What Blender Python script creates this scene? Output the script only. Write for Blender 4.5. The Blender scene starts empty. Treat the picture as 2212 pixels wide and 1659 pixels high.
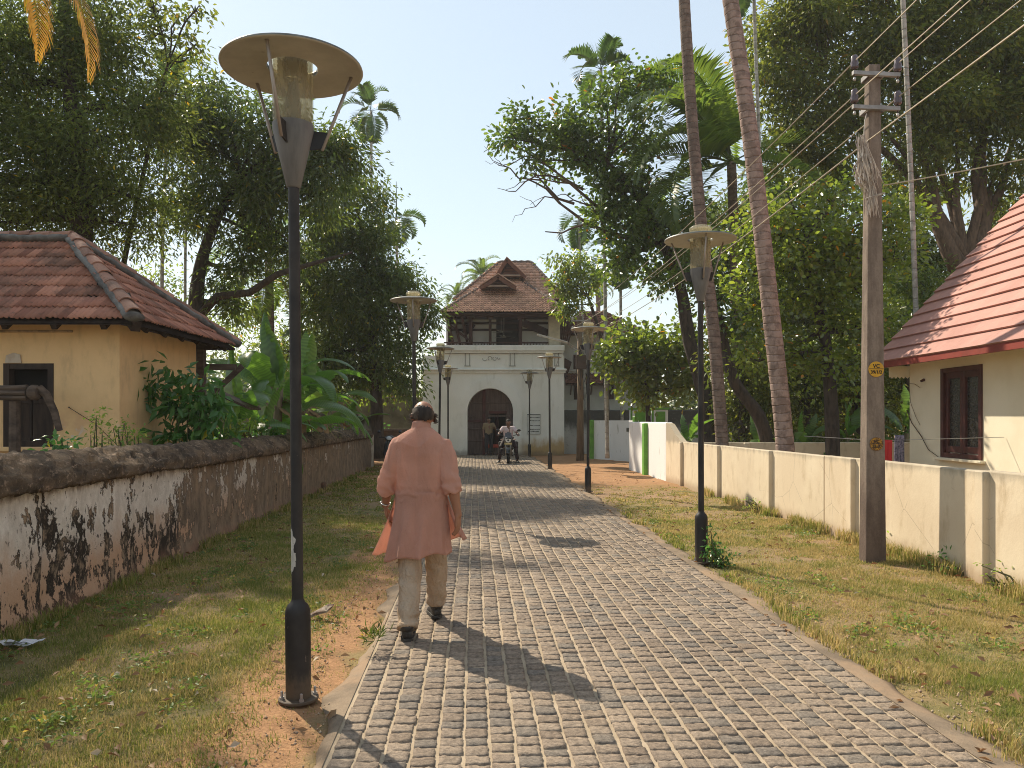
import bpy, bmesh, math, random
import numpy as np
from mathutils import Vector, Matrix, noise as mnoise

random.seed(7)
RNG = np.random.default_rng(11)
scene = bpy.context.scene
C = scene.collection
R = math.radians

# ------------------------------------------------------------------ camera, sky, sun, exposure
EYE = 1.55
F = 1659.0            # focal length in units of a 2212 x 1659 picture
HX, HY = 1106.0, 907.0
cam_d = bpy.data.cameras.new("camera")
cam_d.sensor_width = 36.0
cam_d.lens = 27.0
cam_d.shift_y = 77.5 / 2212.0
cam_d.clip_start = 0.05
cam_d.clip_end = 2000
cam = bpy.data.objects.new("camera", cam_d)
C.objects.link(cam)
cam.location = (0, 0, EYE)
cam.rotation_euler = (R(90), 0, 0)
scene.camera = cam

SUN_EL = R(42.5)
SUN_DX, SUN_DY = -0.613, 0.790          # horizontal direction towards the sun
world = bpy.data.worlds.new("World")
scene.world = world
world.use_nodes = True
wn = world.node_tree
wn.nodes.clear()
sky = wn.nodes.new("ShaderNodeTexSky")
sky.sky_type = 'NISHITA'
sky.sun_disc = False
sky.sun_elevation = SUN_EL
sky.sun_rotation = math.atan2(SUN_DX, SUN_DY)
sky.altitude = 0
sky.air_density = 1.5
sky.dust_density = 0.4
sky.ozone_density = 1.2
bg = wn.nodes.new("ShaderNodeBackground")
bg.inputs[1].default_value = 0.095
wo = wn.nodes.new("ShaderNodeOutputWorld")
# thin high haze evens the sky out all round, as the pale sky in the photograph implies
hs = wn.nodes.new("ShaderNodeMix")
hs.data_type = 'RGBA'
hs.inputs[0].default_value = 0.5
hs.inputs[7].default_value = (6.9, 7.6, 8.0, 1.0)
wn.links.new(sky.outputs[0], hs.inputs[6])
wn.links.new(hs.outputs[2], bg.inputs[0])
wn.links.new(bg.outputs[0], wo.inputs[0])

sun_d = bpy.data.lights.new("sun", 'SUN')
sun_d.energy = 5.0
sun_d.angle = R(0.6)
sun_d.color = (1.0, 0.89, 0.71)
sun_o = bpy.data.objects.new("sun", sun_d)
C.objects.link(sun_o)
sun_dir = Vector((SUN_DX * math.cos(SUN_EL), SUN_DY * math.cos(SUN_EL), math.sin(SUN_EL)))
sun_o.rotation_euler = sun_dir.to_track_quat('Z', 'Y').to_euler()
sun_o.location = (-20, 30, 40)

scene.view_settings.view_transform = 'Standard'
scene.view_settings.look = 'None'
scene.view_settings.exposure = 0.52
scene.view_settings.gamma = 1.0
scene.view_settings.use_curve_mapping = False
scene.render.engine = 'CYCLES'
scene.cycles.max_bounces = 7
scene.cycles.volume_bounces = 1
scene.cycles.volume_max_steps = 64
scene.cycles.diffuse_bounces = 4
scene.cycles.glossy_bounces = 2
scene.cycles.transmission_bounces = 4
scene.cycles.transparent_max_bounces = 8
scene.cycles.sample_clamp_indirect = 6
scene.cycles.use_denoising = True
scene.cycles.denoising_prefilter = 'NONE'
scene.cycles.filter_width = 1.0

# ------------------------------------------------------------------ measuring helpers
def at(px, py, Y):
    """world point that the photograph (2212 wide) shows at px, py when it stands Y metres away"""
    return Vector(((px - HX) * Y / F, Y, EYE - (py - HY) * Y / F))
def PX(v):            # the path runs slightly to the left
    return -0.0488 * v
def P(u, v, z=0.0):
    return Vector((u + PX(v), v, z))

# ------------------------------------------------------------------ object helpers
def props(o, label=None, cat=None, group=None, kind=None):
    if label: o["label"] = label
    if cat: o["category"] = cat
    if group: o["group"] = group
    if kind: o["kind"] = kind
    return o
def thing(name, label, cat, loc=(0, 0, 0), group=None, rz=0.0):
    o = bpy.data.objects.new(name, None)
    C.objects.link(o)
    o.location = loc
    o.rotation_euler = (0, 0, rz)
    o.empty_display_size = 0.2
    return props(o, label, cat, group)
def link(name, me, parent=None, mat=None):
    o = bpy.data.objects.new(name, me)
    C.objects.link(o)
    if mat is not None and len(me.materials) == 0:
        me.materials.append(mat)
    if parent is not None:
        o.parent = parent
    return o
def dup(o, parent=None):
    c = o.copy()
    C.objects.link(c)
    if parent is not None: c.parent = parent
    for ch in list(o.children):
        dup(ch, c)
    return c
def root_of(p):
    x = Vector((0, 0, 0))
    while p is not None:
        x = x + Vector(p.location)
        p = p.parent
    return x

def np_mesh(name, V, Fc, smooth=False):
    V = np.asarray(V, dtype=np.float32).reshape(-1, 3)
    Fc = np.asarray(Fc, dtype=np.int32)
    me = bpy.data.meshes.new(name)
    nf, k = Fc.shape
    me.vertices.add(len(V)); me.vertices.foreach_set("co", V.ravel())
    me.loops.add(nf * k); me.loops.foreach_set("vertex_index", Fc.ravel())
    me.polygons.add(nf)
    me.polygons.foreach_set("loop_start", np.arange(0, nf * k, k, dtype=np.int32))
    me.polygons.foreach_set("loop_total", np.full(nf, k, dtype=np.int32))
    if smooth:
        me.polygons.foreach_set("use_smooth", np.ones(nf, dtype=bool))
    me.update(calc_edges=True)
    return me

def frame_of(d):
    d = Vector(d).normalized()
    up = Vector((0, 0, 1)) if abs(d.z) < 0.95 else Vector((0, 1, 0))
    a = up.cross(d).normalized()
    b = d.cross(a).normalized()
    return a, b, d

class MB:
    """collects simple shapes into one mesh"""
    def __init__(s): s.v = []; s.f = []
    def add(s, vs, fs):
        n = len(s.v)
        s.v += [Vector(p) for p in vs]
        s.f += [tuple(i + n for i in f) for f in fs]
        return s
    def box(s, c, size, rz=0.0, M=None):
        hx, hy, hz = size[0] / 2, size[1] / 2, size[2] / 2
        pts = [Vector((x, y, z)) for z in (-hz, hz) for y in (-hy, hy) for x in (-hx, hx)]
        rot = M if M is not None else Matrix.Rotation(rz, 3, 'Z')
        pts = [rot @ p + Vector(c) for p in pts]
        return s.add(pts, [(0, 2, 3, 1), (4, 5, 7, 6), (0, 1, 5, 4), (2, 6, 7, 3), (0, 4, 6, 2), (1, 3, 7, 5)])
    def bbox(s, c, size, b=0.01, rz=0.0, M=None):
        """box with chamfered edges"""
        bm = bmesh.new()
        bmesh.ops.create_cube(bm, size=1.0)
        for v in bm.verts: v.co = Vector((v.co.x * size[0], v.co.y * size[1], v.co.z * size[2]))
        bmesh.ops.bevel(bm, geom=bm.edges[:], offset=min(b, min(size) * 0.45), segments=1, affect='EDGES')
        rot = M if M is not None else Matrix.Rotation(rz, 3, 'Z')
        bm.verts.index_update()
        s.add([rot @ v.co + Vector(c) for v in bm.verts], [tuple(v.index for v in f.verts) for f in bm.faces])
        bm.free()
        return s
    def beam(s, p, q, w, h):
        """rectangular bar from p to q, w sideways, h upright"""
        p, q = Vector(p), Vector(q)
        a, b, d = frame_of(q - p)
        pts = []
        for e in (p, q):
            for sy in (-1, 1):
                for sx in (-1, 1):
                    pts.append(e + a * (sx * w / 2) + b * (sy * h / 2))
        return s.add(pts, [(0, 2, 3, 1), (4, 5, 7, 6), (0, 1, 5, 4), (2, 6, 7, 3), (0, 4, 6, 2), (1, 3, 7, 5)])
    def tube(s, pts, radii, seg=8, cap=True):
        pts = [Vector(p) for p in pts]
        if not hasattr(radii, '__len__'): radii = [radii] * len(pts)
        n = len(pts)
        rings = []
        a = None
        for i, p in enumerate(pts):
            d = (pts[min(i + 1, n - 1)] - pts[max(i - 1, 0)])
            if d.length < 1e-9: d = Vector((0, 0, 1))
            d.normalize()
            if a is None:
                a, b, _ = frame_of(d)
            else:
                a = (a - d * a.dot(d)).normalized()
                b = d.cross(a).normalized()
            r = radii[i]
            ra, rb = (r if hasattr(r, '__len__') else (r, r))
            rings.append([p + a * (ra * math.cos(2 * math.pi * k / seg)) + b * (rb * math.sin(2 * math.pi * k / seg)) for k in range(seg)])
        vs = [v for r_ in rings for v in r_]
        fs = []
        for i in range(n - 1):
            for k in range(seg):
                k2 = (k + 1) % seg
                fs.append((i * seg + k, i * seg + k2, (i + 1) * seg + k2, (i + 1) * seg + k))
        if cap:
            fs.append(tuple(reversed(range(seg))))
            fs.append(tuple((n - 1) * seg + k for k in range(seg)))
        return s.add(vs, fs)
    def lathe(s, prof, seg=24, c=(0, 0, 0), cap=True):
        c = Vector(c)
        vs = []
        for (r, z) in prof:
            for k in range(seg):
                t = 2 * math.pi * k / seg
                vs.append(c + Vector((r * math.cos(t), r * math.sin(t), z)))
        fs = []
        n = len(prof)
        for i in range(n - 1):
            for k in range(seg):
                k2 = (k + 1) % seg
                fs.append((i * seg + k, i * seg + k2, (i + 1) * seg + k2, (i + 1) * seg + k))
        if cap:
            if prof[0][0] > 1e-6: fs.append(tuple(reversed(range(seg))))
            if prof[-1][0] > 1e-6: fs.append(tuple((n - 1) * seg + k for k in range(seg)))
        return s.add(vs, fs)
    def ell(s, c, r, seg=14, rings=9, M=None):
        c = Vector(c)
        vs, fs = [], []
        rot = M if M is not None else Matrix.Identity(3)
        for i in range(rings + 1):
            ph = math.pi * i / rings
            for k in range(seg):
                t = 2 * math.pi * k / seg
                q = Vector((r[0] * math.sin(ph) * math.cos(t), r[1] * math.sin(ph) * math.sin(t), -r[2] * math.cos(ph)))
                vs.append(c + rot @ q)
        for i in range(rings):
            for k in range(seg):
                k2 = (k + 1) % seg
                fs.append((i * seg + k, i * seg + k2, (i + 1) * seg + k2, (i + 1) * seg + k))
        return s.add(vs, fs)
    def prism(s, poly, d):
        """polygon (list of 3D points) pushed along vector d"""
        poly = [Vector(p) for p in poly]
        d = Vector(d)
        n = len(poly)
        vs = poly + [p + d for p in poly]
        fs = [tuple(reversed(range(n))), tuple(range(n, 2 * n))]
        for i in range(n):
            j = (i + 1) % n
            fs.append((i, j, n + j, n + i))
        return s.add(vs, fs)
    def torus(s, c, R1, r2, axis='x', seg=24, ms=8):
        c = Vector(c)
        vs, fs = [], []
        for i in range(seg):
            t = 2 * math.pi * i / seg
            for k in range(ms):
                p = 2 * math.pi * k / ms
                rr = R1 + r2 * math.cos(p)
                h = r2 * math.sin(p)
                q = (rr * math.cos(t), rr * math.sin(t), h)
                if axis == 'x': q = (q[2], q[0], q[1])
                elif axis == 'y': q = (q[0], q[2], q[1])
                vs.append(c + Vector(q))
        for i in range(seg):
            i2 = (i + 1) % seg
            for k in range(ms):
                k2 = (k + 1) % ms
                fs.append((i * ms + k, i2 * ms + k, i2 * ms + k2, i * ms + k2))
        return s.add(vs, fs)
    def build(s, name, mat, parent=None, smooth=False, world=True, autosmooth=None):
        me = bpy.data.meshes.new(name)
        off = root_of(parent) if (world and parent is not None) else Vector((0, 0, 0))
        me.from_pydata([tuple(v - off) for v in s.v], [], s.f)
        bm = bmesh.new(); bm.from_mesh(me)
        bmesh.ops.recalc_face_normals(bm, faces=bm.faces[:])
        bm.to_mesh(me); bm.free()
        if smooth:
            me.polygons.foreach_set("use_smooth", np.ones(len(me.polygons), dtype=bool))
            me.update()
            if autosmooth is not None:
                try: me.set_sharp_from_angle(angle=R(autosmooth))
                except Exception: pass
        return link(name, me, parent, mat)

def single(name, mb, mat, label, cat, group=None, smooth=False, autosmooth=None):
    """a thing that is one mesh, its origin at its base"""
    xs = [v.x for v in mb.v]; ys = [v.y for v in mb.v]; zs = [v.z for v in mb.v]
    o0 = Vector(((min(xs) + max(xs)) / 2, (min(ys) + max(ys)) / 2, min(zs)))
    for i, v in enumerate(mb.v): mb.v[i] = v - o0
    o = mb.build(name, mat, None, smooth, autosmooth=autosmooth)
    o.location = o0
    return props(o, label, cat, group)

# ------------------------------------------------------------------ materials
class NT:
    def __init__(s, name):
        s.m = bpy.data.materials.new(name); s.m.use_nodes = True
        s.t = s.m.node_tree; s.t.nodes.clear()
        s.out = s.n("ShaderNodeOutputMaterial")
    def n(s, typ, **kw):
        x = s.t.nodes.new(typ)
        for k, v in kw.items():
            if hasattr(x, k): setattr(x, k, v)
        return x
    def l(s, a, b): s.t.links.new(a, b)
    def set(s, sock, v):
        if isinstance(v, bpy.types.NodeSocket): s.l(v, sock)
        elif isinstance(v, (int, float)):
            sock.default_value = v
        else:
            v = tuple(v)
            if len(v) == 3 and sock.type == 'RGBA': v = v + (1.0,)
            sock.default_value = v
    def coord(s, kind="Object"):
        if kind == "World":
            return s.n("ShaderNodeNewGeometry").outputs["Position"]
        return s.n("ShaderNodeTexCoord").outputs[kind]
    def mapping(s, vec, scale=(1, 1, 1), loc=(0, 0, 0), rot=(0, 0, 0)):
        m = s.n("ShaderNodeMapping")
        s.l(vec, m.inputs[0])
        m.inputs["Scale"].default_value = scale
        m.inputs["Location"].default_value = loc
        m.inputs["Rotation"].default_value = rot
        return m.outputs[0]
    def noise(s, vec, scale, detail=4, rough=0.55, dist=0.0):
        x = s.n("ShaderNodeTexNoise")
        s.l(vec, x.inputs["Vector"])
        x.inputs["Scale"].default_value = scale
        x.inputs["Detail"].default_value = detail
        x.inputs["Roughness"].default_value = rough
        x.inputs["Distortion"].default_value = dist
        return x.outputs[0]
    def voronoi(s, vec, scale, feature='F1'):
        x = s.n("ShaderNodeTexVoronoi")
        x.feature = feature
        s.l(vec, x.inputs["Vector"]); x.inputs["Scale"].default_value = scale
        return x.outputs["Distance"]
    def ramp(s, fac, a, b, lo=0.0, hi=1.0):
        """smooth step of fac between a and b"""
        x = s.n("ShaderNodeMapRange")
        x.interpolation_type = 'SMOOTHSTEP'
        s.set(x.inputs[0], fac)
        x.inputs[1].default_value = a; x.inputs[2].default_value = b
        x.inputs[3].default_value = lo; x.inputs[4].default_value = hi
        return x.outputs[0]
    def math(s, op, a, b=0.0, c=None):
        x = s.n("ShaderNodeMath"); x.operation = op
        s.set(x.inputs[0], a); s.set(x.inputs[1], b)
        if c is not None: s.set(x.inputs[2], c)
        return x.outputs[0]
    def mix(s, fac, a, b):
        x = s.n("ShaderNodeMix"); x.data_type = 'RGBA'
        s.set(x.inputs[0], fac)
        s.set(x.inputs[6], a); s.set(x.inputs[7], b)
        return x.outputs[2]
    def mul(s, a, b, fac=1.0):
        x = s.n("ShaderNodeMix"); x.data_type = 'RGBA'; x.blend_type = 'MULTIPLY'
        s.set(x.inputs[0], fac); s.set(x.inputs[6], a); s.set(x.inputs[7], b)
        return x.outputs[2]
    def hsv(s, col, h=0.5, sat=1.0, val=1.0):
        x = s.n("ShaderNodeHueSaturation")
        s.set(x.inputs["Hue"], h); s.set(x.inputs["Saturation"], sat); s.set(x.inputs["Value"], val)
        s.set(x.inputs["Color"], col)
        return x.outputs[0]
    def sep(s, vec):
        x = s.n("ShaderNodeSeparateXYZ"); s.l(vec, x.inputs[0])
        return x.outputs
    def bump(s, h, strength=0.3, dist=0.01):
        x = s.n("ShaderNodeBump")
        x.inputs["Strength"].default_value = strength
        x.inputs["Distance"].default_value = dist
        s.set(x.inputs["Height"], h)
        return x.outputs[0]
    def island(s):
        return s.n("ShaderNodeNewGeometry").outputs["Random Per Island"]
    def objrand(s):
        return s.n("ShaderNodeObjectInfo").outputs["Random"]
    def bsdf(s, col, rough=0.6, normal=None, metal=0.0, spec=0.4, **kw):
        x = s.n("ShaderNodeBsdfPrincipled")
        s.set(x.inputs["Base Color"], col); s.set(x.inputs["Roughness"], rough)
        s.set(x.inputs["Metallic"], metal)
        s.set(x.inputs["Specular IOR Level"], spec)
        if normal is not None: s.l(normal, x.inputs["Normal"])
        for k, v in kw.items(): s.set(x.inputs[k.replace("_", " ")], v)
        return x.outputs[0]
    def done(s, shader):
        s.l(shader, s.out.inputs[0]); return s.m

def m_simple(name, c, c2=None, scale=6.0, rough=0.6, bump=0.15, bscale=40.0, metal=0.0, spec=0.4, vary=0.0, obj=False, dist=0.005, stretch=(1, 1, 1), coords="Object"):
    n = NT(name)
    co = n.mapping(n.coord(coords), stretch)
    c2 = c2 or tuple(x * 0.7 for x in c)
    f = n.ramp(n.noise(co, scale, 6, 0.6), 0.35, 0.68)
    col = n.mix(f, c, c2)
    if vary:
        r = n.objrand() if obj else n.island()
        col = n.hsv(col, n.math('MULTIPLY_ADD', r, 0.03 * vary, 0.5 - 0.015 * vary), 1.0, n.math('MULTIPLY_ADD', r, vary, 1.0 - vary / 2))
    nb = n.bump(n.noise(co, bscale, 5, 0.65), bump, dist) if bump else None
    return n.done(n.bsdf(col, rough, nb, metal, spec))

def m_leaf(name, c, c2, yellow=(0.30, 0.24, 0.03), pyel=0.05, trans=0.4, gloss=0.35, rough=0.35, tcol=None):
    n = NT(name)
    r = n.island()
    co = n.coord("World")
    big = n.noise(co, 0.55, 2)
    col = n.mix(r, c, c2)
    col = n.hsv(col, 0.5, 1.0, n.ramp(big, 0.3, 0.7, 0.8, 1.2))
    r2 = n.math('FRACT', n.math('MULTIPLY', r, 37.7))
    col = n.mix(n.math('GREATER_THAN', r2, 1.0 - pyel), col, yellow)
    d = n.bsdf(col, rough, None, 0.0, gloss)
    t = n.n("ShaderNodeBsdfTranslucent")
    tc = n.hsv(col, 0.485, 1.1, 2.7) if tcol is None else tcol
    n.set(t.inputs[0], tc)
    mx = n.n("ShaderNodeMixShader")
    mx.inputs[0].default_value = trans
    n.l(d, mx.inputs[1]); n.l(t.outputs[0], mx.inputs[2])
    return n.done(mx.outputs[0])
# ------------------------------------------------------------------ ground, path
def make_ground():
    n = NT("ground_soil")
    co = n.coord("World")
    s = n.sep(co)
    u = n.math('MULTIPLY_ADD', s[1], 0.0488, s[0])
    big = n.noise(co, 0.35, 4, 0.6)
    mid = n.noise(co, 2.2, 6, 0.62)
    fine = n.noise(co, 60, 5, 0.7)
    soil = n.mix(n.ramp(mid, 0.35, 0.65), (0.34, 0.225, 0.135), (0.25, 0.165, 0.10))
    red = n.mix(n.ramp(mid, 0.3, 0.7), (0.40, 0.225, 0.115), (0.30, 0.165, 0.085))
    straw = n.mix(n.ramp(fine, 0.35, 0.65), (0.32, 0.245, 0.115), (0.21, 0.16, 0.075))
    green = n.mix(n.ramp(fine, 0.35, 0.65), (0.15, 0.15, 0.05), (0.09, 0.095, 0.032))
    g = n.mix(n.ramp(mid, 0.38, 0.60), green, straw)
    g = n.mix(n.ramp(big, 0.40, 0.62), g, soil)
    # bare red earth: beside the path on the left, and the yard in front of the gate
    bare = n.math('ADD', n.ramp(n.math('ADD', s[1], n.math('MULTIPLY', mid, 5.0)), 18.5, 22.0), n.ramp(n.math('ABSOLUTE', n.math('ADD', n.math('ADD', u, n.math('MULTIPLY', mid, 0.7)), 0.75)), 0.22, 0.42, 1.0, 0.0))
    col = n.mix(n.math('MINIMUM', bare, 1.0), g, red)
    col = n.mul(col, n.mix(n.ramp(fine, 0.3, 0.7), (0.72, 0.70, 0.68), (1.15, 1.15, 1.15)))
    h = n.math('ADD', n.math('MULTIPLY', fine, 0.35), n.noise(co, 14, 5, 0.65))
    m = n.done(n.bsdf(col, 0.95, n.bump(h, 0.7, 0.03), 0.0, 0.15))
    # one sheet, finely divided near the camera so that it can be uneven
    xs = np.concatenate([np.linspace(-160, -16, 12), np.arange(-12, 12.01, 0.25), np.linspace(16, 160, 12)])
    ys = np.concatenate([np.linspace(-60, -6, 8), np.arange(-4, 30.01, 0.25), np.linspace(34, 220, 16)])
    V = []
    for y in ys:
        for x in xs:
            uu = x + 0.0488 * y
            z = 0.0
            near = abs(x) < 12 and -4 <= y <= 30
            if near:
                w = 1.0
                if -0.95 < uu < 2.6: w = 0.0
                z = w * (0.035 * mnoise.noise(Vector((x * 0.9, y * 0.9, 0))) + 0.012 * mnoise.noise(Vector((x * 3.1, y * 3.1, 4)))) - (0.03 if w == 0 else 0.012)
            V.append((x, y, z))
    nx, ny = len(xs), len(ys)
    Fc = [(j * nx + i, j * nx + i + 1, (j + 1) * nx + i + 1, (j + 1) * nx + i) for j in range(ny - 1) for i in range(nx - 1)]
    o = link("ground", np_mesh("ground", V, Fc, True), None, m)
    props(o, kind="structure")

def ground_z(x, y):
    uu = x + 0.0488 * y
    if -0.95 < uu < 2.6: return -0.03
    return 0.035 * mnoise.noise(Vector((x * 0.9, y * 0.9, 0))) + 0.012 * mnoise.noise(Vector((x * 3.1, y * 3.1, 4))) - 0.012

U0, U1 = -0.665, 2.27
V0, V1 = 0.6, 33.2
CW, RW = 0.1225, 0.099

def make_path():
    # mortar bed
    n = NT("sandy_mortar")
    co = n.coord("World")
    f = n.noise(co, 3.0, 6, 0.6)
    col = n.mix(n.ramp(f, 0.35, 0.65), (0.42, 0.335, 0.24), (0.33, 0.26, 0.18))
    col = n.mul(col, n.mix(n.noise(co, 90, 4, 0.7), (0.75, 0.75, 0.75), (1.2, 1.2, 1.2)))
    mort = n.done(n.bsdf(col, 0.95, n.bump(n.noise(co, 70, 5, 0.7), 0.5, 0.006), 0.0, 0.15))
    path = bpy.data.objects.new("path", None); C.objects.link(path)
    path.empty_display_size = 0.2
    props(path, kind="structure")
    vs = np.arange(V0, V1 + 0.01, 0.2)
    us = np.linspace(U0 - 0.03, U1 + 0.03, 13)
    V = [tuple(P(u, v, 0.0135 + 0.003 * mnoise.noise(Vector((u * 6, v * 6, 1))))) for v in vs for u in us]
    nu = len(us)
    Fc = [(j * nu + i, j * nu + i + 1, (j + 1) * nu + i + 1, (j + 1) * nu + i) for j in range(len(vs) - 1) for i in range(nu - 1)]
    link("mortar_bed", np_mesh("mortar_bed", V, Fc, True), path, mort)
    # concrete margins with broken outer edges
    n = NT("worn_concrete")
    co = n.coord("World")
    f = n.noise(co, 2.5, 7, 0.65)
    col = n.mix(n.ramp(f, 0.35, 0.65), (0.285, 0.215, 0.150), (0.175, 0.135, 0.098))
    col = n.mul(col, n.mix(n.noise(co, 120, 4, 0.7), (0.65, 0.65, 0.65), (1.3, 1.3, 1.3)))
    col = n.mix(n.ramp(n.noise(co, 1.7, 5, .65), .46, .64), col, (0.31, 0.215, 0.14))
    conc = n.done(n.bsdf(col, 0.95, n.bump(n.noise(co, 80, 6, 0.75), 0.6, 0.008), 0.0, 0.15))
    for side in (0, 1):
        V, Fc = [], []
        vs = np.arange(V0, V1, 0.12)
        for j, v in enumerate(vs):
            w = (0.17 if side else 0.08) + 0.14 * mnoise.noise(Vector((v * 0.8, side * 9, 0))) + 0.10 * mnoise.noise(Vector((v * 2.9, side * 9, 3))) + 0.05 * mnoise.noise(Vector((v * 7.9, side * 9, 5)))
            if side: w += 0.04
            w = max(w, 0.03)
            for t in (0, 0.35, 0.7, 1.0):
                u = (U1 + 0.008 + w * t) if side else (U0 - 0.008 - w * t)
                z = 0.019 - 0.033 * t * t + 0.004 * mnoise.noise(Vector((u * 9, v * 9, 2)))
                V.append(tuple(P(u, v, z)))
            V.append(tuple(P(u, v, -0.06)))
            if j:
                for k in range(4):
                    a = (j - 1) * 5 + k
                    Fc.append((a, a + 1, a + 6, a + 5) if side else (a + 1, a, a + 5, a + 6))
        link("concrete_edge", np_mesh("concrete_edge", V, Fc, True), path, conc)
    # stones
    n = NT("cobble_granite")
    rr = n.math('FRACT', n.math('MULTIPLY_ADD', n.island(), 7.31, n.math('MULTIPLY', n.objrand(), 3.7)))
    co = n.coord("World")
    col = n.mix(rr, (0.240, 0.188, 0.143), (0.320, 0.258, 0.200))
    r3 = n.math('FRACT', n.math('MULTIPLY', rr, 19.3))
    col = n.mix(n.math('GREATER_THAN', r3, 0.80), col, (0.215, 0.185, 0.155))
    f1 = n.noise(co, 38, 6, 0.72)
    col = n.mul(col, n.mix(n.ramp(f1, 0.3, 0.7), (0.62, 0.61, 0.60), (1.30, 1.27, 1.24)))
    col = n.mul(col, n.mix(n.ramp(n.noise(co, 0.7, 3), 0.3, 0.7), (0.86, 0.86, 0.88), (1.1, 1.08, 1.05)))
    hb = n.math('ADD', n.noise(n.mapping(co, (1, 2.2, 1)), 45, 6, 0.75), n.math('MULTIPLY', n.noise(co, 140, 4, 0.7), 0.4))
    stone_m = n.done(n.bsdf(col, 0.82, n.bump(hb, 0.85, 0.014), 0.0, 0.25))
    def stone_arrays(seed, nx, ny):
        rg = np.random.default_rng(seed)
        hx, hy = CW / 2 - 0.0080, RW / 2 - 0.0036
        hx *= rg.uniform(0.92, 1.02); hy *= rg.uniform(0.88, 1.03)
        V = []
        for j in range(ny):
            for i in range(nx):
                tx, ty = i / (nx - 1) * 2 - 1, j / (ny - 1) * 2 - 1
                x, y = hx * tx, hy * ty
                edge = max(abs(tx), abs(ty))
                z = 0.0185 + rg.uniform(-0.0034, 0.0034) - (0.0010 if edge > 0.95 else 0)
                if edge > 0.95:
                    x *= rg.uniform(0.94, 1.02); y *= rg.uniform(0.93, 1.03)
                V.append((x, y, z))
        Fc = [(j * nx + i, j * nx + i + 1, (j + 1) * nx + i + 1, (j + 1) * nx + i) for j in range(ny - 1) for i in range(nx - 1)]
        loop = [i for i in range(nx)] + [j * nx + nx - 1 for j in range(1, ny)] + [(ny - 1) * nx + i for i in range(nx - 2, -1, -1)] + [j * nx for j in range(ny - 2, 0, -1)]
        b0 = len(V)
        for q in loop:
            V.append((V[q][0] * 1.02, V[q][1] * 1.02, -0.01))
        L = len(loop)
        for k in range(L):
            k2 = (k + 1) % L
            Fc.append((loop[k2], loop[k], b0 + k, b0 + k2))
        return np.array(V), np.array(Fc)
    near = [stone_arrays(100 + k, 6, 5) for k in range(14)]
    midd = [stone_arrays(200 + k, 4, 3) for k in range(14)]
    far = [stone_arrays(300 + k, 3, 3) for k in range(14)]
    meshes = []
    for k, (V, Fc) in enumerate(near):
        me = np_mesh("cobble_stone", V, Fc, False); me.materials.append(stone_m); meshes.append(me)
    ncol = int(round((U1 - U0) / CW))
    spots = []
    for c in range(ncol):
        u = U0 + (c + 0.5) * CW
        v = V0 + random.uniform(0, RW)
        while v < V1:
            pitch = RW * random.uniform(0.88, 1.14)
            spots.append((u + random.uniform(-0.003, 0.003) + 0.006 * mnoise.noise(Vector((c * 0.15, v * 0.35, 0))), v + pitch / 2, pitch / RW))
            v += pitch
    def seen(u, v):
        p = P(u, v)
        return p.y > 3.40 and abs(p.x) < p.y * 0.667
    order = sorted(range(len(spots)), key=lambda i: spots[i][1] if seen(*spots[i][:2]) else 1e9)
    single_ids = set(order[:300])
    VV, FF, nv = [], [], 0
    ang0 = -math.atan(0.0488) * 0 
    for i, (u, v, sc) in enumerate(spots):
        k = random.randrange(14)
        p = P(u, v, 0.0)
        z = 0.004 + random.uniform(-0.003, 0.003)
        a = 0.0488 + random.uniform(-0.05, 0.05) + (math.pi if random.random() < .5 else 0)
        if i in single_ids:
            o = bpy.data.objects.new("cobble_stone", meshes[k]); C.objects.link(o)
            o.parent = path
            o.location = (p.x, p.y, z)
            o.rotation_euler = (random.uniform(-.03, .03), random.uniform(-.025, .025), a)
            o.scale = (1, sc, 1)
        else:
            V, Fc = (near if v < 8 else midd if v < 15 else far)[k]
            ca, sa = math.cos(a), math.sin(a)
            W = V.copy(); W[:, 1] *= sc
            tilt = RNG.uniform(-.03, .03, 2)
            zz = W[:, 2] + tilt[0] * W[:, 0] + tilt[1] * W[:, 1] + z
            W = np.stack([W[:, 0] * ca - W[:, 1] * sa + p.x, W[:, 0] * sa + W[:, 1] * ca + p.y, zz], 1)
            VV.append(W); FF.append(Fc + nv); nv += len(W)
    o = link("cobble_stone", np_mesh("cobble_stone_rest", np.concatenate(VV), np.concatenate(FF)), path, stone_m)
    props(o, kind="stuff")
make_ground()
make_path()

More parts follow.
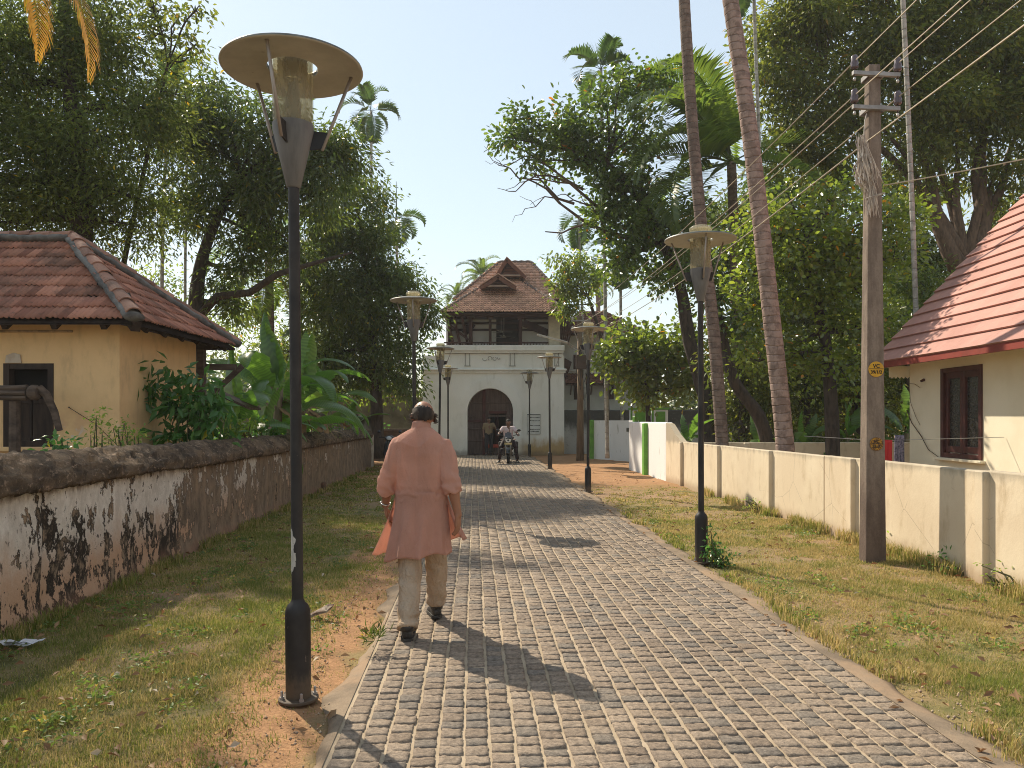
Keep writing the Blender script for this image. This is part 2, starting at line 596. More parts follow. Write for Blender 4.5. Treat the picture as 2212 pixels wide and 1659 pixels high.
# ------------------------------------------------------------------ the old wall on the left
def old_wall():
    n = NT("flaking_whitewash")
    co = n.coord("World")
    s = n.sep(co)
    y, z = s[1], s[2]
    st = n.mapping(co, (1.0, 1.0, 0.62))
    a = n.noise(st, 2.1, 7, 0.66)
    b = n.noise(st, 7.5, 7, 0.7)
    c = n.noise(n.mapping(co, (1, 1, 0.22)), 5.0, 7, 0.72)
    d = n.noise(co, 30, 5, 0.7)
    white = n.mix(n.ramp(b, 0.35, 0.65), (0.72, 0.66, 0.59), (0.52, 0.46, 0.40))
    white = n.mix(n.ramp(n.math('ADD', z, n.math('MULTIPLY', a, -0.9)), -0.28, 0.28, 1, 0), white, (0.49, 0.31, 0.20))
    brown = n.mix(n.ramp(b, 0.3, 0.7), (0.285, 0.205, 0.140), (0.130, 0.096, 0.070))
    brown = n.mix(n.ramp(c, 0.50, 0.68), brown, (0.33, 0.225, 0.145))
    black = n.mix(d, (0.022, 0.018, 0.015), (0.05, 0.038, 0.028))
    # whitewash survives on the near stretch and in a few scraps beyond
    keep = n.math('ADD', n.ramp(n.math('MULTIPLY_ADD', a, 1.1, y), 9.1, 9.5, 0.838, 0.955), n.ramp(y, 10.0, 24.0, 0.0, 0.10))
    k = n.math('ADD', n.math('MULTIPLY_ADD', b, 0.85, n.math('MULTIPLY', a, 0.75)), n.math('MULTIPLY', n.ramp(z, 0.0, 1.05), 0.10))
    kk = n.math('SUBTRACT', n.math('MULTIPLY_ADD', d, 0.16, k), keep)
    flake = n.ramp(kk, 0.02, 0.045)
    flake2 = n.ramp(kk, 0.05, 0.075)
    near_ = n.ramp(n.math('MULTIPLY_ADD', a, 1.1, y), 9.0, 9.6, 1, 0)
    base = n.mix(n.math('MULTIPLY', near_, n.ramp(b, .36, .48)), brown, black)
    col = n.mix(flake, base, n.mix(.5, base, black))
    col = n.mix(flake2, col, white)
    # black algae in vertical drains
    alg = n.ramp(n.math('ADD', n.math('MULTIPLY', c, .6), n.math('MULTIPLY', b, 0.6)), 0.70, 0.74)
    col = n.mix(n.math('MULTIPLY', alg, 0.9), col, black)
    top = n.ramp(n.math('ADD', z, n.math('MULTIPLY', b, 0.3)), 1.08, 1.22)
    col = n.mix(top, col, (0.10, 0.066, 0.048))
    foot = n.ramp(n.math('ADD', z, n.math('MULTIPLY', a, 0.5)), 0.22, 0.42, 1, 0)
    col = n.mix(n.math('MULTIPLY', foot, 0.6), col, (0.24, 0.125, 0.075))
    h = n.math('ADD', n.math('MULTIPLY', flake2, 0.5), n.math('ADD', n.math('MULTIPLY', d, 0.35), n.math('MULTIPLY', b, 0.6)))
    wallm = n.done(n.bsdf(col, 0.92, n.bump(h, 0.7, 0.02), 0.0, 0.2))

    n = NT("lichen_coping")
    co = n.coord("World")
    a = n.noise(co, 3.2, 7, 0.68); b = n.noise(co, 16, 6, 0.72); d = n.noise(co, 70, 4, 0.7)
    col = n.mix(n.ramp(a, 0.36, 0.64), (0.070, 0.052, 0.038), (0.185, 0.130, 0.085))
    col = n.mix(n.ramp(b, 0.54, 0.66), col, (0.33, 0.235, 0.165))
    col = n.mix(n.ramp(b, 0.42, 0.28), col, (0.022, 0.019, 0.017))
    col = n.mul(col, n.mix(d, (0.6, 0.6, 0.6), (1.4, 1.4, 1.4)))
    h = n.math('ADD', n.math('MULTIPLY', b, 1.0), n.math('MULTIPLY', d, 0.4))
    copm = n.done(n.bsdf(col, 0.95, n.bump(h, 1.0, 0.03), 0.0, 0.15))

    w = thing("garden_wall", "long old garden wall with flaking whitewash and black mould under a rounded coping", "wall", P(-3.6, 12))
    v0, v1 = -3.0, 25.0
    UF = -3.36
    # body face: a grid with small bulges and worn recesses
    vs = np.arange(v0, v1 + 0.001, 0.08)
    zs = np.linspace(-0.1, 1.06, 20)
    V, Fc = [], []
    for v in vs:
        for z in zs:
            q = Vector((0, v * 1.0, z))
            dx = 0.022 * mnoise.noise(q * 1.4) + 0.010 * mnoise.noise(q * 5.0) + 0.004 * mnoise.noise(q * 14)
            if 9.4 < v: dx -= 0.018
            for g in (6.05, 9.75, 13.0, 15.2, 17.4, 19.8, 22.4):
                dx -= 0.045 * max(0, 1 - abs(v - g) / 0.11)
            dx += 0.03 * max(0, 0.12 - z) / 0.12
            V.append(tuple(P(UF + dx, v, z)))
    nz = len(zs)
    for j in range(len(vs) - 1):
        for i in range(nz - 1):
            Fc.append((j * nz + i, (j + 1) * nz + i, (j + 1) * nz + i + 1, j * nz + i + 1))
    off = root_of(w)
    V = np.array(V) - np.array(off)
    link("wall_face", np_mesh("wall_face", V, Fc, True), w, wallm)
    b = MB()
    pl = [P(UF - 0.07, v0, -0.1), P(UF - 0.07, v1, -0.1), P(UF - 0.42, v1, -0.1), P(UF - 0.42, v0, -0.1)]
    b.prism(pl, (0, 0, 1.1))
    b.build("wall_core", wallm, w)
    # coping: a rough mound
    vs = np.arange(v0, v1 + 0.001, 0.034)
    prof = [(0.02, 1.02), (0.065, 1.005), (0.078, 1.04), (0.074, 1.07), (0.072, 1.11), (0.045, 1.145), (0.015, 1.18), (-0.02, 1.215), (-0.06, 1.25), (-0.105, 1.278), (-0.15, 1.30), (-0.24, 1.315), (-0.33, 1.29), (-0.42, 1.20), (-0.50, 1.07), (-0.46, 1.02)]
    V, Fc = [], []
    for v in vs:
        for k, (du, z) in enumerate(prof):
            q = Vector((du * 2.0, v, z * 2))
            z -= 0.028 * max(0, (z - 1.05) / .25)
            r = 0.018 * mnoise.noise(q * 2.2) + 0.026 * mnoise.noise(q * 6.5) + 0.030 * mnoise.noise(q * 13) + 0.020 * mnoise.noise(q * 29)
            ln = 0.035 * mnoise.noise(Vector((v * 1.1, 7, 0)))
            st = 0.03 if 8.4 < v else 0.0
            V.append(tuple(P(UF + du + r * (1 if du > -0.2 else -1) + (ln if k in (1, 2, 3, 4, 5) else 0), v, z + r * 0.9 - st * 0.6)))
    k = len(prof)
    for j in range(len(vs) - 1):
        for i in range(k - 1):
            Fc.append((j * k + i, j * k + i + 1, (j + 1) * k + i + 1, (j + 1) * k + i))
    link("coping", np_mesh("coping", np.array(V) - np.array(off), Fc, True), w, copm)
    # whitewashed end of the wall
    m_end = m_simple("dirty_plaster", (0.46, 0.41, 0.35), (0.17, 0.14, 0.11), 3.0, 0.9, 0.5, 30, vary=0.0, coords="World")
    b = MB(); c0 = P(-3.53, 25.25, 0.5)
    b.bbox(c0, (0.36, 0.5, 1.16), 0.03)
    b.build("end_pier", m_end, w)
    n = NT("mouldy_plaster")
    co = n.coord("World"); s = n.sep(co)
    a = n.noise(n.mapping(co, (1, 1, 0.3)), 4.0, 6, 0.65)
    zt = n.ramp(n.math('MULTIPLY_ADD', a, 0.8, s[2]), 1.55, 2.05)
    zb = n.ramp(n.math('MULTIPLY_ADD', a, 0.7, s[2]), 0.5, 0.9, 1, 0)
    col = n.mix(n.ramp(a, 0.3, 0.7), (0.42, 0.40, 0.36), (0.26, 0.245, 0.22))
    col = n.mix(n.math('MAXIMUM', zt, zb), col, (0.07, 0.06, 0.05))
    mp = n.done(n.bsdf(col, 0.92, n.bump(n.noise(co, 25, 5, 0.7), 0.5, 0.015), 0, 0.2))
    g = MB(); c1 = at(745, 950, 26.6)
    g.bbox((c1.x - 0.25, 26.6, 0.85), (1.35, 0.4, 1.80), 0.04)
    single("gate_pier", g, mp, "tall broad grey mouldy pier behind the far end of the old wall", "pillar")
    g = MB(); c1 = at(789, 950, 27.2)
    g.bbox((c1.x + 0.03, 27.2, 0.82), (0.50, 0.42, 1.70), 0.03)
    single("gate_pier", g, mp, "narrow streaked pier with pale middle right of the taller grey pier", "pillar")
    # low brown wall beyond, towards the gatehouse
    mb_ = m_simple("brown_earthy_plaster", (0.16, 0.105, 0.07), (0.08, 0.055, 0.04), 3.0, 0.95, 0.6, 22, coords="World")
    g = MB()
    x0, x1 = at(803, 0, 29).x, at(900, 0, 29).x
    g.bbox(((x0 + x1) / 2, 29.4, 0.53), (x1 - x0, 0.35, 1.16), 0.03)
    g.bbox(((x0 + x1) / 2, 29.4, 1.15), (x1 - x0 + 0.02, 0.5, 0.12), 0.03)
    single("boundary_wall", g, mb_, "low brown earthy wall running from the piers to the white gatehouse", "wall")
    mc = m_simple("mossy_compound_plaster", (0.20, 0.165, 0.10), (0.085, 0.07, 0.04), 1.5, 0.95, 0.5, 18, coords="World")
    g = MB()
    g.bbox((-9.2, 34.0, 1.15), (11.0, 0.4, 2.5), 0.04)
    g.bbox((-9.2, 34.0, 2.47), (11.05, 0.55, 0.16), 0.04)
    single("compound_wall", g, mc, "mossy olive brown compound wall under the trees left of the gatehouse", "wall")
old_wall()

# ------------------------------------------------------------------ the cream wall on the right
def XW(v): return 4.86 - 0.047 * v
def cream_wall():
    n = NT("cream_wall_paint")
    co = n.coord("World"); s = n.sep(co)
    a = n.noise(co, 1.3, 5, 0.6); b = n.noise(n.mapping(co, (1, 1, 0.4)), 5, 6, 0.65)
    col = n.mix(n.ramp(a, 0.35, 0.65), (0.70, 0.585, 0.425), (0.64, 0.52, 0.37))
    col = n.mul(col, n.mix(n.ramp(b, 0.50, 0.72), (1, 1, 1), (0.80, 0.76, 0.70)))
    foot = n.ramp(n.math('MULTIPLY_ADD', b, 0.35, s[2]), 0.18, 0.40, 1, 0)
    col = n.mix(n.math('MULTIPLY', foot, 0.75), col, (0.36, 0.245, 0.15))
    stain = n.ramp(n.noise(n.mapping(co, (1.0, 1.0, 0.18)), 9, 5, 0.6), 0.64, 0.78)
    col = n.mix(n.math('MULTIPLY', stain, n.ramp(s[2], 0.3, 1.1, 0.2, 0.8)), col, (0.22, 0.19, 0.14))
    alg = n.math('MULTIPLY', n.ramp(n.math('MULTIPLY_ADD', b, 0.22, s[2]), 1.06, 1.18), 0.6)
    col = n.mix(alg, col, (0.24, 0.21, 0.165))
    crk = n.ramp(n.voronoi(n.mapping(co, (1, 1, .8)), 1.1, 'DISTANCE_TO_EDGE'), 0.0, 0.006, 1, 0)
    col = n.mix(n.math('MULTIPLY', crk, n.math('MULTIPLY', n.ramp(a, .5, .6), .6)), col, (0.25, 0.20, 0.15))
    m = n.done(n.bsdf(col, 0.8, n.bump(n.noise(co, 26, 5, 0.65), 0.22, 0.01), 0, 0.25))
    w = thing("panel_wall", "low cream painted wall of plain panels between narrow posts along the right verge", "wall", (XW(9), 9, 0))
    off = root_of(w)
    H = lambda v: 1.09 - 0.0035 * v
    cuts = [-3.2, -0.5, 2.1, 4.73, 7.42, 9.86, 10.72, 12.64, 15.33, 18.08]
    posts = {2.1, 4.73, 7.33, 9.89, 12.64, 15.33, 18.08}
    cuts = [-3.2, -0.5, 2.1, 4.73, 7.33, 9.89, 10.72, 12.64, 15.33, 18.08]
    for a, b in zip(cuts[:-1], cuts[1:]):
        b0 = MB()
        a2, b2 = a + 0.006, b - 0.006
        h = H((a + b) / 2)
        bump_ = 0.10 if abs(a - 9.89) < .01 else 0.0
        pl = [Vector((XW(a2), a2, -0.2)), Vector((XW(b2), b2, -0.2)), Vector((XW(b2) + 0.11, b2, -0.2)), Vector((XW(a2) + 0.11, a2, -0.2))]
        b0.prism(pl, (0, 0, h + 0.2))
        o = b0.build("wall_panel", m, w)
        bv = o.modifiers.new("soft", 'BEVEL'); bv.width = 0.015; bv.segments = 2; bv.limit_method = 'ANGLE'
    for v in sorted(posts) + [-0.5]:
        b0 = MB()
        c = Vector((XW(v) - 0.025, v, (H(v) - 0.006 - .02) / 2))
        b0.bbox(c, (0.08, 0.125, H(v) - 0.006 + .02), 0.006, rz=0.047)
        b0.build("wall_post", m, w)
    # shoulder where the cream wall climbs to the white one
    b0 = MB()
    va, vb = 18.16, 19.62
    poly = [Vector((XW(va), va, -0.2)), Vector((XW(vb), vb, -0.2)), Vector((XW(vb), vb, 1.47)), Vector((XW(vb - .3), vb - .3, 1.45)), Vector((XW(va + .5), va + .5, 1.18)), Vector((XW(va), va, 1.03))]
    b0.prism(poly, (0.14, 0.006, 0))
    b0.build("sloping_shoulder", m, w)
    # inner wall of the same plot
    g = MB()
    g.bbox((7.4, 18.9, 0.4), (6.4, 0.12, 1.2), 0.02)
    g.bbox((5.75, 18.83, 0.4), (0.14, 0.12, 1.18), 0.02)
    single("plot_wall", g, m, "cream cross wall behind the palm trunks at the back of the yard", "wall")
    # white wall with green posts
    n = NT("white_wall_paint")
    co = n.coord("World")
    b = n.noise(n.mapping(co, (1, 1, 0.3)), 6, 6, 0.65)
    col = n.mix(n.ramp(b, 0.60, 0.72), (0.80, 0.79, 0.77), (0.48, 0.46, 0.43))
    mw = n.done(n.bsdf(col, 0.7, n.bump(n.noise(co, 25, 4, 0.6), 0.15, 0.01), 0, 0.3))
    mg = m_simple("bright_green_paint", (0.16, 0.40, 0.045), (0.11, 0.29, 0.035), 5, 0.55, 0.1, 30)
    w2 = thing("white_wall", "taller white wall with a bright green post beyond the cream wall", "wall", (XW(22), 22, 0))
    b0 = MB()
    va, vb = 19.64, 24.3
    pl = [Vector((XW(va) + 0.0, va, -0.2)), Vector((XW(vb) - 0.02, vb, -0.2)), Vector((XW(vb) + 0.16, vb, -0.2)), Vector((XW(va) + 0.18, va, -0.2))]
    b0.prism(pl, (0, 0, 1.69))
    o = b0.build("wall_panel", mw, w2); bv = o.modifiers.new("soft", 'BEVEL'); bv.width = 0.03; bv.segments = 2
    b0 = MB(); b0.bbox((XW(21.8) - 0.04, 21.8, 0.68), (0.16, 0.26, 1.55), 0.02, rz=0.047)
    b0.build("wall_post", mg, w2)
    # returning wall that faces the lane, with a dark plate
    w3 = thing("white_wall", "curved white wall facing the lane with a small dark plate and green end post", "wall", (3.8, 29.3, 0))
    pts = []
    for t in np.linspace(0, 1, 9):
        p = Vector((3.16, 30.8, 0)).lerp(Vector((4.45, 27.9, 0)), t)
        bow = math.sin(math.pi * t) * 0.35
        pts.append(p + Vector((bow * 0.9, bow * 0.4, 0)))
    b0 = MB()
    for p, q in zip(pts[:-1], pts[1:]):
        d = (q - p).normalized(); nn = Vector((-d.y, d.x, 0)) * 0.16
        b0.prism([p + Vector((0, 0, -.2)), q + Vector((0, 0, -.2)), q + nn + Vector((0, 0, -.2)), p + nn + Vector((0, 0, -.2))], (0, 0, 1.73))
    b0.build("wall_panel", mw, w3)
    b0 = MB(); b0.bbox((3.17, 30.72, 0.74), (0.17, 0.17, 1.62), 0.02, rz=0.4)
    b0.bbox((4.47, 27.85, 0.80), (0.15, 0.17, 1.75), 0.02, rz=0.4)
    b0.build("wall_post", mg, w3)
    dk = m_simple("dark_plate", (0.06, 0.06, 0.045), None, 5, 0.5, 0)
    b0 = MB(); pm = pts[6].lerp(pts[7], 0.35); d = (pts[7] - pts[6]).normalized(); nn = Vector((-d.y, d.x, 0))
    b0.beam(pm - nn * 0.012 - d * 0.30 + Vector((0, 0, 1.18)), pm - nn * 0.012 + d * 0.30 + Vector((0, 0, 1.18)), 0.03, 0.15)
    b0.build("name_plate", dk, w3)
    # gate pillars behind
    for i, (px0, px1, lab) in enumerate(((1362, 1398, "green and white square gate pillar nearest the round-leaved tree's left side"), (1408, 1440, "green and white square gate pillar right of the slim tree trunk"))):
        Y = 31.5
        xa, xb = at(px0, 0, Y).x, at(px1, 0, Y).x
        t = thing("gate_pillar", lab, "pillar", ((xa + xb) / 2, Y, 0), "green and white gate pillars")
        wd = xb - xa
        b0 = MB(); b0.bbox(((xa + xb) / 2, Y, 0.97), (wd, wd, 2.0), 0.02); b0.build("pillar_body", mw, t)
        b0 = MB(); b0.bbox(((xa + xb) / 2, Y, 2.0), (wd + .08, wd + .08, 0.07), 0.01)
        b0.box(((xa + xb) / 2, Y - wd / 2 - 0.004, 1.68), (wd * .62, 0.02, 0.42))
        b0.box((xa - 0.01, Y - wd / 2 + 0.03, 1.0), (0.06, 0.10, 1.95))
        b0.build("green_panel", mg, t)
cream_wall()

# ------------------------------------------------------------------ thin haze volume, added for the glare that lifts the trees' blacks
def haze():
    n = NT("added_haze")
    v = n.n("ShaderNodeVolumePrincipled")
    v.inputs["Color"].default_value = (0.93, 0.96, 1.0, 1)
    v.inputs["Density"].default_value = 0.0006
    v.inputs["Anisotropy"].default_value = 0.2
    n.l(v.outputs[0], n.out.inputs["Volume"])
    b = MB(); b.box((0, 80, 11.9), (340, 310, 26.2))
    o = b.build("haze", n.m)
    props(o, kind="stuff")
haze()
# ------------------------------------------------------------------ clay tiles
def tile_arrays(w, l, seed=0, fine=True):
    """interlocking clay tile, x across, y up the slope; two rolls"""
    rg = np.random.default_rng(seed)
    xs = [0, .10, .22, .36, .50, .60, .72, .86, 1.0] if fine else [0, .22, .45, .6, .8, 1.0]
    hs = [.020, .030, .012, .004, .018, .032, .014, .006, .020] if fine else [.022, .012, .02, .034, .010, .022]
    V, Fc = [], []
    n = len(xs)
    for j, (y, dz) in enumerate(((0, .026), (l * 1.06, .0))):
        for x, h in zip(xs, hs):
            V.append(((x - .5) * w, y, h + dz))
    for x, h in zip(xs, hs):
        V.append(((x - .5) * w, 0.004, h + .026 - .018))
    for i in range(n - 1):
        Fc.append((i, i + 1, n + i + 1, n + i))
        Fc.append((2 * n + i, 2 * n + i + 1, i + 1, i))
    return np.array(V), np.array(Fc)

def slope(E0, E1, up, wlen, sl, tw, tl, clip):
    """tile spots on a slope: E0->E1 the eave, up the direction up the slope; clip(a, b) keeps"""
    E0, E1 = Vector(E0), Vector(E1)
    e = (E1 - E0).normalized(); up = Vector(up).normalized()
    nrm = e.cross(up).normalized()
    L = (E1 - E0).length
    nc = int(round(L / tw)); nr = int(math.ceil(sl / tl))
    res = []
    for r in range(nr):
        for c in range(nc):
            a = (c + 0.5) * L / nc; b = r * tl
            if clip(a, b + tl * 0.5):
                res.append((E0 + e * a + up * b, e, up, nrm))
    return res

def m_clay(name, c1, c2, dark, amt=0.5, spotty=True):
    n = NT(name)
    co = n.coord("World")
    r = n.math('FRACT', n.math('MULTIPLY_ADD', n.island(), 5.17, n.math('MULTIPLY', n.objrand(), 9.3)))
    col = n.mix(r, c1, c2)
    a = n.noise(co, 2.0, 6, 0.65); b = n.noise(co, 14, 6, 0.7)
    col = n.mix(n.math('MULTIPLY', n.ramp(a, 0.45, 0.68), amt), col, dark)
    col = n.mix(n.math('MULTIPLY', n.ramp(b, 0.52, 0.72), amt), col, dark)
    r2 = n.math('FRACT', n.math('MULTIPLY', r, 13.1))
    col = n.hsv(col, 0.5, 1.0, n.math('MULTIPLY_ADD', r2, 0.5, 0.75))
    return n.done(n.bsdf(col, 0.8, n.bump(n.math('ADD', b, n.noise(co, 60, 4)), 0.4, 0.01), 0, 0.25))

# ------------------------------------------------------------------ the cream cottage on the left
def cottage():
    x1w, y0w, y1w = -5.11, 10.0, 12.42
    h = thing("cottage", "cream walled cottage with a hipped roof of mossy red clay tiles on the left", "house", (-7.0, 11.2, 0))
    n = NT("cottage_limewash")
    co = n.coord("World"); s = n.sep(co)
    a = n.noise(co, 1.1, 6, 0.6); b = n.noise(n.mapping(co, (1, 1, 0.35)), 4.5, 6, 0.68)
    col = n.mix(n.ramp(a, 0.35, 0.65), (0.74, 0.50, 0.26), (0.65, 0.435, 0.22))
    col = n.mix(n.math('MULTIPLY', n.ramp(b, 0.48, 0.70), 0.55), col, (0.45, 0.30, 0.17))
    pink = n.math('MULTIPLY', n.ramp(n.noise(co, 2.2, 4, 0.6), 0.5, 0.62), n.ramp(s[2], 1.2, 1.9, 1, 0))
    col = n.mix(n.math('MULTIPLY', pink, 0.5), col, (0.52, 0.27, 0.18))
    pale = n.math('MULTIPLY', n.ramp(n.noise(co, 3.1, 5, 0.65), 0.6, 0.66), n.ramp(s[2], 1.3, 1.6, 1, 0))
    col = n.mix(n.math('MULTIPLY', pale, 0.8), col, (0.55, 0.50, 0.44))
    m = n.done(n.bsdf(col, 0.9, n.bump(n.noise(co, 22, 5, 0.65), 0.3, 0.012), 0, 0.2))
    # front wall with the window left open in it
    wx0, wx1, wz0, wz1 = at(8, 0, 10).x, at(116, 0, 10).x, 1.20, at(0, 785, 10).z
    b0 = MB()
    T = 0.22
    def blk(xa, xb, za, zb): b0.box(((xa + xb) / 2, y0w + T / 2, (za + zb) / 2), (xb - xa, T, zb - za))
    blk(-11.0, wx0, 0, 2.95); blk(wx1, x1w, 0, 2.95); blk(wx0, wx1, 0, wz0); blk(wx0, wx1, wz1, 2.95)
    b0.box(((x1w - T / 2), (y0w + T + y1w) / 2, 1.475), (T, y1w - y0w - T, 2.95))
    b0.box((-8, y1w - T / 2, 1.475), (5.5, T, 2.95))
    b0.build("wall", m, h)
    # window: frame, two shutters of boards
    wood = m_simple("old_dark_timber", (0.045, 0.028, 0.02), (0.02, 0.013, 0.01), 5, 0.8, 0.5, 30, stretch=(3, 3, 0.5))
    wood2 = m_simple("grey_weathered_timber", (0.115, 0.082, 0.06), (0.05, 0.034, 0.026), 4, 0.9, 0.7, 28, stretch=(0.5, 3, 3))
    win = MB()
    f = 0.075
    cx, cz = (wx0 + wx1) / 2, (wz0 + wz1) / 2
    for xa in (wx0 + f / 2, wx1 - f / 2): win.box((xa, y0w + .05, cz), (f, .12, wz1 - wz0))
    for za in (wz0 + f / 2, wz1 - f / 2): win.box((cx, y0w + .052, za), (wx1 - wx0 - 2 * f, .11, f))
    wo_ = win.build("window", wood, h)
    for k in (0, 1):
        b1 = MB()
        w2 = (wx1 - wx0 - 2 * f) / 2
        xa = wx0 + f + k * w2
        b1.bbox((xa + w2 / 2, y0w + .09, cz - .22), (w2 - .012, .035, (wz1 - wz0) * .56), .006)
        b1.bbox((xa + w2 / 2, y0w + .07, cz - .46), (w2 - .03, .02, .06), .004)
        b1.bbox((xa + w2 / 2, y0w + .07, cz + .05), (w2 - .03, .02, .06), .004)
        b1.build("shutter", wood, wo_)
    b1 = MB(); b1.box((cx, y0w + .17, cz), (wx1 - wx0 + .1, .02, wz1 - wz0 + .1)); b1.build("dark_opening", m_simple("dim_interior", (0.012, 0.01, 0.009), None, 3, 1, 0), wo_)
    b1 = MB(); b1.bbox((cx, y0w - .02, wz0 - .03), (wx1 - wx0 + .16, .16, .06), .012); b1.build("sill", m, wo_)
    # ledge of broken plaster high on the front wall, small patch above the window
    b1 = MB(); b1.bbox(((at(-40, 0, 10).x + at(158, 0, 10).x) / 2, y0w - .012, at(0, 716, 10).z), (at(158, 0, 10).x - at(-40, 0, 10).x, .03, .028), .006)
    b1.build("plaster_ledge", m_simple("stained_plaster", (0.42, 0.29, 0.17), (0.2, 0.14, 0.09), 9, .9, .3), h)
    q = [at(12, 784, 9.99), at(14, 768, 9.99), at(30, 762, 9.99), at(44, 766, 9.99), at(47, 784, 9.99)]
    b1 = MB(); b1.prism(q, (0, -.012, 0)); b1.build("plaster_patch", m_simple("pale_plaster_patch", (0.50, 0.42, 0.33), (0.42, 0.33, 0.25), 12, .9, .3), h)
    # roof
    ez = 2.79
    ex, ey0, ey1 = -4.70, 9.55, 13.10
    yr = (ey0 + ey1) / 2
    rz = 4.18
    rx = ex - (yr - ey0)
    lx = -11.2
    d = yr - ey0
    clay = m_clay("mossy_clay_tile", (0.43, 0.21, 0.145), (0.31, 0.14, 0.10), (0.085, 0.068, 0.060), 0.58)
    roof = MB()
    dz = -0.035
    A, B, Cc, D = (lx, ey0, ez + dz), (ex, ey0, ez + dz), (ex, ey1, ez + dz), (lx, ey1, ez + dz)
    r0, r1 = (lx, yr, rz + dz), (rx, yr, rz + dz)
    roof.add([A, B, Cc, D, r0, r1], [(0, 1, 5, 4), (1, 2, 5), (2, 3, 4, 5)])
    roof.add([tuple(Vector(p) - Vector((0, 0, .02))) for p in (A, B, Cc, D, r0, r1)], [(0, 1, 5, 4), (1, 2, 5), (2, 3, 4, 5)])
    ro = roof.build("roof", wood, h)
    up_f = Vector((0, d, rz - ez)); sl = up_f.length
    up_s = Vector((-d, 0, rz - ez))
    up_b = Vector((0, -d, rz - ez))
    tl = sl / 8.0; tw = 0.135
    L = ex - lx
    vis0 = -8.2
    front = slope((lx, ey0, ez), (ex, ey0, ez), up_f, L, sl, tw, tl, lambda a, b: a < L - b * d / sl and b < sl)
    W = ey1 - ey0
    side = slope((ex, ey0, ez), (ex, ey1, ez), up_s, W, sl, tw, tl, lambda a, b: b * d / sl - .03 < a < W - b * d / sl + .03 and b < sl)
    back = slope((ex, ey1, ez), (lx, ey1, ez), up_b, L, sl, tw, tl, lambda a, b: b * d / sl < a and b < sl)
    TV, TF = tile_arrays(tw * 1.03, tl)
    var = []
    for k in range(3):
        me = np_mesh("roof_tile", TV + RNG.normal(0, .0015, TV.shape), TF, False); me.materials.append(clay); var.append(me)
    allt = [t for t in front if t[0].x > -6.85] + side
    rest = [t for t in front if t[0].x <= -6.85] + back
    allt.sort(key=lambda t: (Vector(t[0]) - Vector((0, 0, EYE))).length)
    rest += allt[300:]
    off = root_of(h)
    def tmat(t, jig):
        o, e, u, nn = t
        M = Matrix((e, u, nn)).transposed().to_4x4()
        M.translation = o
        M = M @ Matrix.Rotation(random.uniform(-jig, jig), 4, 'Z') @ Matrix.Translation((0, random.uniform(-.012, .012), random.uniform(0, .006)))
        return M
    for t in allt[:300]:
        o = bpy.data.objects.new("roof_tile", random.choice(var)); C.objects.link(o)
        o.parent = ro
        M = tmat(t, .02); M.translation = M.translation - off
        o.matrix_basis = M
    VV, FF, nv = [], [], 0
    for t in rest:
        M = np.array(tmat(t, .02))
        VV.append(TV @ M[:3, :3].T + M[:3, 3] - np.array(off)); FF.append(TF + nv); nv += len(TV)
    props(link("roof_tile", np_mesh("roof_tile_rest", np.concatenate(VV), np.concatenate(FF)), ro, clay), kind="stuff")
    # ridge and hip caps, bedded in grey mortar
    cap = m_clay("ridge_clay", (0.38, 0.21, 0.15), (0.28, 0.145, 0.105), (0.06, 0.052, 0.05), 0.6)
    mort = m_simple("grey_mortar", (0.17, 0.165, 0.16), (0.075, 0.072, 0.07), 5, .95, .8, 25, coords="World", dist=.02)
    def caps(p, q, nseg, lift=.05, r=.095):
        p, q = Vector(p), Vector(q)
        dirv = (q - p); ln = dirv.length / nseg; dv = dirv.normalized()
        a, b, _ = frame_of(dv)
        mbd = MB()
        npt = nseg * 4
        pts = [p + dv * (dirv.length * i / npt) + Vector((random.uniform(-.012, .012), random.uniform(-.012, .012), .012 + random.uniform(-.01, .01))) for i in range(npt + 1)]
        mbd.tube(pts, [(r * 1.45 + random.uniform(-.012, .012), .062) for _ in pts], 10)
        mbd.build("cap_mortar", mort, ro, True)
        for i in range(nseg):
            c = MB()
            s0 = p + dv * (ln * i + .004); s1 = p + dv * (ln * (i + 1) - .004 + .035)
            jj = Vector((random.uniform(-.008, .008), random.uniform(-.008, .008), random.uniform(0, .012)))
            V = []
            for (c0, rr, lf) in ((s0, r * 1.06, lift + .012), (s1, r * .92, lift)):
                for k in range(9):
                    t = math.pi * k / 8
                    V.append(c0 + jj + a * (rr * math.cos(t)) + b * (rr * .82 * math.sin(t)) * (1 if b.z > 0 else -1) + Vector((0, 0, lf - .02)))
            for (c0, rr, lf) in ((s0, r * .90, lift + .012), (s1, r * .78, lift)):
                for k in range(9):
                    t = math.pi * k / 8
                    V.append(c0 + jj + a * (rr * math.cos(t)) + b * (rr * .78 * math.sin(t)) * (1 if b.z > 0 else -1) + Vector((0, 0, lf - .02)))
            fs = [(k, k + 1, 10 + k, 9 + k) for k in range(8)] + [(18 + k, 27 + k, 28 + k, 19 + k) for k in range(8)]
            fs += [(k, 18 + k, 19 + k, k + 1) for k in range(8)] + [(9 + k, 10 + k, 28 + k, 27 + k) for k in range(8)]
            c.add(V, fs)
            c.build("ridge_tile", cap, ro)
    caps((ex + .02, ey0 - .02, ez + .03), (rx, yr, rz + .03), 9)
    caps((ex + .02, ey1 + .02, ez + .03), (rx, yr, rz + .03), 9)
    caps((rx, yr, rz + .03), (lx, yr, rz + .03), 16)
    # rafter ends and eave boards
    for x in np.arange(-10.7, ex - .3, .62):
        b1 = MB(); b1.beam((x, ey0 + .06, ez - .07), (x, ey0 + .7, ez + .42), .07, .09); b1.build("rafter", wood, ro)
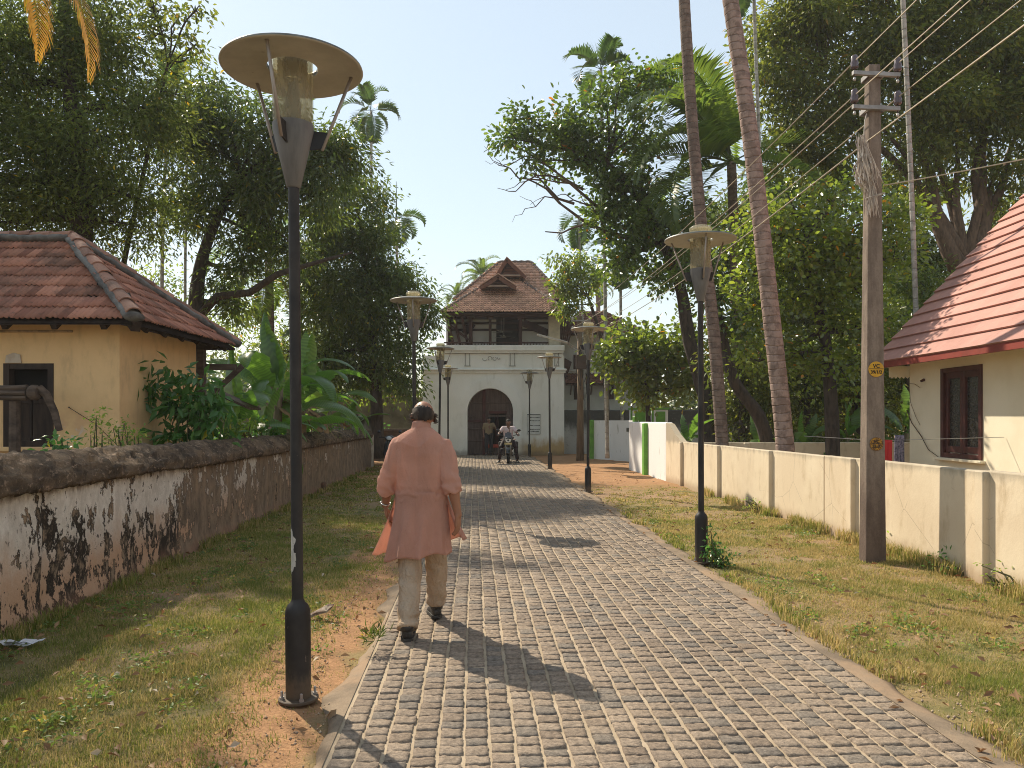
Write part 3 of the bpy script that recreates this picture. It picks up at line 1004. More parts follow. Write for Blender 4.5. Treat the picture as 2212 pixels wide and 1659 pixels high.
    b1 = MB(); b1.beam((ex + .0, ey0 + .06, ez - .075), (ex - .5, ey0 + .56, ez + .33), .11, .13); b1.build("hip_rafter", wood, ro)
    for y in np.arange(ey0 + .5, ey1, .55):
        b1 = MB(); b1.beam((ex - .06, y, ez - .07), (ex - .6, y, ez + .36), .07, .09); b1.build("rafter", wood, ro)
    b1 = MB(); b1.beam((ex - .28, ey0 + .3, ez + .03), (ex - .28, ey1 - .1, ez + .03), .08, .10); b1.build("wall_plate", wood, ro)
    # lean-to timber at the back corner
    b1 = MB()
    pm = at(435, 735, 12.7)
    b1.beam((x1w + .05, 12.75, 1.9), (x1w + .62, 12.8, 2.45), .07, .08)
    b1.beam((x1w - .05, 12.65, 2.42), (x1w + .55, 12.7, 2.42), .09, .10)
    b1.beam((x1w + .02, 12.6, .2), (x1w + .02, 12.6, 2.7), .10, .12)
    b1.build("bracket", wood2, h)
    b1 = MB(); b1.prism([(x1w + .02, 12.9, 2.02), (x1w + .70, 12.9, 1.72), (x1w + .70, 13.5, 1.72), (x1w + .02, 13.5, 2.02)], (0, 0, .04)); b1.build("lean_to_roof", wood2, h)
    # wire along the wall
    b1 = MB(); b1.tube([at(150, 896 - 15, 9.97), at(205, 930 - 15, 9.97), at(262, 985 - 15, 9.97)], .004, 5)
    b1.tube([at(149, 880, 9.98), at(149, 880, 9.93)], .010, 6)
    b1.build("wire", wood, h)
    # rough timber roller in front of the window
    t = thing("timber_roller", "weathered timber roller on a post in front of the cottage window", "well roller", (at(50, 0, 9.3).x, 9.3, 0))
    y = 9.3
    c0 = at(0, 848, y).z
    xA, xB = at(-160, 0, y).x, at(62, 0, y).x
    for k, (zz, yy, hh) in enumerate(((c0 + .055, y - .03, .06), (c0 - .005, y - .05, .055), (c0 - .065, y - .04, .05))):
        b1 = MB(); pts = [Vector((xA + (xB - xA) * i / 8, yy + random.uniform(-.005, .005), zz + random.uniform(-.006, .006))) for i in range(9)]
        b1.tube(pts, [(.04, hh / 2 + .006)] * 9, 8); b1.build("timber", wood2, t)
    b1 = MB(); pe = at(74, 848, y); b1.lathe([(.001, -.06), (.075, -.055), (.095, -.02), (.095, .02), (.075, .055), (.001, .06)], 14)
    b1.v = [Vector((v.z, v.x, v.y)) + pe for v in b1.v]; b1.build("end_block", wood2, t)
    b1 = MB(); b1.tube([at(84, 838, y + .02), at(100, 852, y + .03), at(118, 890, y + .05), at(128, 930, y + .05)], [.05, .05, .045, .042], 8); b1.build("crank_pole", wood2, t)
    b1 = MB(); b1.tube([(pe.x - .25, y + .02, 0), (pe.x - .25, y + .02, c0 - .1)], [.07, .06], 8); b1.build("post", wood2, t)
cottage()

# ------------------------------------------------------------------ the house on the right
def red_roof_house():
    h = thing("house", "cream house with a steep pinkish red roof of concrete courses on the right", "house", (9.5, 11, 0))
    n = NT("cream_house_paint")
    co = n.coord("World")
    col = n.mix(n.ramp(n.noise(co, 1.2, 5, 0.6), 0.35, 0.65), (0.78, 0.695, 0.53), (0.72, 0.635, 0.47))
    m = n.done(n.bsdf(col, 0.75, n.bump(n.noise(co, 25, 4, 0.6), 0.12, 0.008), 0, 0.25))
    XWa = 8.0
    y0, y1 = 4.0, 15.45
    wy0, wy1 = 13.05, 14.30
    wz0, wz1 = .86, 2.50
    b = MB()
    def blk(ya, yb, za, zb): b.box((XWa + .11, (ya + yb) / 2, (za + zb) / 2), (.22, yb - ya, zb - za))
    blk(y0, wy0, 0, 2.82); blk(wy1, y1, 0, 2.82); blk(wy0, wy1, 0, wz0); blk(wy0, wy1, wz1, 2.82)
    # gable end
    b.prism([(XWa + .22, y1 - .22, 0), (15, y1 - .22, 0), (15, y1 - .22, 9.5), (XWa + .22, y1 - .22, 2.82)], (0, .22, 0))
    b.build("wall", m, h)
    # window
    fr = m_simple("maroon_window_paint", (0.085, 0.022, 0.018), (0.055, 0.015, 0.013), 4, .5, .1, 30)
    gl = NT("curtained_glass"); co = gl.coord("World")
    lace = gl.noise(co, 34, 5, .8)
    g = gl.done(gl.bsdf(gl.mix(gl.ramp(lace, .42, .62), (0.012, 0.010, 0.009), (0.06, 0.055, 0.05)), 0.25, None, 0, .5))
    wn_ = MB(); X = XWa - .015; fw = .085
    ym, zm = (wy0 + wy1) / 2, (wz0 + wz1) / 2
    for yy in (wy0 + fw / 2, wy1 - fw / 2): wn_.bbox((X + .05, yy, zm), (.13, fw, wz1 - wz0), .006)
    for zz in (wz0 + fw / 2, wz1 - fw / 2): wn_.bbox((X + .052, ym, zz), (.12, wy1 - wy0 - 2 * fw, fw), .006)
    wo_ = wn_.build("window", fr, h)
    for k in (0, 1):
        ya = wy0 + fw + k * (wy1 - wy0 - 2 * fw) / 2; yb = ya + (wy1 - wy0 - 2 * fw) / 2
        s = MB(); q = .075
        for yy in (ya + q / 2 + .003, yb - q / 2 - .003): s.bbox((X + .06, yy, zm), (.05, q, wz1 - wz0 - 2 * fw), .006)
        for zz in (wz0 + fw + .07, wz1 - fw - .05): s.bbox((X + .061, (ya + yb) / 2, zz), (.045, yb - ya - 2 * q, .12), .006)
        s.build("sash", fr, wo_)
        s = MB(); s.box((X + .085, (ya + yb) / 2, zm), (.008, yb - ya - 2 * q - .004, wz1 - wz0 - 2 * fw - .2)); s.build("pane", g, wo_)
    b = MB(); b.bbox((X - .01, ym, wz0 - .03), (.14, wy1 - wy0 + .16, .05), .01); b.build("sill", m, h)
    # roof: sloping slab carrying long courses
    n = NT("pink_roof_paint")
    co = n.coord("World")
    a = n.noise(co, 1.4, 6, .62); b_ = n.noise(co, 9, 6, .7)
    col = n.mix(n.ramp(a, .35, .65), (0.48, 0.255, 0.212), (0.41, 0.208, 0.172))
    col = n.mix(n.math('MULTIPLY', n.ramp(b_, .56, .72), .45), col, (0.27, 0.15, 0.12))
    col = n.hsv(col, .5, 1.0, n.math('MULTIPLY_ADD', n.objrand(), .16, .92))
    rm = n.done(n.bsdf(col, .72, n.bump(n.math('ADD', n.noise(co, 6, 6, .7), n.math('MULTIPLY', b_, .5)), .45, .02), 0, .25))
    fm = m_simple("red_fascia_paint", (0.24, 0.035, 0.022), (0.19, 0.03, 0.018), 4, .6, .15, 20)
    def EX(y): return 7.36 + 0.006 * (y - 11)     # eave line
    ez = 2.70
    run = np.array((1.0, 0.0, 1.10)); ln = np.linalg.norm(run); run = Vector(run / ln)
    nrm = Vector((-1.10 / ln, 0, 1.0 / ln))
    ye0, ye1 = 3.4, 15.75
    base = MB()
    SL = 8.2
    p0, p1 = Vector((EX(ye0), ye0, ez)), Vector((EX(ye1), ye1, ez))
    base.add([p0, p1, p1 + run * SL, p0 + run * SL] + [q - nrm * .10 for q in (p0, p1, p1 + run * SL, p0 + run * SL)],
             [(0, 1, 2, 3), (4, 7, 6, 5), (0, 4, 5, 1), (1, 5, 6, 2), (2, 6, 7, 3), (3, 7, 4, 0)])
    ro = base.build("roof", fm, h)
    pitch = .325
    k = 0
    t = 0.0
    while t < SL - .1:
        c = MB()
        a0, a1 = t - (.02 if k == 0 else 0), t + pitch + .05
        l0, l1 = .060, .012
        nseg = 24
        V = []
        for i in range(nseg + 1):
            y = ye0 - .02 + (ye1 - ye0 + .04) * i / nseg
            e = Vector((EX(y), y, ez))
            j = .006 * mnoise.noise(Vector((y * 1.5, k * 3.1, 0)))
            V += [e + run * (a0 + j) + nrm * (l0 - .034), e + run * (a0 + j - .006) + nrm * l0, e + run * ((a0 + a1) / 2) + nrm * ((l0 + l1) / 2 + j), e + run * a1 + nrm * l1]
        fs = []
        for i in range(nseg):
            for q in range(3):
                fs.append((i * 4 + q, (i + 1) * 4 + q, (i + 1) * 4 + q + 1, i * 4 + q + 1))
        fs += [(0, 1, 2, 3), tuple(nseg * 4 + q for q in (3, 2, 1, 0))]
        c.add(V, fs)
        c.build("roof_course", rm, ro)
        t += pitch; k += 1
    b = MB(); b.prism([(EX(ye0) - .03, ye0 - .03, ez - .115), (EX(ye1) - .03, ye1 + .03, ez - .115), (EX(ye1) - .03, ye1 + .03, ez + .02), (EX(ye0) - .03, ye0 - .03, ez + .02)], (.07, 0, 0))
    b.build("fascia", fm, h)
    # soffit
    b = MB(); b.prism([(EX(ye0) + .045, ye0, ez - .10), (EX(ye1) + .045, ye1, ez - .10), (XWa - .003, ye1, ez + .0), (XWa - .003, ye0, ez + .0)], (0, 0, .03)); b.build("soffit", m, h)
    # small scalloped awning past the corner
    aw = MB()
    V, fs = [], []
    ns = 25
    for i in range(ns):
        x = 7.62 + (8.05 - 7.62) * i / (ns - 1)
        zc = 2.40 + .016 * math.sin(i / (ns - 1) * 5.5 * 2 * math.pi)
        V += [(x, 15.52, zc), (x, 15.54, 2.60)]
    fs = [(2 * i, 2 * i + 2, 2 * i + 3, 2 * i + 1) for i in range(ns - 1)]
    aw.add(V, fs); aw.prism([(7.62, 15.50, 2.6), (8.05, 15.50, 2.6), (8.05, 16.3, 2.66), (7.62, 16.3, 2.66)], (0, 0, .03))
    o = aw.build("awning", m, h)
    # bulb holder and dry creeper stems on the wall
    b = MB(); b.tube([(XWa, 14.9, 2.33), (XWa - .07, 14.9, 2.30)], [.03, .022], 8); b.build("lamp_holder", fr, h)
    b = MB()
    b.tube([(7.97, 15.5, 1.75), (7.96, 15.3, 1.50), (7.97, 14.95, 1.23), (7.97, 14.7, .98), (7.97, 14.2, .80)], [.012, .01, .01, .008, .005], 5)
    b.tube([(7.97, 15.42, 2.28), (7.97, 15.36, 1.9), (7.97, 15.15, 1.6), (7.97, 15.0, 1.45)], .005, 5)
    b.tube([(7.97, 15.42, 2.28), (7.97, 15.2, 2.26), (7.97, 15.0, 2.18)], .004, 5)
    b.build("dry_creeper", m_simple("dry_stem", (0.10, 0.07, 0.045), None, 5, .9, .2), h)
    b = MB(); b.tube([(9.62, 6.9, 4.9), (9.62, 6.9, 5.25)], .02, 8); b.build("cable_mast", fm, h)
red_roof_house()
# ------------------------------------------------------------------ the gatehouse
def tiles_on(parent, polys, tw, tl, mat, off, name="roof_tile"):
    """polys: (E0, E1, up, sl, clip) ; one joined mesh of small far tiles"""
    TV, TF = tile_arrays(tw * 1.03, tl, fine=False)
    VV, FF, nv = [], [], 0
    for (E0, E1, up, sl, clip) in polys:
        for (o, e, u, nn) in slope(E0, E1, up, 0, sl, tw, tl, clip):
            M = np.array(Matrix((e, u, nn)).transposed())
            W = (TV * np.array([1, 1, 2.1]) + RNG.normal(0, .0025, (1, 3))) @ M.T + np.array(o - off)
            VV.append(W); FF.append(TF + nv); nv += len(TV)
    return props(link(name, np_mesh(name, np.concatenate(VV), np.concatenate(FF)), parent, mat), kind="stuff")

def hip_faces(x0, x1, y0, y1, ez, xr0, xr1, yr, rz):
    """slopes of a hip roof whose ridge runs along x from xr0 to xr1"""
    fs = []
    def sd(E0, E1, top0, top1):
        E0, E1, top0, top1 = map(Vector, (E0, E1, top0, top1))
        e = (E1 - E0).normalized(); L = (E1 - E0).length
        up = (top0 - E0) - e * (top0 - E0).dot(e)
        sl = up.length
        a0 = (top0 - E0).dot(e); a1 = (top1 - E0).dot(e)
        def clip(a, b):
            t = b / sl
            return t < 1.0 and a0 * t - .05 < a < L + (a1 - L) * t + .05
        fs.append((E0, E1, up, sl, clip))
    sd((x0, y0, ez), (x1, y0, ez), (xr0, yr, rz), (xr1, yr, rz))
    sd((x1, y0, ez), (x1, y1, ez), (xr1, yr, rz), (xr1, yr, rz))
    sd((x1, y1, ez), (x0, y1, ez), (xr1, yr, rz), (xr0, yr, rz))
    sd((x0, y1, ez), (x0, y0, ez), (xr0, yr, rz), (xr0, yr, rz))
    return fs

def gatehouse():
    Y0 = 33.4
    h = thing("gatehouse", "white gatehouse with an arched wooden gate, open timber upper storey and tiled gabled roof", "gatehouse", (-0.9, Y0 + 2, 0))
    off = root_of(h)
    n = NT("gate_limewash")
    co = n.coord("World"); s = n.sep(co)
    a = n.noise(co, .9, 6, .6); b = n.noise(n.mapping(co, (1, 1, .3)), 3.5, 6, .68)
    col = n.mix(n.ramp(a, .35, .65), (0.80, 0.80, 0.755), (0.735, 0.74, 0.69))
    col = n.mix(n.math('MULTIPLY', n.ramp(b, .52, .75), .35), col, (0.42, 0.41, 0.35))
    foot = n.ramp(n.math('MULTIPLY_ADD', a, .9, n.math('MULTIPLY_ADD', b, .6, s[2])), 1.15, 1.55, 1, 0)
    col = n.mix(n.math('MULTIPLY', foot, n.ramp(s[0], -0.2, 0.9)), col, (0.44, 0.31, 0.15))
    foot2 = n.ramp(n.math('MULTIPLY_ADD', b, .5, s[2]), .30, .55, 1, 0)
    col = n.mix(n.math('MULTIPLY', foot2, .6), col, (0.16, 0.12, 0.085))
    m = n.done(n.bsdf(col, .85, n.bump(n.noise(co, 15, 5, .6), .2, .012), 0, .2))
    XL, XR = -3.89, 2.27
    cx, ra, zs = -0.946, 0.99, 1.93
    D = 0.85
    # front wall with the arch
    V, fs = [], []
    top = 4.35
    prof = [(cx - ra, 0.0), (cx - ra, zs)] + [(cx - ra * math.cos(t), zs + ra * math.sin(t)) for t in np.linspace(0, math.pi, 25)[1:-1]] + [(cx + ra, zs), (cx + ra, 0.0)]
    mbd = MB()
    mbd.box(((XL + cx - ra) / 2, Y0 + D / 2, top / 2), (cx - ra - XL, D, top))
    mbd.box(((XR + cx + ra) / 2, Y0 + D / 2, top / 2), (XR - cx - ra, D, top))
    arc = prof[1:-1]
    for (xa, za), (xb, zb) in zip(arc[:-1], arc[1:]):
        mbd.add([(xa, Y0, za), (xb, Y0, zb), (xb, Y0, top), (xa, Y0, top), (xa, Y0 + D, za), (xb, Y0 + D, zb), (xb, Y0 + D, top), (xa, Y0 + D, top)],
                [(0, 1, 2, 3), (4, 7, 6, 5), (0, 4, 5, 1), (3, 2, 6, 7)])
    # body behind: side walls and back
    mbd.box((XL + .2, Y0 + D + 2.3, top / 2), (.4, 4.6, top)); mbd.box((XR - .2, Y0 + D + 2.3, top / 2), (.4, 4.6, top))
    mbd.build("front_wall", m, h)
    # raised surround of the arch
    ro, oy = 1.385, .10
    V, fs = [], []
    ts = [(-1, 0)] + list(np.linspace(0, math.pi, 33)) + [(1, 0)]
    inner, outer = [], []
    inner.append((cx - ra, 0)); outer.append((cx - ro, 0))
    for t in np.linspace(0, math.pi, 33):
        inner.append((cx - ra * math.cos(t), zs + ra * math.sin(t))); outer.append((cx - ro * math.cos(t), zs + ro * math.sin(t)))
    inner.append((cx + ra, 0)); outer.append((cx + ro, 0))
    sr = MB()
    for i in range(len(inner) - 1):
        (ax, az), (bx, bz), (c_x, cz), (dx, dz) = inner[i], inner[i + 1], outer[i + 1], outer[i]
        y1, y2 = Y0 - oy, Y0 + .004
        sr.add([(ax, y1, az), (bx, y1, bz), (c_x, y1, cz), (dx, y1, dz), (ax, y2, az), (bx, y2, bz), (c_x, y2, cz), (dx, y2, dz)],
               [(0, 3, 2, 1), (0, 1, 5, 4), (3, 7, 6, 2)])
    sr.build("arch_surround", m, h)
    # cornices and upper band
    c = MB()
    c.bbox(((XL + XR) / 2 + .02, Y0 - .03, 3.73), (XR - XL + .16, .22, .09), .02)
    c.bbox(((XL + XR) / 2 + .02, Y0 - .005, 3.63), (XR - XL + .08, .14, .09), .02)
    c.build("cornice", m, h)
    PXL, PXR = -2.98, 2.22
    c = MB()
    c.box(((PXL + PXR) / 2, Y0 + .16, 4.10), (PXR - PXL, .44, .66))
    c.build("parapet", m, h)
    c = MB()
    c.bbox(((PXL + PXR) / 2, Y0 + .08, 4.66), (PXR - PXL + .10, .62, .25), .02)
    c.bbox(((PXL + PXR) / 2, Y0 + .10, 4.49), (PXR - PXL + .02, .54, .09), .015)
    c.build("parapet_coping", m, h)
    # relief: paired strips and rounded characters
    def zx(zx_, zy_):  # from the enlarged picture of the gatehouse
        return at((850 + zx_ / 2.949) / 1.085, (550 + zy_ / 2.949) / 1.085, Y0)
    c = MB()
    for (xa, xb) in ((710, 740), (1020, 1050), (1327, 1352)):
        for x in (xa, xb):
            p, q = zx(x, 812), zx(x, 908)
            c.beam((p.x, Y0 - .075, p.z), (q.x, Y0 - .075, q.z), .035, .03)
        for z in (812, 908):
            p, q = zx(xa - 7, z), zx(xb + 7, z)
            c.beam((p.x, Y0 - .072, p.z), (q.x, Y0 - .072, q.z), .024, .035)
    mr = m_simple("relief_shade", (0.36, 0.36, 0.33), None, 4, .9, .1)
    c.build("relief_strip", mr, h)
    c = MB()
    def arcs(px, py, r, t0, t1):
        p = zx(px, py)
        pts = [Vector((p.x + r * math.cos(t), Y0 - .07, p.z + r * math.sin(t))) for t in np.linspace(R(t0), R(t1), 14)]
        c.tube(pts, .014, 6)
    arcs(845, 856, .10, 180, 330); arcs(880, 856, .085, -40, 250); arcs(912, 858, .075, 120, 420); arcs(940, 852, .06, 160, 360)
    c.build("relief_lettering", mr, h)
    # ---- the gate
    wood = m_simple("old_gate_timber", (0.145, 0.102, 0.086), (0.080, 0.056, 0.049), 4, .85, .5, 26, stretch=(3, 3, .5))
    beam_m = m_simple("maroon_timber", (0.10, 0.028, 0.026), (0.055, 0.018, 0.017), 4, .7, .3, 26)
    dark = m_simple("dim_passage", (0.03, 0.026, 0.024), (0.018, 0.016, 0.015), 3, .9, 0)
    gd = MB()
    gy = Y0 + .42
    g = bpy.data.objects.new("gate_door", None); C.objects.link(g); g.parent = h; g.location = Vector((cx, gy, 0)) - off
    def inside(x, z): return z < zs or (x - cx) ** 2 + (z - zs) ** 2 < (ra - .005) ** 2
    wx0, wx1, wz0, wz1 = -0.61, -0.13, .30, 1.75     # wicket opening
    wx0 = -1.02 + .0; wx0 = at(1064 - 8, 0, gy).x; wx1 = at(1094, 0, gy).x
    # boards
    bw = .165
    x = cx - ra
    while x < cx + ra - .01:
        xa, xb = x + .004, min(x + bw, cx + ra) - .004
        xm = (xa + xb) / 2
        dd = min(max(abs(xa - cx), abs(xb - cx)), ra - .002)
        zt = zs + math.sqrt(max(ra * ra - dd * dd, 0)) + .02
        zt_l = zs + math.sqrt(max(ra ** 2 - min(abs(xa - cx), ra) ** 2, 0)); zt_r = zs + math.sqrt(max(ra ** 2 - min(abs(xb - cx), ra) ** 2, 0))
        segs = [(.03, None)]
        if xm > wx0 and xm < wx1: segs = [(.03, .36), (1.80, None)]
        for (z0, z1) in segs:
            bb = MB()
            y = gy + random.uniform(-.006, .006)
            if z1 is None: poly = [(xa, y, z0), (xb, y, z0), (xb, y, zt_r), (xa, y, zt_l)]
            else: poly = [(xa, y, z0), (xb, y, z0), (xb, y, z1), (xa, y, z1)]
            bb.prism(poly, (0, .04, 0)); bb.build("plank", wood, g)
        x += bw
    # rails, stiles
    def rail(xa, xb, z, hh=.055, mt=wood):
        bb = MB(); bb.bbox(((xa + xb) / 2, gy - .03, z), (xb - xa, .05, hh), .01); bb.build("rail", mt, g)
    zsx = lambda py: at(0, (850 + py / 6.38) / 1.085, gy).z
    xsx = lambda px: at((1000 + px / 6.38) / 1.085, 0, gy).x
    for py in (805, 990, 1172): rail(xsx(612), xsx(838), zsx(py))
    rail(xsx(640), xsx(838), zsx(602)); rail(xsx(885), xsx(1265), zsx(600)); rail(xsx(905), xsx(1290), zsx(798), .07); rail(xsx(930), xsx(1200), zsx(742), .12, beam_m)
    rail(xsx(612), xsx(820), zsx(868), .10, beam_m)
    bb = MB(); bb.bbox((xsx(858), gy - .04, 1.45), (.14, .08, 2.86), .012); bb.build("stile", beam_m, g)
    bb = MB(); bb.bbox((xsx(893), gy - .035, .92), (.10, .06, 1.72), .01); bb.bbox((xsx(1262), gy - .035, .92), (.10, .06, 1.72), .01); bb.build("wicket_frame", wood, g)
    rd = m_simple("red_threshold_paint", (0.42, 0.06, 0.03), None, 4, .5, .1)
    bb = MB(); bb.bbox(((wx0 + wx1) / 2 - .1, gy - .05, .40), (.78, .06, .15), .01); bb.build("threshold", rd, g)
    # passage behind
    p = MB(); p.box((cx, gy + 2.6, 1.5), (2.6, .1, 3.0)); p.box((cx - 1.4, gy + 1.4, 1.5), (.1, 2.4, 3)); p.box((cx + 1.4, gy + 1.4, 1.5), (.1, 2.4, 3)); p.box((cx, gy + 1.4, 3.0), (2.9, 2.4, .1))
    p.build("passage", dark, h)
    p = MB(); p.tube([(xsx(1040), gy + 1.2, 0), (xsx(1040), gy + 1.2, 2.9)], .10, 10); p.build("passage_column", beam_m, h)
    # ---- notice painted on the wall
    wp = m_simple("notice_white", (0.66, 0.68, 0.66), (0.6, 0.62, 0.6), 4, .7, .05)
    ink = m_simple("notice_ink", (0.05, 0.055, 0.06), None, 4, .7, 0)
    nt = MB(); pa, pb = at(1139, 895, Y0), at(1167, 938, Y0)
    nx0, nx1, nz1, nz0 = pa.x, pb.x, pa.z, pb.z
    nt.bbox(((nx0 + nx1) / 2, Y0 - .012, (nz0 + nz1) / 2), (nx1 - nx0, .03, nz1 - nz0), .004)
    no = nt.build("notice_board", wp, h)
    b1 = MB(); b1.box(((nx0 + nx1) / 2, Y0 - .03, nz1 - .012), (nx1 - nx0 + .02, .02, .03)); b1.build("top_strip", ink, no)
    b1 = MB()
    for xx in (nx0, nx1): b1.box((xx, Y0 - .014, (nz0 + nz1) / 2 - .01), (.016, .034, nz1 - nz0 - .02))
    b1.box(((nx0 + nx1) / 2, Y0 - .014, nz0), (nx1 - nx0 - .02, .036, .016)); b1.build("board_frame", mr, no)
    b1 = MB()
    for py in (822, 868, 938, 995):
        z = zsx(py)
        for (xa, xb) in ((1545, 1590), (1608, 1685)):
            x, xe = xsx(xa), xsx(xb)
            while x < xe:
                w = random.uniform(.02, .05); b1.box((x + w / 2, Y0 - .0295, z + random.uniform(-.004, .004)), (w, .004, .034)); x += w + .014
    z = zsx(1027); x = xsx(1515)
    while x < xsx(1665):
        w = random.uniform(.025, .05); b1.box((x + w / 2, Y0 - .0295, z), (w, .004, .05)); x += w + .02
    b1.build("lettering", ink, no)
    # ---- upper storey
    tw_ = m_simple("dark_roof_timber", (0.075, 0.030, 0.024), (0.040, 0.018, 0.015), 3, .75, .3, 18)
    u = MB()
    u.box(((PXL + PXR) / 2, Y0 + 2.4, 4.46), (PXR - PXL - .1, 4.2, .14)); u.build("upper_floor", tw_, h)
    inner_w = m_simple("inner_white", (0.80, 0.78, 0.74), (0.74, 0.72, 0.67), 2, .85, .1)
    u = MB()
    yb = Y0 + 1.45
    dx0, dx1 = zx(925, 0).x * 1.06, zx(1078, 0).x * 1.06
    u.box(((PXL + dx0) / 2, yb, 5.5), (dx0 - PXL, .2, 2.0)); u.box(((PXR + dx1) / 2, yb, 5.5), (PXR - dx1, .2, 2.0)); u.box(((dx0 + dx1) / 2, yb, 6.3), (dx1 - dx0, .2, .4))
    u.build("back_wall", inner_w, h)
    u = MB(); u.box(((dx0 + dx1) / 2, yb + .09, 5.3), (dx1 - dx0, .06, 1.8)); u.build("dark_doorway", dark, h)  # near-black panel stands in for the shade inside the open doorway
    for px_ in (745, 880, 1090):
        x = zx(px_, 0).x
        u = MB(); u.bbox((x, Y0 + .25, 5.5), (.155 if px_ != 880 else .12, .15, 1.5), .015); u.bbox((x, Y0 + .25, 6.02), (.30, .2, .1), .02); u.build("timber_column", tw_, h)
    u = MB(); x = zx(1326, 0).x; u.bbox((x, Y0 + .4, 5.5), (.50, .5, 1.6), .02); u.build("corner_pier", m_simple("cream_pier", (0.60, 0.53, 0.40), None, 3, .85, .1), h)
    u = MB()
    u.box(((PXL + PXR) / 2, Y0 + .25, 6.14), (PXR - PXL, .2, .16))
    u.box(((PXL + PXR) / 2 - .2, yb - .12, 5.62), (PXR - PXL - .5, .05, .10)); u.box(((PXL + PXR) / 2 - .2, yb - .12, 5.92), (PXR - PXL - .5, .05, .10))
    u.build("tie_beam", tw_, h)
    u = MB(); u.box(((PXL + zx(1288, 0).x) / 2, Y0 + .22, 4.93), (zx(1288, 0).x - PXL, .08, .06))
    u.build("handrail", tw_, h)
    for i in range(34):
        x = PXL + .15 + i * .135
        if x > zx(1280, 0).x: break
        b1 = MB(); b1.lathe([(.018, 0), (.03, .03), (.018, .06), (.018, .10)], 6, (x, Y0 + .22, 4.79)); b1.build("baluster", tw_, h)
    # slanting timber bays left and right, with cross bars
    u = MB()
    xl0, xl1 = zx(572, 0).x, zx(690, 0).x
    for xx in (xl0 + .05, xl0 + .35, xl1 - .05):
        u.beam((xx, Y0 + .1, 6.1), (xx + .28, Y0 + .3, 4.8), .11, .11)
    u.beam((xl0 + .1, Y0 + .22, 5.75), (xl1 + .25, Y0 + .22, 5.05), .12, .09)
    u.box((xl0 + .12, Y0 + 1.3, 5.5), (.06, 2.2, 1.4))
    u.build("timber_bay", tw_, h)
    u = MB()
    for (xa, za, xb, zb) in ((755, 595, 690, 665), (1110, 590, 1290, 665)):
        p, q = zx(xa, za), zx(xb, zb)
        u = MB(); u.beam((p.x, Y0 + .9, p.z), (q.x, Y0 + .9, q.z), .10, .32); u.build("slanting_brace", tw_, h)
    p0, p1, p2, p3 = zx(1365, 545), zx(1490, 535), zx(1435, 738), zx(1365, 705)
    for k in range(6):
        t0, t1 = k / 6, (k + 1) / 6 - .02
        b1 = MB()
        qa, qb = p0.lerp(p1, t0), p0.lerp(p1, t1); qc, qd = p3.lerp(p2, t1), p3.lerp(p2, t0)
        sh = Vector((0, .75, 0))
        b1.prism([qa + sh, qb + sh, qc + sh, qd + sh], (0, .06, 0)); b1.build("plank", tw_, h)
    # fans hanging inside
    fw = m_simple("cream_fan", (0.5, 0.47, 0.40), None, 3, .5, 0)
    for (px_, pz_, yy) in ((955, 650, 1.0), (975, 690, .8)):
        p = zx(px_, pz_); yy = Y0 + yy
        b1 = MB(); b1.tube([(p.x, yy, 6.1), (p.x, yy, p.z)], .012, 6); b1.lathe([(.001, -.06), (.07, -.05), (.08, 0), (.03, .05)], 10, (p.x, yy, p.z))
        for k in range(3):
            t = R(15 + 120 * k); b1.beam((p.x, yy, p.z - .02), (p.x + .52 * math.cos(t), yy + .52 * math.sin(t), p.z - .02), .11, .008)
        b1.build("ceiling_fan", fw, h)
    # ---- roofs
    clay = m_clay("gate_clay_tile", (0.66, 0.41, 0.295), (0.58, 0.345, 0.245), (0.20, 0.12, 0.09), .22)
    capm = m_simple("weathered_cap", (0.085, 0.068, 0.058), (0.15, 0.095, 0.07), 5, .95, .6, 16)
    roof = bpy.data.objects.new("roof", None); C.objects.link(roof); roof.parent = h; roof.location = (0, 0, 6)
    roff = root_of(roof)
    low = hip_faces(-3.02, 2.42, 32.75, 42.9, 6.12, -0.95, 0.35, 37.8, 8.42)
    upp = hip_faces(-2.75, 2.55, 36.3, 42.7, 7.20, -0.65, 0.97, 39.5, 9.62)
    def slab(x0, x1, y0, y1, ez, xr0, xr1, yr, rz, nm):
        e = ez - .03; r = rz - .03
        b1 = MB(); V = [(x0, y0, e), (x1, y0, e), (x1, y1, e), (x0, y1, e), (xr0, yr, r), (xr1, yr, r)]
        b1.add(V, [(0, 1, 5, 4), (1, 2, 5), (2, 3, 4, 5), (3, 0, 4), (3, 2, 1, 0)])
        b1.build(nm, tw_, roof)
    slab(-3.02, 2.42, 32.75, 42.9, 6.12, -0.95, 0.35, 37.8, 8.42, "roof_boarding")
    slab(-2.75, 2.55, 36.3, 42.7, 7.20, -0.65, 0.97, 39.5, 9.62, "roof_boarding")
    tiles_on(roof, low, .150, .31, clay, roff)
    tiles_on(roof, upp, .150, .31, clay, roff)
    def cap(p, q, r=.10):
        p, q = Vector(p), Vector(q); N = int((q - p).length / .28)
        b1 = MB()
        pts = []
        rad = []
        for i in range(N * 2 + 1):
            t = i / (N * 2); pts.append(p.lerp(q, t) + Vector((0, 0, .03 + random.uniform(-.008, .008)))); rad.append(r * (1.15 if i % 2 else .9))
        b1.tube(pts, rad, 8); b1.build("ridge_cap", capm, roof)
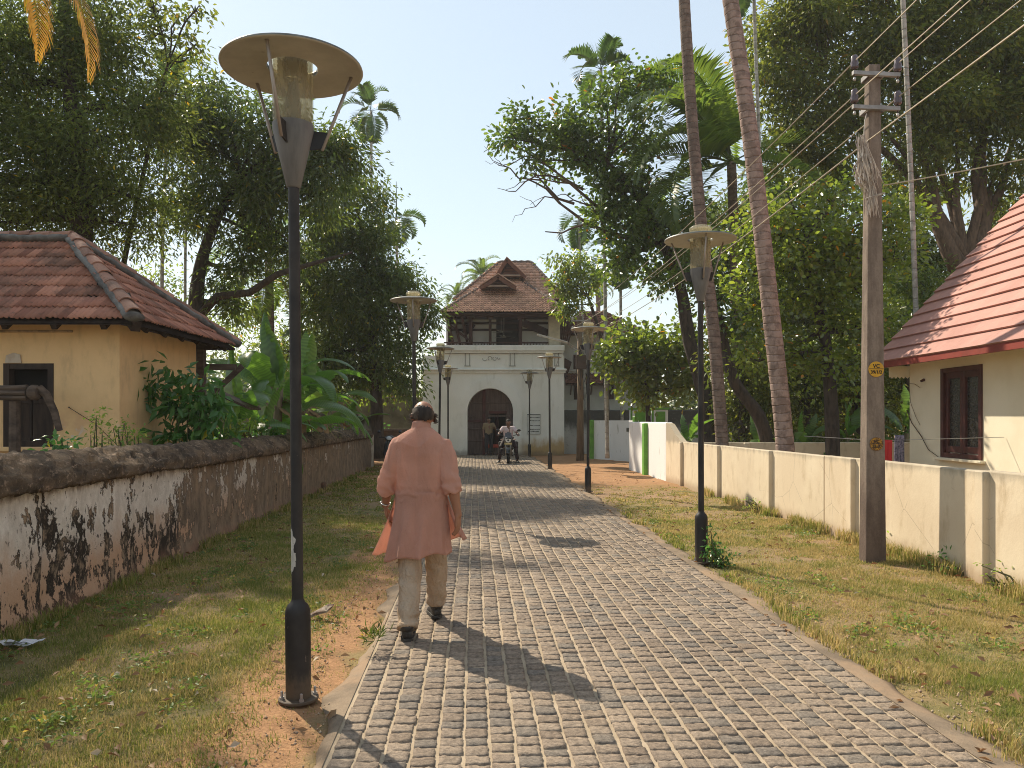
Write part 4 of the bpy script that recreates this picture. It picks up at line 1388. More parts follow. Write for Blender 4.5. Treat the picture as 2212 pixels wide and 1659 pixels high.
    for (x0, x1, y0, y1, ez, xr0, xr1, yr, rz) in ((-3.02, 2.42, 32.75, 42.9, 6.12, -0.95, 0.35, 37.8, 8.42), (-2.75, 2.55, 36.3, 42.7, 7.20, -0.65, 0.97, 39.5, 9.62)):
        cap((x0, y0, ez), (xr0, yr, rz)); cap((x1, y0, ez), (xr1, yr, rz)); cap((xr0, yr, rz), (xr1, yr, rz)); cap((x0, y1, ez), (xr0, yr, rz)); cap((x1, y1, ez), (xr1, yr, rz))
    # gablets
    gw = m_simple("carved_gable_timber", (0.17, 0.068, 0.040), (0.11, 0.045, 0.03), 4, .75, .3, 20)
    def gablet(px_, pz_, bx, bz, Y, dep, low_curve):
        pk = at((850 + px_ / 2.949) / 1.085, (550 + pz_ / 2.949) / 1.085, Y)
        bl = at((850 + bx[0] / 2.949) / 1.085, (550 + bz / 2.949) / 1.085, Y); br = at((850 + bx[1] / 2.949) / 1.085, (550 + bz / 2.949) / 1.085, Y)
        g_ = bpy.data.objects.new("gable", None); C.objects.link(g_); g_.parent = h; g_.location = pk - off
        for s_, e in ((-1, bl), (1, br)):
            b1 = MB()
            pts = [pk.lerp(e, t) + Vector((0, 0, -.05 * math.sin(math.pi * t) if low_curve else 0)) for t in np.linspace(0, 1.06, 8)]
            for p, q in zip(pts[:-1], pts[1:]):
                b1.beam(p + Vector((0, -.05, -.06)), q + Vector((0, -.05, -.06)), .07, .17)
            b1.build("barge_board", gw, g_)
            b1 = MB()
            b1.prism([pk + Vector((0, -.02, .05)), e + Vector((s_ * .06, -.02, .03)), e + Vector((s_ * .06, dep, .03)), pk + Vector((0, dep, .05))], (0, 0, .05)); b1.build("gable_roof", clay, g_)
        b1 = MB(); b1.prism([bl + Vector((.1, .12, -.02)), br + Vector((-.1, .12, -.02)), pk + Vector((0, .12, -.1))], (0, .04, 0)); b1.build("gable_panel", tw_, g_)
        b1 = MB(); b1.box(((bl.x + br.x) / 2, Y - .0, bl.z + .02), ((br.x - bl.x) * .72, .14, .07)); b1.build("gable_shelf", m_simple("pale_shelf", (0.34, 0.25, 0.19), None, 3, .8, .1), g_)
        # small louvre bars
        for k in range(5):
            zz = bl.z + .12 + k * .07
            w = (br.x - bl.x) * (1 - (zz - bl.z) / (pk.z - bl.z)) * .62
            if w < .1: break
            b1 = MB(); b1.box(((bl.x + br.x) / 2, Y + .09, zz), (w, .04, .035)); b1.build("slat", gw, g_)
    gablet(937, 280, (818, 1052), 358, 34.6, 2.2, True)
    gablet(996, 165, (925, 1118), 285, 37.0, 2.4, False)
gatehouse()

# ------------------------------------------------------------------ the white wing to the right of it
def palace_wing():
    Y0 = 38.0
    S = Y0 / F
    def q(zx_, zy_): return at((850 + zx_ / 2.949) / 1.085, (550 + zy_ / 2.949) / 1.085, Y0)
    h = thing("palace_wing", "white palace wing with dark red shutters and a tiled lean-to roof right of the gatehouse", "building", (4.5, Y0, 0))
    m = m_simple("wing_limewash", (0.68, 0.68, 0.66), (0.58, 0.58, 0.55), 1.2, .85, .15, 15, coords="World")
    red = m_simple("dark_red_shutter", (0.075, 0.024, 0.02), (0.05, 0.018, 0.016), 3, .6, .2)
    tim = m_simple("brown_eave_timber", (0.085, 0.045, 0.035), None, 3, .8, .2)
    x0, x1 = 2.3, q(1900, 0).x
    b = MB(); b.box(((x0 + x1) / 2, Y0 + 1.5, 2.9), (x1 - x0, 3.0, 5.8)); b.build("wall", m, h)
    for (xa, za, xb, zb) in ((1457, 830, 1535, 930), (1460, 1043, 1540, 1140), (1675, 1043, 1735, 1138)):
        p, r = q(xa, za), q(xb, zb)
        w = MB(); w.box(((p.x + r.x) / 2, Y0 - .03, (p.z + r.z) / 2), (r.x - p.x, .07, p.z - r.z)); wo_ = w.build("window", tim, h)
        for k in (0, 1):
            ww = (r.x - p.x) / 2 - .06
            s = MB(); s.bbox((p.x + (r.x - p.x) * (.26 + .48 * k), Y0 - .075, (p.z + r.z) / 2), (ww, .04, p.z - r.z - .12), .01); s.build("shutter", red, wo_)
        s = MB(); s.box(((p.x + r.x) / 2, Y0 - .05, r.z - .05), (r.x - p.x + .2, .16, .06)); s.build("sill", m, wo_)
    clay = m_clay("wing_clay_tile", (0.30, 0.15, 0.105), (0.22, 0.105, 0.08), (0.07, 0.05, 0.045), .5)
    off = root_of(h)
    # lean-to strip
    p, r = q(1395, 985), q(1900, 985)
    lz = p.z
    E0, E1 = Vector((p.x, Y0 - .75, lz - .38)), Vector((r.x, Y0 - .75, lz - .38))
    b = MB(); b.prism([E0, E1, E1 + Vector((0, .75, .5)), E0 + Vector((0, .75, .5))], (0, 0, -.06)); lo = b.build("lean_to", tim, h)
    tiles_on(lo, [(E0, E1, Vector((0, .75, .5)), .9, lambda a, b_: True)], .15, .2, clay, root_of(lo))
    for k in range(5):
        x = p.x + .3 + k * 1.0
        b = MB(); b.beam((x, Y0, lz - .85), (x, Y0 - .62, lz - .4), .06, .06); b.build("bracket", tim, h)
    # main roof
    e = q(1450, 715).z
    fs = hip_faces(x0 - .3, x1 + .4, Y0 - .6, Y0 + 3.6, 5.75, x0 + 1.4, x1 - 1.6, Y0 + 1.5, 7.15)
    b = MB(); V = [(x0 - .3, Y0 - .6, 5.72), (x1 + .4, Y0 - .6, 5.72), (x1 + .4, Y0 + 3.6, 5.72), (x0 - .3, Y0 + 3.6, 5.72), (x0 + 1.4, Y0 + 1.5, 7.12), (x1 - 1.6, Y0 + 1.5, 7.12)]
    b.add(V, [(0, 1, 5, 4), (1, 2, 5), (2, 3, 4, 5), (3, 0, 4), (3, 2, 1, 0)]); ro = b.build("roof", tim, h)
    tiles_on(ro, fs, .16, .22, clay, root_of(ro))
    # dark bracketed hood by the gatehouse corner
    b = MB(); p0, p1, p2, p3 = q(1392, 858), q(1440, 885), q(1420, 950), q(1392, 990)
    b.prism([p0, p1, p2, p3], (0, -.5, 0)); b.build("timber_hood", tim, h)
    # mouldy compound wall in front
    mc = NT("black_mould_plaster"); co = mc.coord("World"); s = mc.sep(co)
    a = mc.noise(mc.mapping(co, (1, 1, .4)), 2.2, 6, .68)
    col = mc.mix(mc.ramp(mc.math('MULTIPLY_ADD', a, 1.0, s[2]), 1.35, 1.95), (0.50, 0.50, 0.49), (0.075, 0.075, 0.07))
    col = mc.mix(mc.ramp(mc.noise(co, 9, 5, .7), .56, .7), col, (0.17, 0.165, 0.15))
    mm = mc.done(mc.bsdf(col, .93, mc.bump(mc.noise(co, 14, 5, .7), .4, .02), 0, .2))
    g = MB(); g.bbox((8.9, 35.2, .95), (13.2, .4, 2.1), .03)
    single("compound_wall", g, mm, "black mouldy topped white compound wall right of the gatehouse", "wall")
palace_wing()

def far_hut():
    h = thing("hut", "low hut with a red tiled roof half hidden behind the banana leaves", "hut", (-6.6, 37.5, 0))
    m = m_simple("hut_wall", (0.42, 0.34, 0.26), (0.32, 0.25, 0.18), 2, .9, .2)
    b = MB(); b.box((-6.6, 38, .95), (3.6, 2.4, 1.9)); b.build("wall", m, h)
    tim = m_simple("hut_timber", (0.07, 0.04, 0.03), None, 3, .8, .1)
    fs = hip_faces(-8.8, -4.4, 36.3, 39.7, 1.95, -7.4, -5.8, 38, 3.1)
    b = MB(); b.add([(-8.8, 36.3, 1.92), (-4.4, 36.3, 1.92), (-4.4, 39.7, 1.92), (-8.8, 39.7, 1.92), (-7.4, 38, 3.07), (-5.8, 38, 3.07)], [(0, 1, 5, 4), (1, 2, 5), (2, 3, 4, 5), (3, 0, 4), (3, 2, 1, 0)])
    ro = b.build("roof", tim, h)
    tiles_on(ro, fs, .16, .22, m_clay("hut_clay_tile", (0.34, 0.17, 0.12), (0.25, 0.12, 0.09), (0.09, 0.06, 0.05), .4), root_of(ro))
far_hut()
# ------------------------------------------------------------------ lamp posts
def lamp_posts():
    n = NT("scuffed_black_paint")
    co = n.coord("World")
    a = n.noise(n.mapping(co, (1, 1, .5)), 26, 6, .7); d_ = n.noise(co, 3.0, 4, .6)
    col = n.mix(n.ramp(d_, .4, .65), (0.015, 0.013, 0.013), (0.034, 0.029, 0.026))
    col = n.mix(n.ramp(a, .66, .70), col, (0.13, 0.10, 0.08))
    col = n.mix(n.ramp(n.math('MULTIPLY_ADD', a, .25, n.sep(co)[2]), .18, .30, .55, 0), col, (0.14, 0.095, 0.06))
    steel = n.done(n.bsdf(col, n.ramp(a, .3, .7, .42, .68), n.bump(a, .12, .004), 0, .3))
    conem = m_simple("grey_cast_metal", (0.155, 0.150, 0.148), (0.105, 0.10, 0.10), 4, .55, .2, 30, stretch=(3, 3, .6))
    rodm = m_simple("dull_aluminium", (0.36, 0.32, 0.29), (0.27, 0.23, 0.21), 6, .45, .1, 30, metal=.3)
    n = NT("lamp_shade_paint")
    co = n.coord("Object"); s = n.sep(n.n("ShaderNodeNewGeometry").outputs["Normal"])
    a = n.noise(co, 9, 6, .65); sp = n.noise(co, 24, 3, .6)
    under = n.mix(n.ramp(a, .35, .65), (0.44, 0.415, 0.36), (0.38, 0.355, 0.31))
    under = n.mix(n.ramp(sp, .70, .74), under, (0.10, 0.055, 0.035))
    topc = n.mix(n.ramp(a, .35, .65), (0.16, 0.165, 0.15), (0.07, 0.072, 0.066))
    col = n.mix(n.ramp(s[2], -.3, .1), under, topc)
    disc = n.done(n.bsdf(col, .5, n.bump(a, .1, .004), 0, .4))
    n = NT("dusty_lamp_glass")
    co = n.coord("Object")
    a = n.noise(n.mapping(co, (6, 6, 1.2)), 5, 5, .65)
    col = n.mix(n.ramp(a, .3, .7), (0.68, 0.645, 0.54), (0.44, 0.41, 0.32))
    d = n.bsdf(col, .25, None, 0, .5)
    t = n.n("ShaderNodeBsdfTranslucent"); n.set(t.inputs[0], n.hsv(col, .5, 1.1, 1.0))
    tr = n.n("ShaderNodeBsdfTransparent"); n.set(tr.inputs[0], (0.92, 0.89, 0.78))
    m1 = n.n("ShaderNodeMixShader"); m1.inputs[0].default_value = .55; n.l(d, m1.inputs[1]); n.l(t.outputs[0], m1.inputs[2])
    m2 = n.n("ShaderNodeMixShader"); n.set(m2.inputs[0], n.ramp(a, .3, .7, .74, .52)); n.l(m1.outputs[0], m2.inputs[1]); n.l(tr.outputs[0], m2.inputs[2])
    glass = n.done(m2.outputs[0])
    louvre = m_simple("lamp_louvre", (0.30, 0.27, 0.22), None, 4, .4, 0, metal=.5)

    root = thing("lamp_post", "nearest lamp post, its disc shade biggest, with white paint chipped off its pole", "street lamp", (0, 0, 0), "black lamp posts with round disc shades along the path")
    MB().lathe([(.109, 0), (.109, .012), (.104, .016), (.07, .016)], 28).build("base_flange", steel, root, True, False, 35)
    for a in (25, 115, 205, 295):
        b = MB(); x, y = .09 * math.cos(R(a)), .09 * math.sin(R(a)); b.lathe([(.008, .012), (.008, .055), (.005, .06)], 6, (x, y, 0)); b.lathe([(.014, .016), (.014, .028)], 6, (x, y, 0)); b.build("anchor_bolt", rodm, root)
    MB().lathe([(.069, .012), (.069, .47), (.066, .500), (.056, .524), (.040, .540), (.034, .552), (.031, .560)], 28).build("bottle_base", steel, root, True, False, 50)
    MB().lathe([(.0315, .55), (.0300, 2.86)], 20).build("pole", steel, root, True, False, 50)
    MB().lathe([(.030, 2.835), (.039, 2.842), (.110, 3.150), (.112, 3.185), (.104, 3.187)], 32).build("lamp_cone", conem, root, True, False, 40)
    MB().lathe([(.104, 3.182), (.110, 3.21), (.112, 3.60), (.108, 3.615), (.104, 3.60), (.103, 3.19)], 32, cap=False).build("glass_cylinder", glass, root, True, False)
    b = MB(); b.lathe([(.001, 3.655), (.085, 3.65), (.116, 3.63), (.118, 3.60), (.110, 3.598), (.001, 3.60)], 28); b.build("glass_cap", glass, root, True, False)
    for k in range(5):
        z = 3.44 + k * .024
        MB().lathe([(.045, z), (.082, z + .014), (.083, z + .016), (.046, z + .003)], 20, cap=False).build("louvre", louvre, root, True, False)
    MB().lathe([(.04, 3.19), (.045, 3.30), (.03, 3.36), (.022, 3.42), (.001, 3.43)], 14).build("bulb", louvre, root, True, False)
    MB().lathe([(.138, 3.500), (.134, 3.520), (.150, 3.536), (.30, 3.530), (.368, 3.514), (.382, 3.506), (.385, 3.496), (.378, 3.490), (.366, 3.494), (.355, 3.500), (.20, 3.508), (.150, 3.503), (.138, 3.500)], 56, cap=False).build("disc_shade", disc, root, True, False, 60)
    for a in (-97, 23, 143):
        ca, sa = math.cos(R(a)), math.sin(R(a))
        b = MB(); b.tube([(.325 * ca, .325 * sa, 3.503), (.158 * ca, .158 * sa, 3.065)], .0095, 10); st = b.build("strut", rodm, root, True, False)
        b = MB(); w = Vector((-sa, ca, 0)) * .005
        pl = [Vector((.080 * ca, .080 * sa, 3.055)), Vector((.152 * ca, .152 * sa, 3.07)), Vector((.196 * ca, .196 * sa, 3.165)), Vector((.100 * ca, .100 * sa, 3.165))]
        b.prism([p - w for p in pl], w * 2); b.build("fin", steel, root)
    # the chip of bare paint on the nearest pole
    chip_m = m_simple("bare_primer", (0.50, 0.47, 0.42), (0.42, 0.39, 0.34), 20, .6, .1)
    data = [
        (at(645, 907, 4.26), 0, None),
        (at(897, 907, 12.6), 12, "second lamp post on the left, its disc just above the walking man's head"),
        (at(948, 907, 21.0), -20, "third lamp post on the left, its disc against the timber balcony's left end"),
        (at(968, 907, 29.3), 40, "far left lamp post just left of the arched gate"),
        (at(1515, 907, 8.35), 4, "tall looking lamp post on the right verge with a leafy weed at its foot"),
        (at(1270, 907, 16.5), 20, "second lamp post on the right, before the green edged white wall"),
        (at(1188, 907, 24.0), -10, "third lamp post on the right, standing in sunlit red earth"),
        (at(1143.5, 907, 32.0), 30, "far right lamp post right beside the notice board on the gate wall"),
    ]
    for i, (p, rz, lab) in enumerate(data):
        o = root if i == 0 else dup(root)
        o.location = (p.x, p.y, 0.0)
        o.rotation_euler = (R([0, .5, -.4, .3, .35, -.3, .6, -.5][i]), R([-.55, -.5, .6, -.3, -.3, .4, -.3, .5][i]), R(rz))
        if lab: o["label"] = lab
    V, fs = [], []
    edge = [(-0.2, .75), (.35, .745), (.32, .80), (.7, .82), (.62, .87), (.55, .90), (.60, .94), (.25, .955), (-.3, .95), (-.8, .90), (-.75, .80)]
    base_a = R(-128)
    zz = np.linspace(.70, .965, 24)
    rg = random.Random(4)
    row = []
    for i, z in enumerate(zz):
        t = i / 23
        wdt = .62 * math.sin(math.pi * min(1, t * 1.02)) ** .35 * (1 + .35 * mnoise.noise(Vector((z * 34, 2, 0)))) * (0.72 if .45 < t < .62 else 1) * (.65 if t > .75 else 1)
        for k in range(4):
            a = base_a - .55 + (wdt * 2.1) * k / 3
            V.append((.0322 * math.cos(a), .0322 * math.sin(a), z + .008 * rg.uniform(-1, 1) * (k > 0)))
    for i in range(23):
        for k in range(3): fs.append((i * 4 + k, i * 4 + k + 1, i * 4 + 5 + k, i * 4 + 4 + k))
    b = MB(); b.add(V, fs); b.build("chipped_paint", chip_m, root, False, False)
lamp_posts()

# ------------------------------------------------------------------ concrete pole and wires
def utility_pole():
    n = NT("aged_pole_concrete")
    co = n.coord("World"); s = n.sep(co)
    a = n.noise(n.mapping(co, (2, 2, .5)), 5, 6, .68); b_ = n.noise(co, 40, 5, .7)
    col = n.mix(n.ramp(a, .35, .65), (0.25, 0.195, 0.155), (0.155, 0.118, 0.094))
    col = n.mix(n.ramp(s[2], .3, 1.4, .6, 0), col, (0.07, 0.045, 0.038))
    col = n.mul(col, n.mix(b_, (.7, .7, .7), (1.3, 1.3, 1.3)))
    m = n.done(n.bsdf(col, .92, n.bump(b_, .5, .008), 0, .2))
    galv = m_simple("galvanised_angle", (0.36, 0.34, 0.33), (0.25, 0.235, 0.225), 8, .55, .1, 30, metal=.4)
    por = m_simple("brown_porcelain", (0.10, 0.07, 0.08), (0.075, 0.05, 0.058), 4, .25, 0, spec=.6)
    por_w = m_simple("white_porcelain", (0.6, 0.58, 0.55), None, 4, .3, 0)
    X, Y = 3.985, 8.49
    t = thing("utility_pole", "square concrete electricity pole with two crossarms and yellow number discs by the cream wall", "utility pole", (X, Y, 0))
    b = MB()
    rot = R(2)
    V = []
    for (z, w, d) in ((-.3, .232, .17), (2.5, .185, .14), (5.46, .125, .11)):
        for sx, sy in ((-1, -1), (1, -1), (1, 1), (-1, 1)):
            x, y = sx * w / 2, sy * d / 2
            V.append((X + x * math.cos(rot) - y * math.sin(rot), Y + x * math.sin(rot) + y * math.cos(rot), z))
    fs = [(3, 2, 1, 0), (8, 9, 10, 11)] + [(r * 4 + k, r * 4 + (k + 1) % 4, r * 4 + 4 + (k + 1) % 4, r * 4 + 4 + k) for r in (0, 1) for k in range(4)]
    b.add(V, fs); po = b.build("pole_shaft", m, t)
    bv = po.modifiers.new("arris", 'BEVEL'); bv.width = .010; bv.segments = 2
    ends = []
    for i, (zz, hx) in enumerate(((5.335, .27), (4.965, .27))):
        b = MB()
        d = Vector((math.cos(R(6)), math.sin(R(6)), 0))
        c = Vector((X, Y - .085, zz))
        b.beam(c - d * hx, c + d * hx, .040, .042)
        w = .085 if i == 0 else .10
        for sy in (-1, 1): b.beam(Vector((X - w, Y + sy * .083, zz)), Vector((X + w, Y + sy * .083, zz)), .012, .055)
        b.beam((X - w, Y - .083, zz), (X - w, Y + .083, zz), .012, .05); b.beam((X + w, Y - .083, zz), (X + w, Y + .083, zz), .012, .05)
        ar = b.build("crossarm", galv, t)
        for sgn in (-1, 1):
            p = c + d * (hx - .02) * sgn
            ins = MB(); ins.lathe([(.008, -.06), (.008, .05)], 8, p); ins.lathe([(.032, .045), (.044, .06), (.036, .08), (.043, .105), (.034, .13), (.038, .17), (.026, .19), (.001, .194)], 14, p)
            ins.build("insulator", por, ar, True)
            nut = MB(); nut.lathe([(.012, -.085), (.018, -.07), (.012, -.05)], 8, p); nut.build("insulator_pin", por_w, ar, True)
            ends.append(p + Vector((0, 0, .125)))
    # round yellow number plates
    yel = m_simple("yellow_sign_paint", (0.60, 0.33, 0.02), (0.52, 0.27, 0.02), 12, .6, .1)
    yel2 = NT("rusty_sign_paint"); co = yel2.coord("World"); f = yel2.noise(co, 40, 6, .75)
    yel2 = yel2.done(yel2.bsdf(yel2.mix(yel2.ramp(f, .42, .55), (0.42, 0.22, 0.03), (0.12, 0.06, 0.03)), .8, None, 0, .2))
    ink = m_simple("black_sign_paint", (0.015, 0.012, 0.01), None, 5, .7, 0)
    ink2 = m_simple("faded_sign_paint", (0.045, 0.028, 0.015), None, 5, .8, 0)
    fn = Vector((math.sin(rot), -math.cos(rot), 0)); ex = Vector((math.cos(rot), math.sin(rot), 0))
    def front(z):
        w = .17 + (.11 - .17) * max(0, z) / 5.46
        return Vector((X, Y, z)) + fn * (w / 2 + .004)
    for (z, r, mt, im, rows) in ((2.105, .085, yel, ink, (("VC", .058, .015), ("39/1/2", .050, -.048))), (1.285, .074, yel2, ink2, (("VC", .046, .012), ("36-A", .046, -.042)))):
        c = front(z)
        b = MB(); vs = [c + ex * (r * math.cos(a)) + Vector((0, 0, r * math.sin(a))) for a in np.linspace(0, 2 * math.pi, 33)[:-1]]
        b.prism(vs, fn * .006); so = b.build("number_disc", mt, t)
        so_off = root_of(so)
        b = MB(); b.beam(c + fn * .0075 - ex * r * .95 + Vector((0, 0, .004)), c + fn * .0075 + ex * r * .95 + Vector((0, 0, .004)), .003, .005); b.build("dividing_line", im, so)
        for (txt, size, dz) in rows:
            cu = bpy.data.curves.new("lettering", 'FONT'); cu.body = txt; cu.size = size; cu.align_x = 'CENTER'; cu.extrude = .001; cu.offset = .0012
            tmp = bpy.data.objects.new("tmp", cu); C.objects.link(tmp)
            dg = bpy.context.evaluated_depsgraph_get()
            me = bpy.data.meshes.new_from_object(tmp.evaluated_get(dg))
            bpy.data.objects.remove(tmp)
            me.materials.clear(); me.materials.append(im)
            o = link("lettering", me, so)
            M = Matrix((ex, Vector((0, 0, 1)), fn)).transposed().to_4x4(); M.translation = c + fn * .0085 + Vector((0, 0, dz)) - so_off
            o.matrix_basis = M
    # the bundle of dead frond and old cable tied to it
    dry = m_simple("dead_frond", (0.58, 0.50, 0.43), (0.34, 0.275, 0.22), 8, .9, .2, vary=.7)
    tt = thing("dead_frond", "dry grey palm frond hanging tied against the concrete pole", "palm frond", at(1868, 400, 8.3))
    b = MB()
    rg = random.Random(5)
    for k in range(130):
        x0, x1 = rg.gauss(1862, 5), rg.gauss(1868 + 4 * rg.random(), 13)
        p0 = at(x0, 292 + rg.uniform(-4, 40), 8.33 + rg.uniform(-.04, .04)); p1 = at(x1, rg.uniform(340, 400), 8.33 + rg.uniform(-.07, .04)); p2 = at(1880 + (x1 - 1868) * .6 + rg.gauss(0, 3), rg.uniform(380, 425), 8.33 + rg.uniform(-.06, .03))
        b.tube([p0, p1, p2], [.003, .006, .002], 4, False)
    for k in range(60):
        x0 = rg.gauss(1884, 5); p0 = at(x0, 400 + rg.uniform(0, 20), 8.33 + rg.uniform(-.05, .03)); p1 = at(x0 + rg.gauss(0, 6), rg.uniform(440, 472), 8.33 + rg.uniform(-.06, .03))
        b.tube([p0, p0.lerp(p1, .5) + Vector((rg.gauss(0, .01), 0, 0)), p1], [.005, .005, .002], 4, False)
    b.build("frond_strands", dry, tt)
    b = MB(); cc = at(1886, 425, 8.32)
    b.tube([cc + Vector((.10 * math.cos(a) + .01, .05 * math.sin(a) - .03, .05 * math.sin(a) * 0 + .03 * math.cos(a * 1))) for a in np.linspace(0, 2 * math.pi, 20)], .006, 6)
    b.tube([at(1866, 292, 8.33), at(1868, 262, 8.36), at(1872, 246, 8.38)], .006, 6)
    b.build("tie_wire", m_simple("pale_wire", (0.40, 0.35, 0.30), None, 4, .6, 0), tt)

    # wooden pole near the gate with a tube light
    wood = m_simple("weathered_pole_wood", (0.20, 0.14, 0.085), (0.12, 0.08, 0.05), 4, .9, .4, 24, stretch=(3, 3, .4))
    X2, Y2 = at(1253, 0, 29.6).x, 29.6
    t2 = thing("wooden_pole", "thin wooden electricity pole carrying a long tube light before the white palace wing", "utility pole", (X2, Y2, 0))
    b = MB(); b.tube([(X2, Y2, -.2), (X2 + .01, Y2, 2.5), (X2 - .02, Y2, 5.55)], [.15, .12, .085], 10); b.build("pole_shaft", wood, t2, True)
    far = []
    for i, zz in enumerate((5.36, 5.0)):
        b = MB(); b.beam((X2 - .35, Y2 - .09, zz), (X2 + .40, Y2 - .09, zz), .05, .05); ar = b.build("crossarm", galv, t2)
        for sgn in (-.30, .36):
            p = Vector((X2 + sgn, Y2 - .09, zz)); ins = MB(); ins.lathe([(.01, .02), (.035, .04), (.035, .12), (.02, .15)], 8, p); ins.build("insulator", por_w, ar, True)
            far.append(p + Vector((0, 0, .1)))
    def q(zx_, zy_, Y): return at((850 + zx_ / 2.949) / 1.085, (550 + zy_ / 2.949) / 1.085, Y)
    b = MB(); b.tube([q(1498, 800, 29.5), q(1455, 770, 29.2), q(1405, 738, 29.0)], .018, 6); b.tube([q(1498, 815, 29.5), q(1450, 785, 29.2), q(1405, 745, 29.0)], .012, 6)
    b.build("light_arm", galv, t2)
    b = MB(); pa, pb = q(1415, 742, 29.0), q(1208, 688, 28.9); b.beam(pa, pb, .10, .035); fo = b.build("tube_light", por_w, t2)
    b = MB(); b.tube([pa - Vector((0, .0, .04)), pb - Vector((0, 0, .04))], .019, 8); b.build("tube", m_simple("tube_glass", (0.75, 0.74, 0.68), None, 4, .3, 0), fo, True)
    b = MB()
    for k in range(7):
        rg2 = random.Random(k); x0 = X2 + rg2.uniform(-.1, .2)
        b.tube([(x0, Y2 - .1, 4.5 - .1 * k), (x0 + rg2.uniform(-.2, .25), Y2 - .15, 4.0 - .1 * k), (x0 + rg2.uniform(-.05, .2), Y2 - .12, 3.3 - .15 * k)], .012, 5)
    b.build("loose_cable", m_simple("black_cable", (0.02, 0.02, 0.02), None, 4, .6, 0), t2)
    b = MB(); p = q(1475, 880, 29.4); b.bbox((p.x + .2, Y2 - .14, p.z), (.4, .16, .55), .02); b.build("meter_box", m_simple("brown_box", (0.09, 0.06, 0.045), None, 4, .7, .1), t2)
    # wires
    wm = m_simple("aluminium_wire", (0.50, 0.42, 0.31), None, 4, .5, 0)
    def wire(p, q, sag, lab, r=.0062, nseg=30):
        b = MB(); p, q = Vector(p), Vector(q)
        pts = [p.lerp(q, i / nseg) - Vector((0, 0, sag * 4 * (i / nseg) * (1 - i / nseg))) for i in range(nseg + 1)]
        b.tube(pts, r, 5)
        single("overhead_wire", b, wm, lab, "wire", "overhead wires slung along the lane")
    labs = ["overhead wire from the upper crossarm's left insulator", "overhead wire from the upper crossarm's right insulator", "overhead wire from the lower crossarm's left insulator", "overhead wire from the lower crossarm's right insulator"]
    for e, f_, lab in zip(ends, far, labs):
        wire(e, f_, .28, lab + " down to the wooden pole")
        e2 = Vector((e.x + .15, -22, e.z + .35))
        wire(e, e2, .25, lab + ", running overhead out of the picture")
    e = Vector((X - .07, Y - .10, 4.62))
    wire(e, (X2 + .02, Y2 - .1, 4.72), .30, "lowest wire, from the dead frond down to the wooden pole", .008)
    wire(e, (X + .2, -22, 5.1), .25, "lowest overhead wire above the dead frond, running out of the picture", .008)
    wire((X + .09, Y - .08, 4.12), (9.62, 6.9, 5.2), .12, "single service cable rising from the concrete pole towards the red roof", .007)
utility_pole()
# ------------------------------------------------------------------ leaves and crowns
def leaf_arrays(pos, dirs, L, W, rng, curl=.12, shape='diamond'):
    """folded leaves: pos (n,3) leaf foot, dirs (n,3) pointing direction"""
    n = len(pos)
    d = dirs / (np.linalg.norm(dirs, axis=1, keepdims=True) + 1e-9)
    rnd = rng.normal(size=(n, 3))
    rnd[:, 2] *= .35
    side = np.cross(d, np.array([0, 0, 1.0]) + .75 * rnd)
    side /= (np.linalg.norm(side, axis=1, keepdims=True) + 1e-9)
    nor = np.cross(side, d)
    l = (L * rng.uniform(.65, 1.25, n))[:, None]
    w = (W * rng.uniform(.75, 1.2, n))[:, None]
    if shape == 'diamond':
        v0 = pos
        v1 = pos + d * l * .48 + side * w * .5 + nor * w * curl
        v2 = pos + d * l - nor * l * .12
        v3 = pos + d * l * .48 - side * w * .5 + nor * w * curl
        V = np.stack([v0, v1, v2, v3], 1).reshape(-1, 3)
        b = np.arange(n)[:, None] * 4
        Fc = np.concatenate([b + np.array([[0, 1, 2]]), b + np.array([[0, 2, 3]])], 1).reshape(-1, 3)
    else:  # round-ended
        v0 = pos
        v1 = pos + d * l * .35 + side * w * .46 + nor * w * curl
        v2 = pos + d * l * .80 + side * w * .42 + nor * w * curl * .6
        v3 = pos + d * l * 1.0 - nor * l * .06
        v4 = pos + d * l * .80 - side * w * .42 + nor * w * curl * .6
        v5 = pos + d * l * .35 - side * w * .46 + nor * w * curl
        V = np.stack([v0, v1, v2, v3, v4, v5], 1).reshape(-1, 3)
        b = np.arange(n)[:, None] * 6
        Fc = np.concatenate([b + np.array([[0, 1, 2]]), b + np.array([[0, 2, 3]]), b + np.array([[0, 3, 4]]), b + np.array([[0, 4, 5]])], 1).reshape(-1, 3)
    return V, Fc

def clump_points(blobs, per_m3, rng, surf=2.4, flat=1.0):
    """clump centres in ellipsoids, denser to the outside"""
    out = []
    for (c, r) in blobs:
        vol = 4.19 * r[0] * r[1] * r[2]
        n = max(4, int(vol * per_m3))
        q = rng.normal(size=(n, 3)); q /= np.linalg.norm(q, axis=1, keepdims=True)
        rad = rng.uniform(0, 1, n) ** (1 / surf)
        out.append(np.array(c) + q * rad[:, None] * np.array(r))
    return np.concatenate(out)

def crown(name, parent, mat, blobs, per_m3, leaves, spread, L, W, seed, droop=.5, shape='diamond', keep=None):
    rng = np.random.default_rng(seed)
    cc = clump_points(blobs, per_m3, rng)
    if keep is not None: cc = cc[[keep(p) for p in cc]]
    n = len(cc) * leaves
    cen = np.repeat(cc, leaves, 0)
    off = rng.normal(size=(n, 3)) * np.array([spread, spread, spread * .7])
    pos = cen + off
    dirs = off / spread * .6 + rng.normal(size=(n, 3)) * .6 + np.array([0, 0, -droop])
    V, Fc = leaf_arrays(pos, dirs, L, W, rng, shape=shape)
    o3 = np.array(root_of(parent)) if parent is not None else 0
    return link(name, np_mesh(name, V - o3, Fc), parent, mat), cc

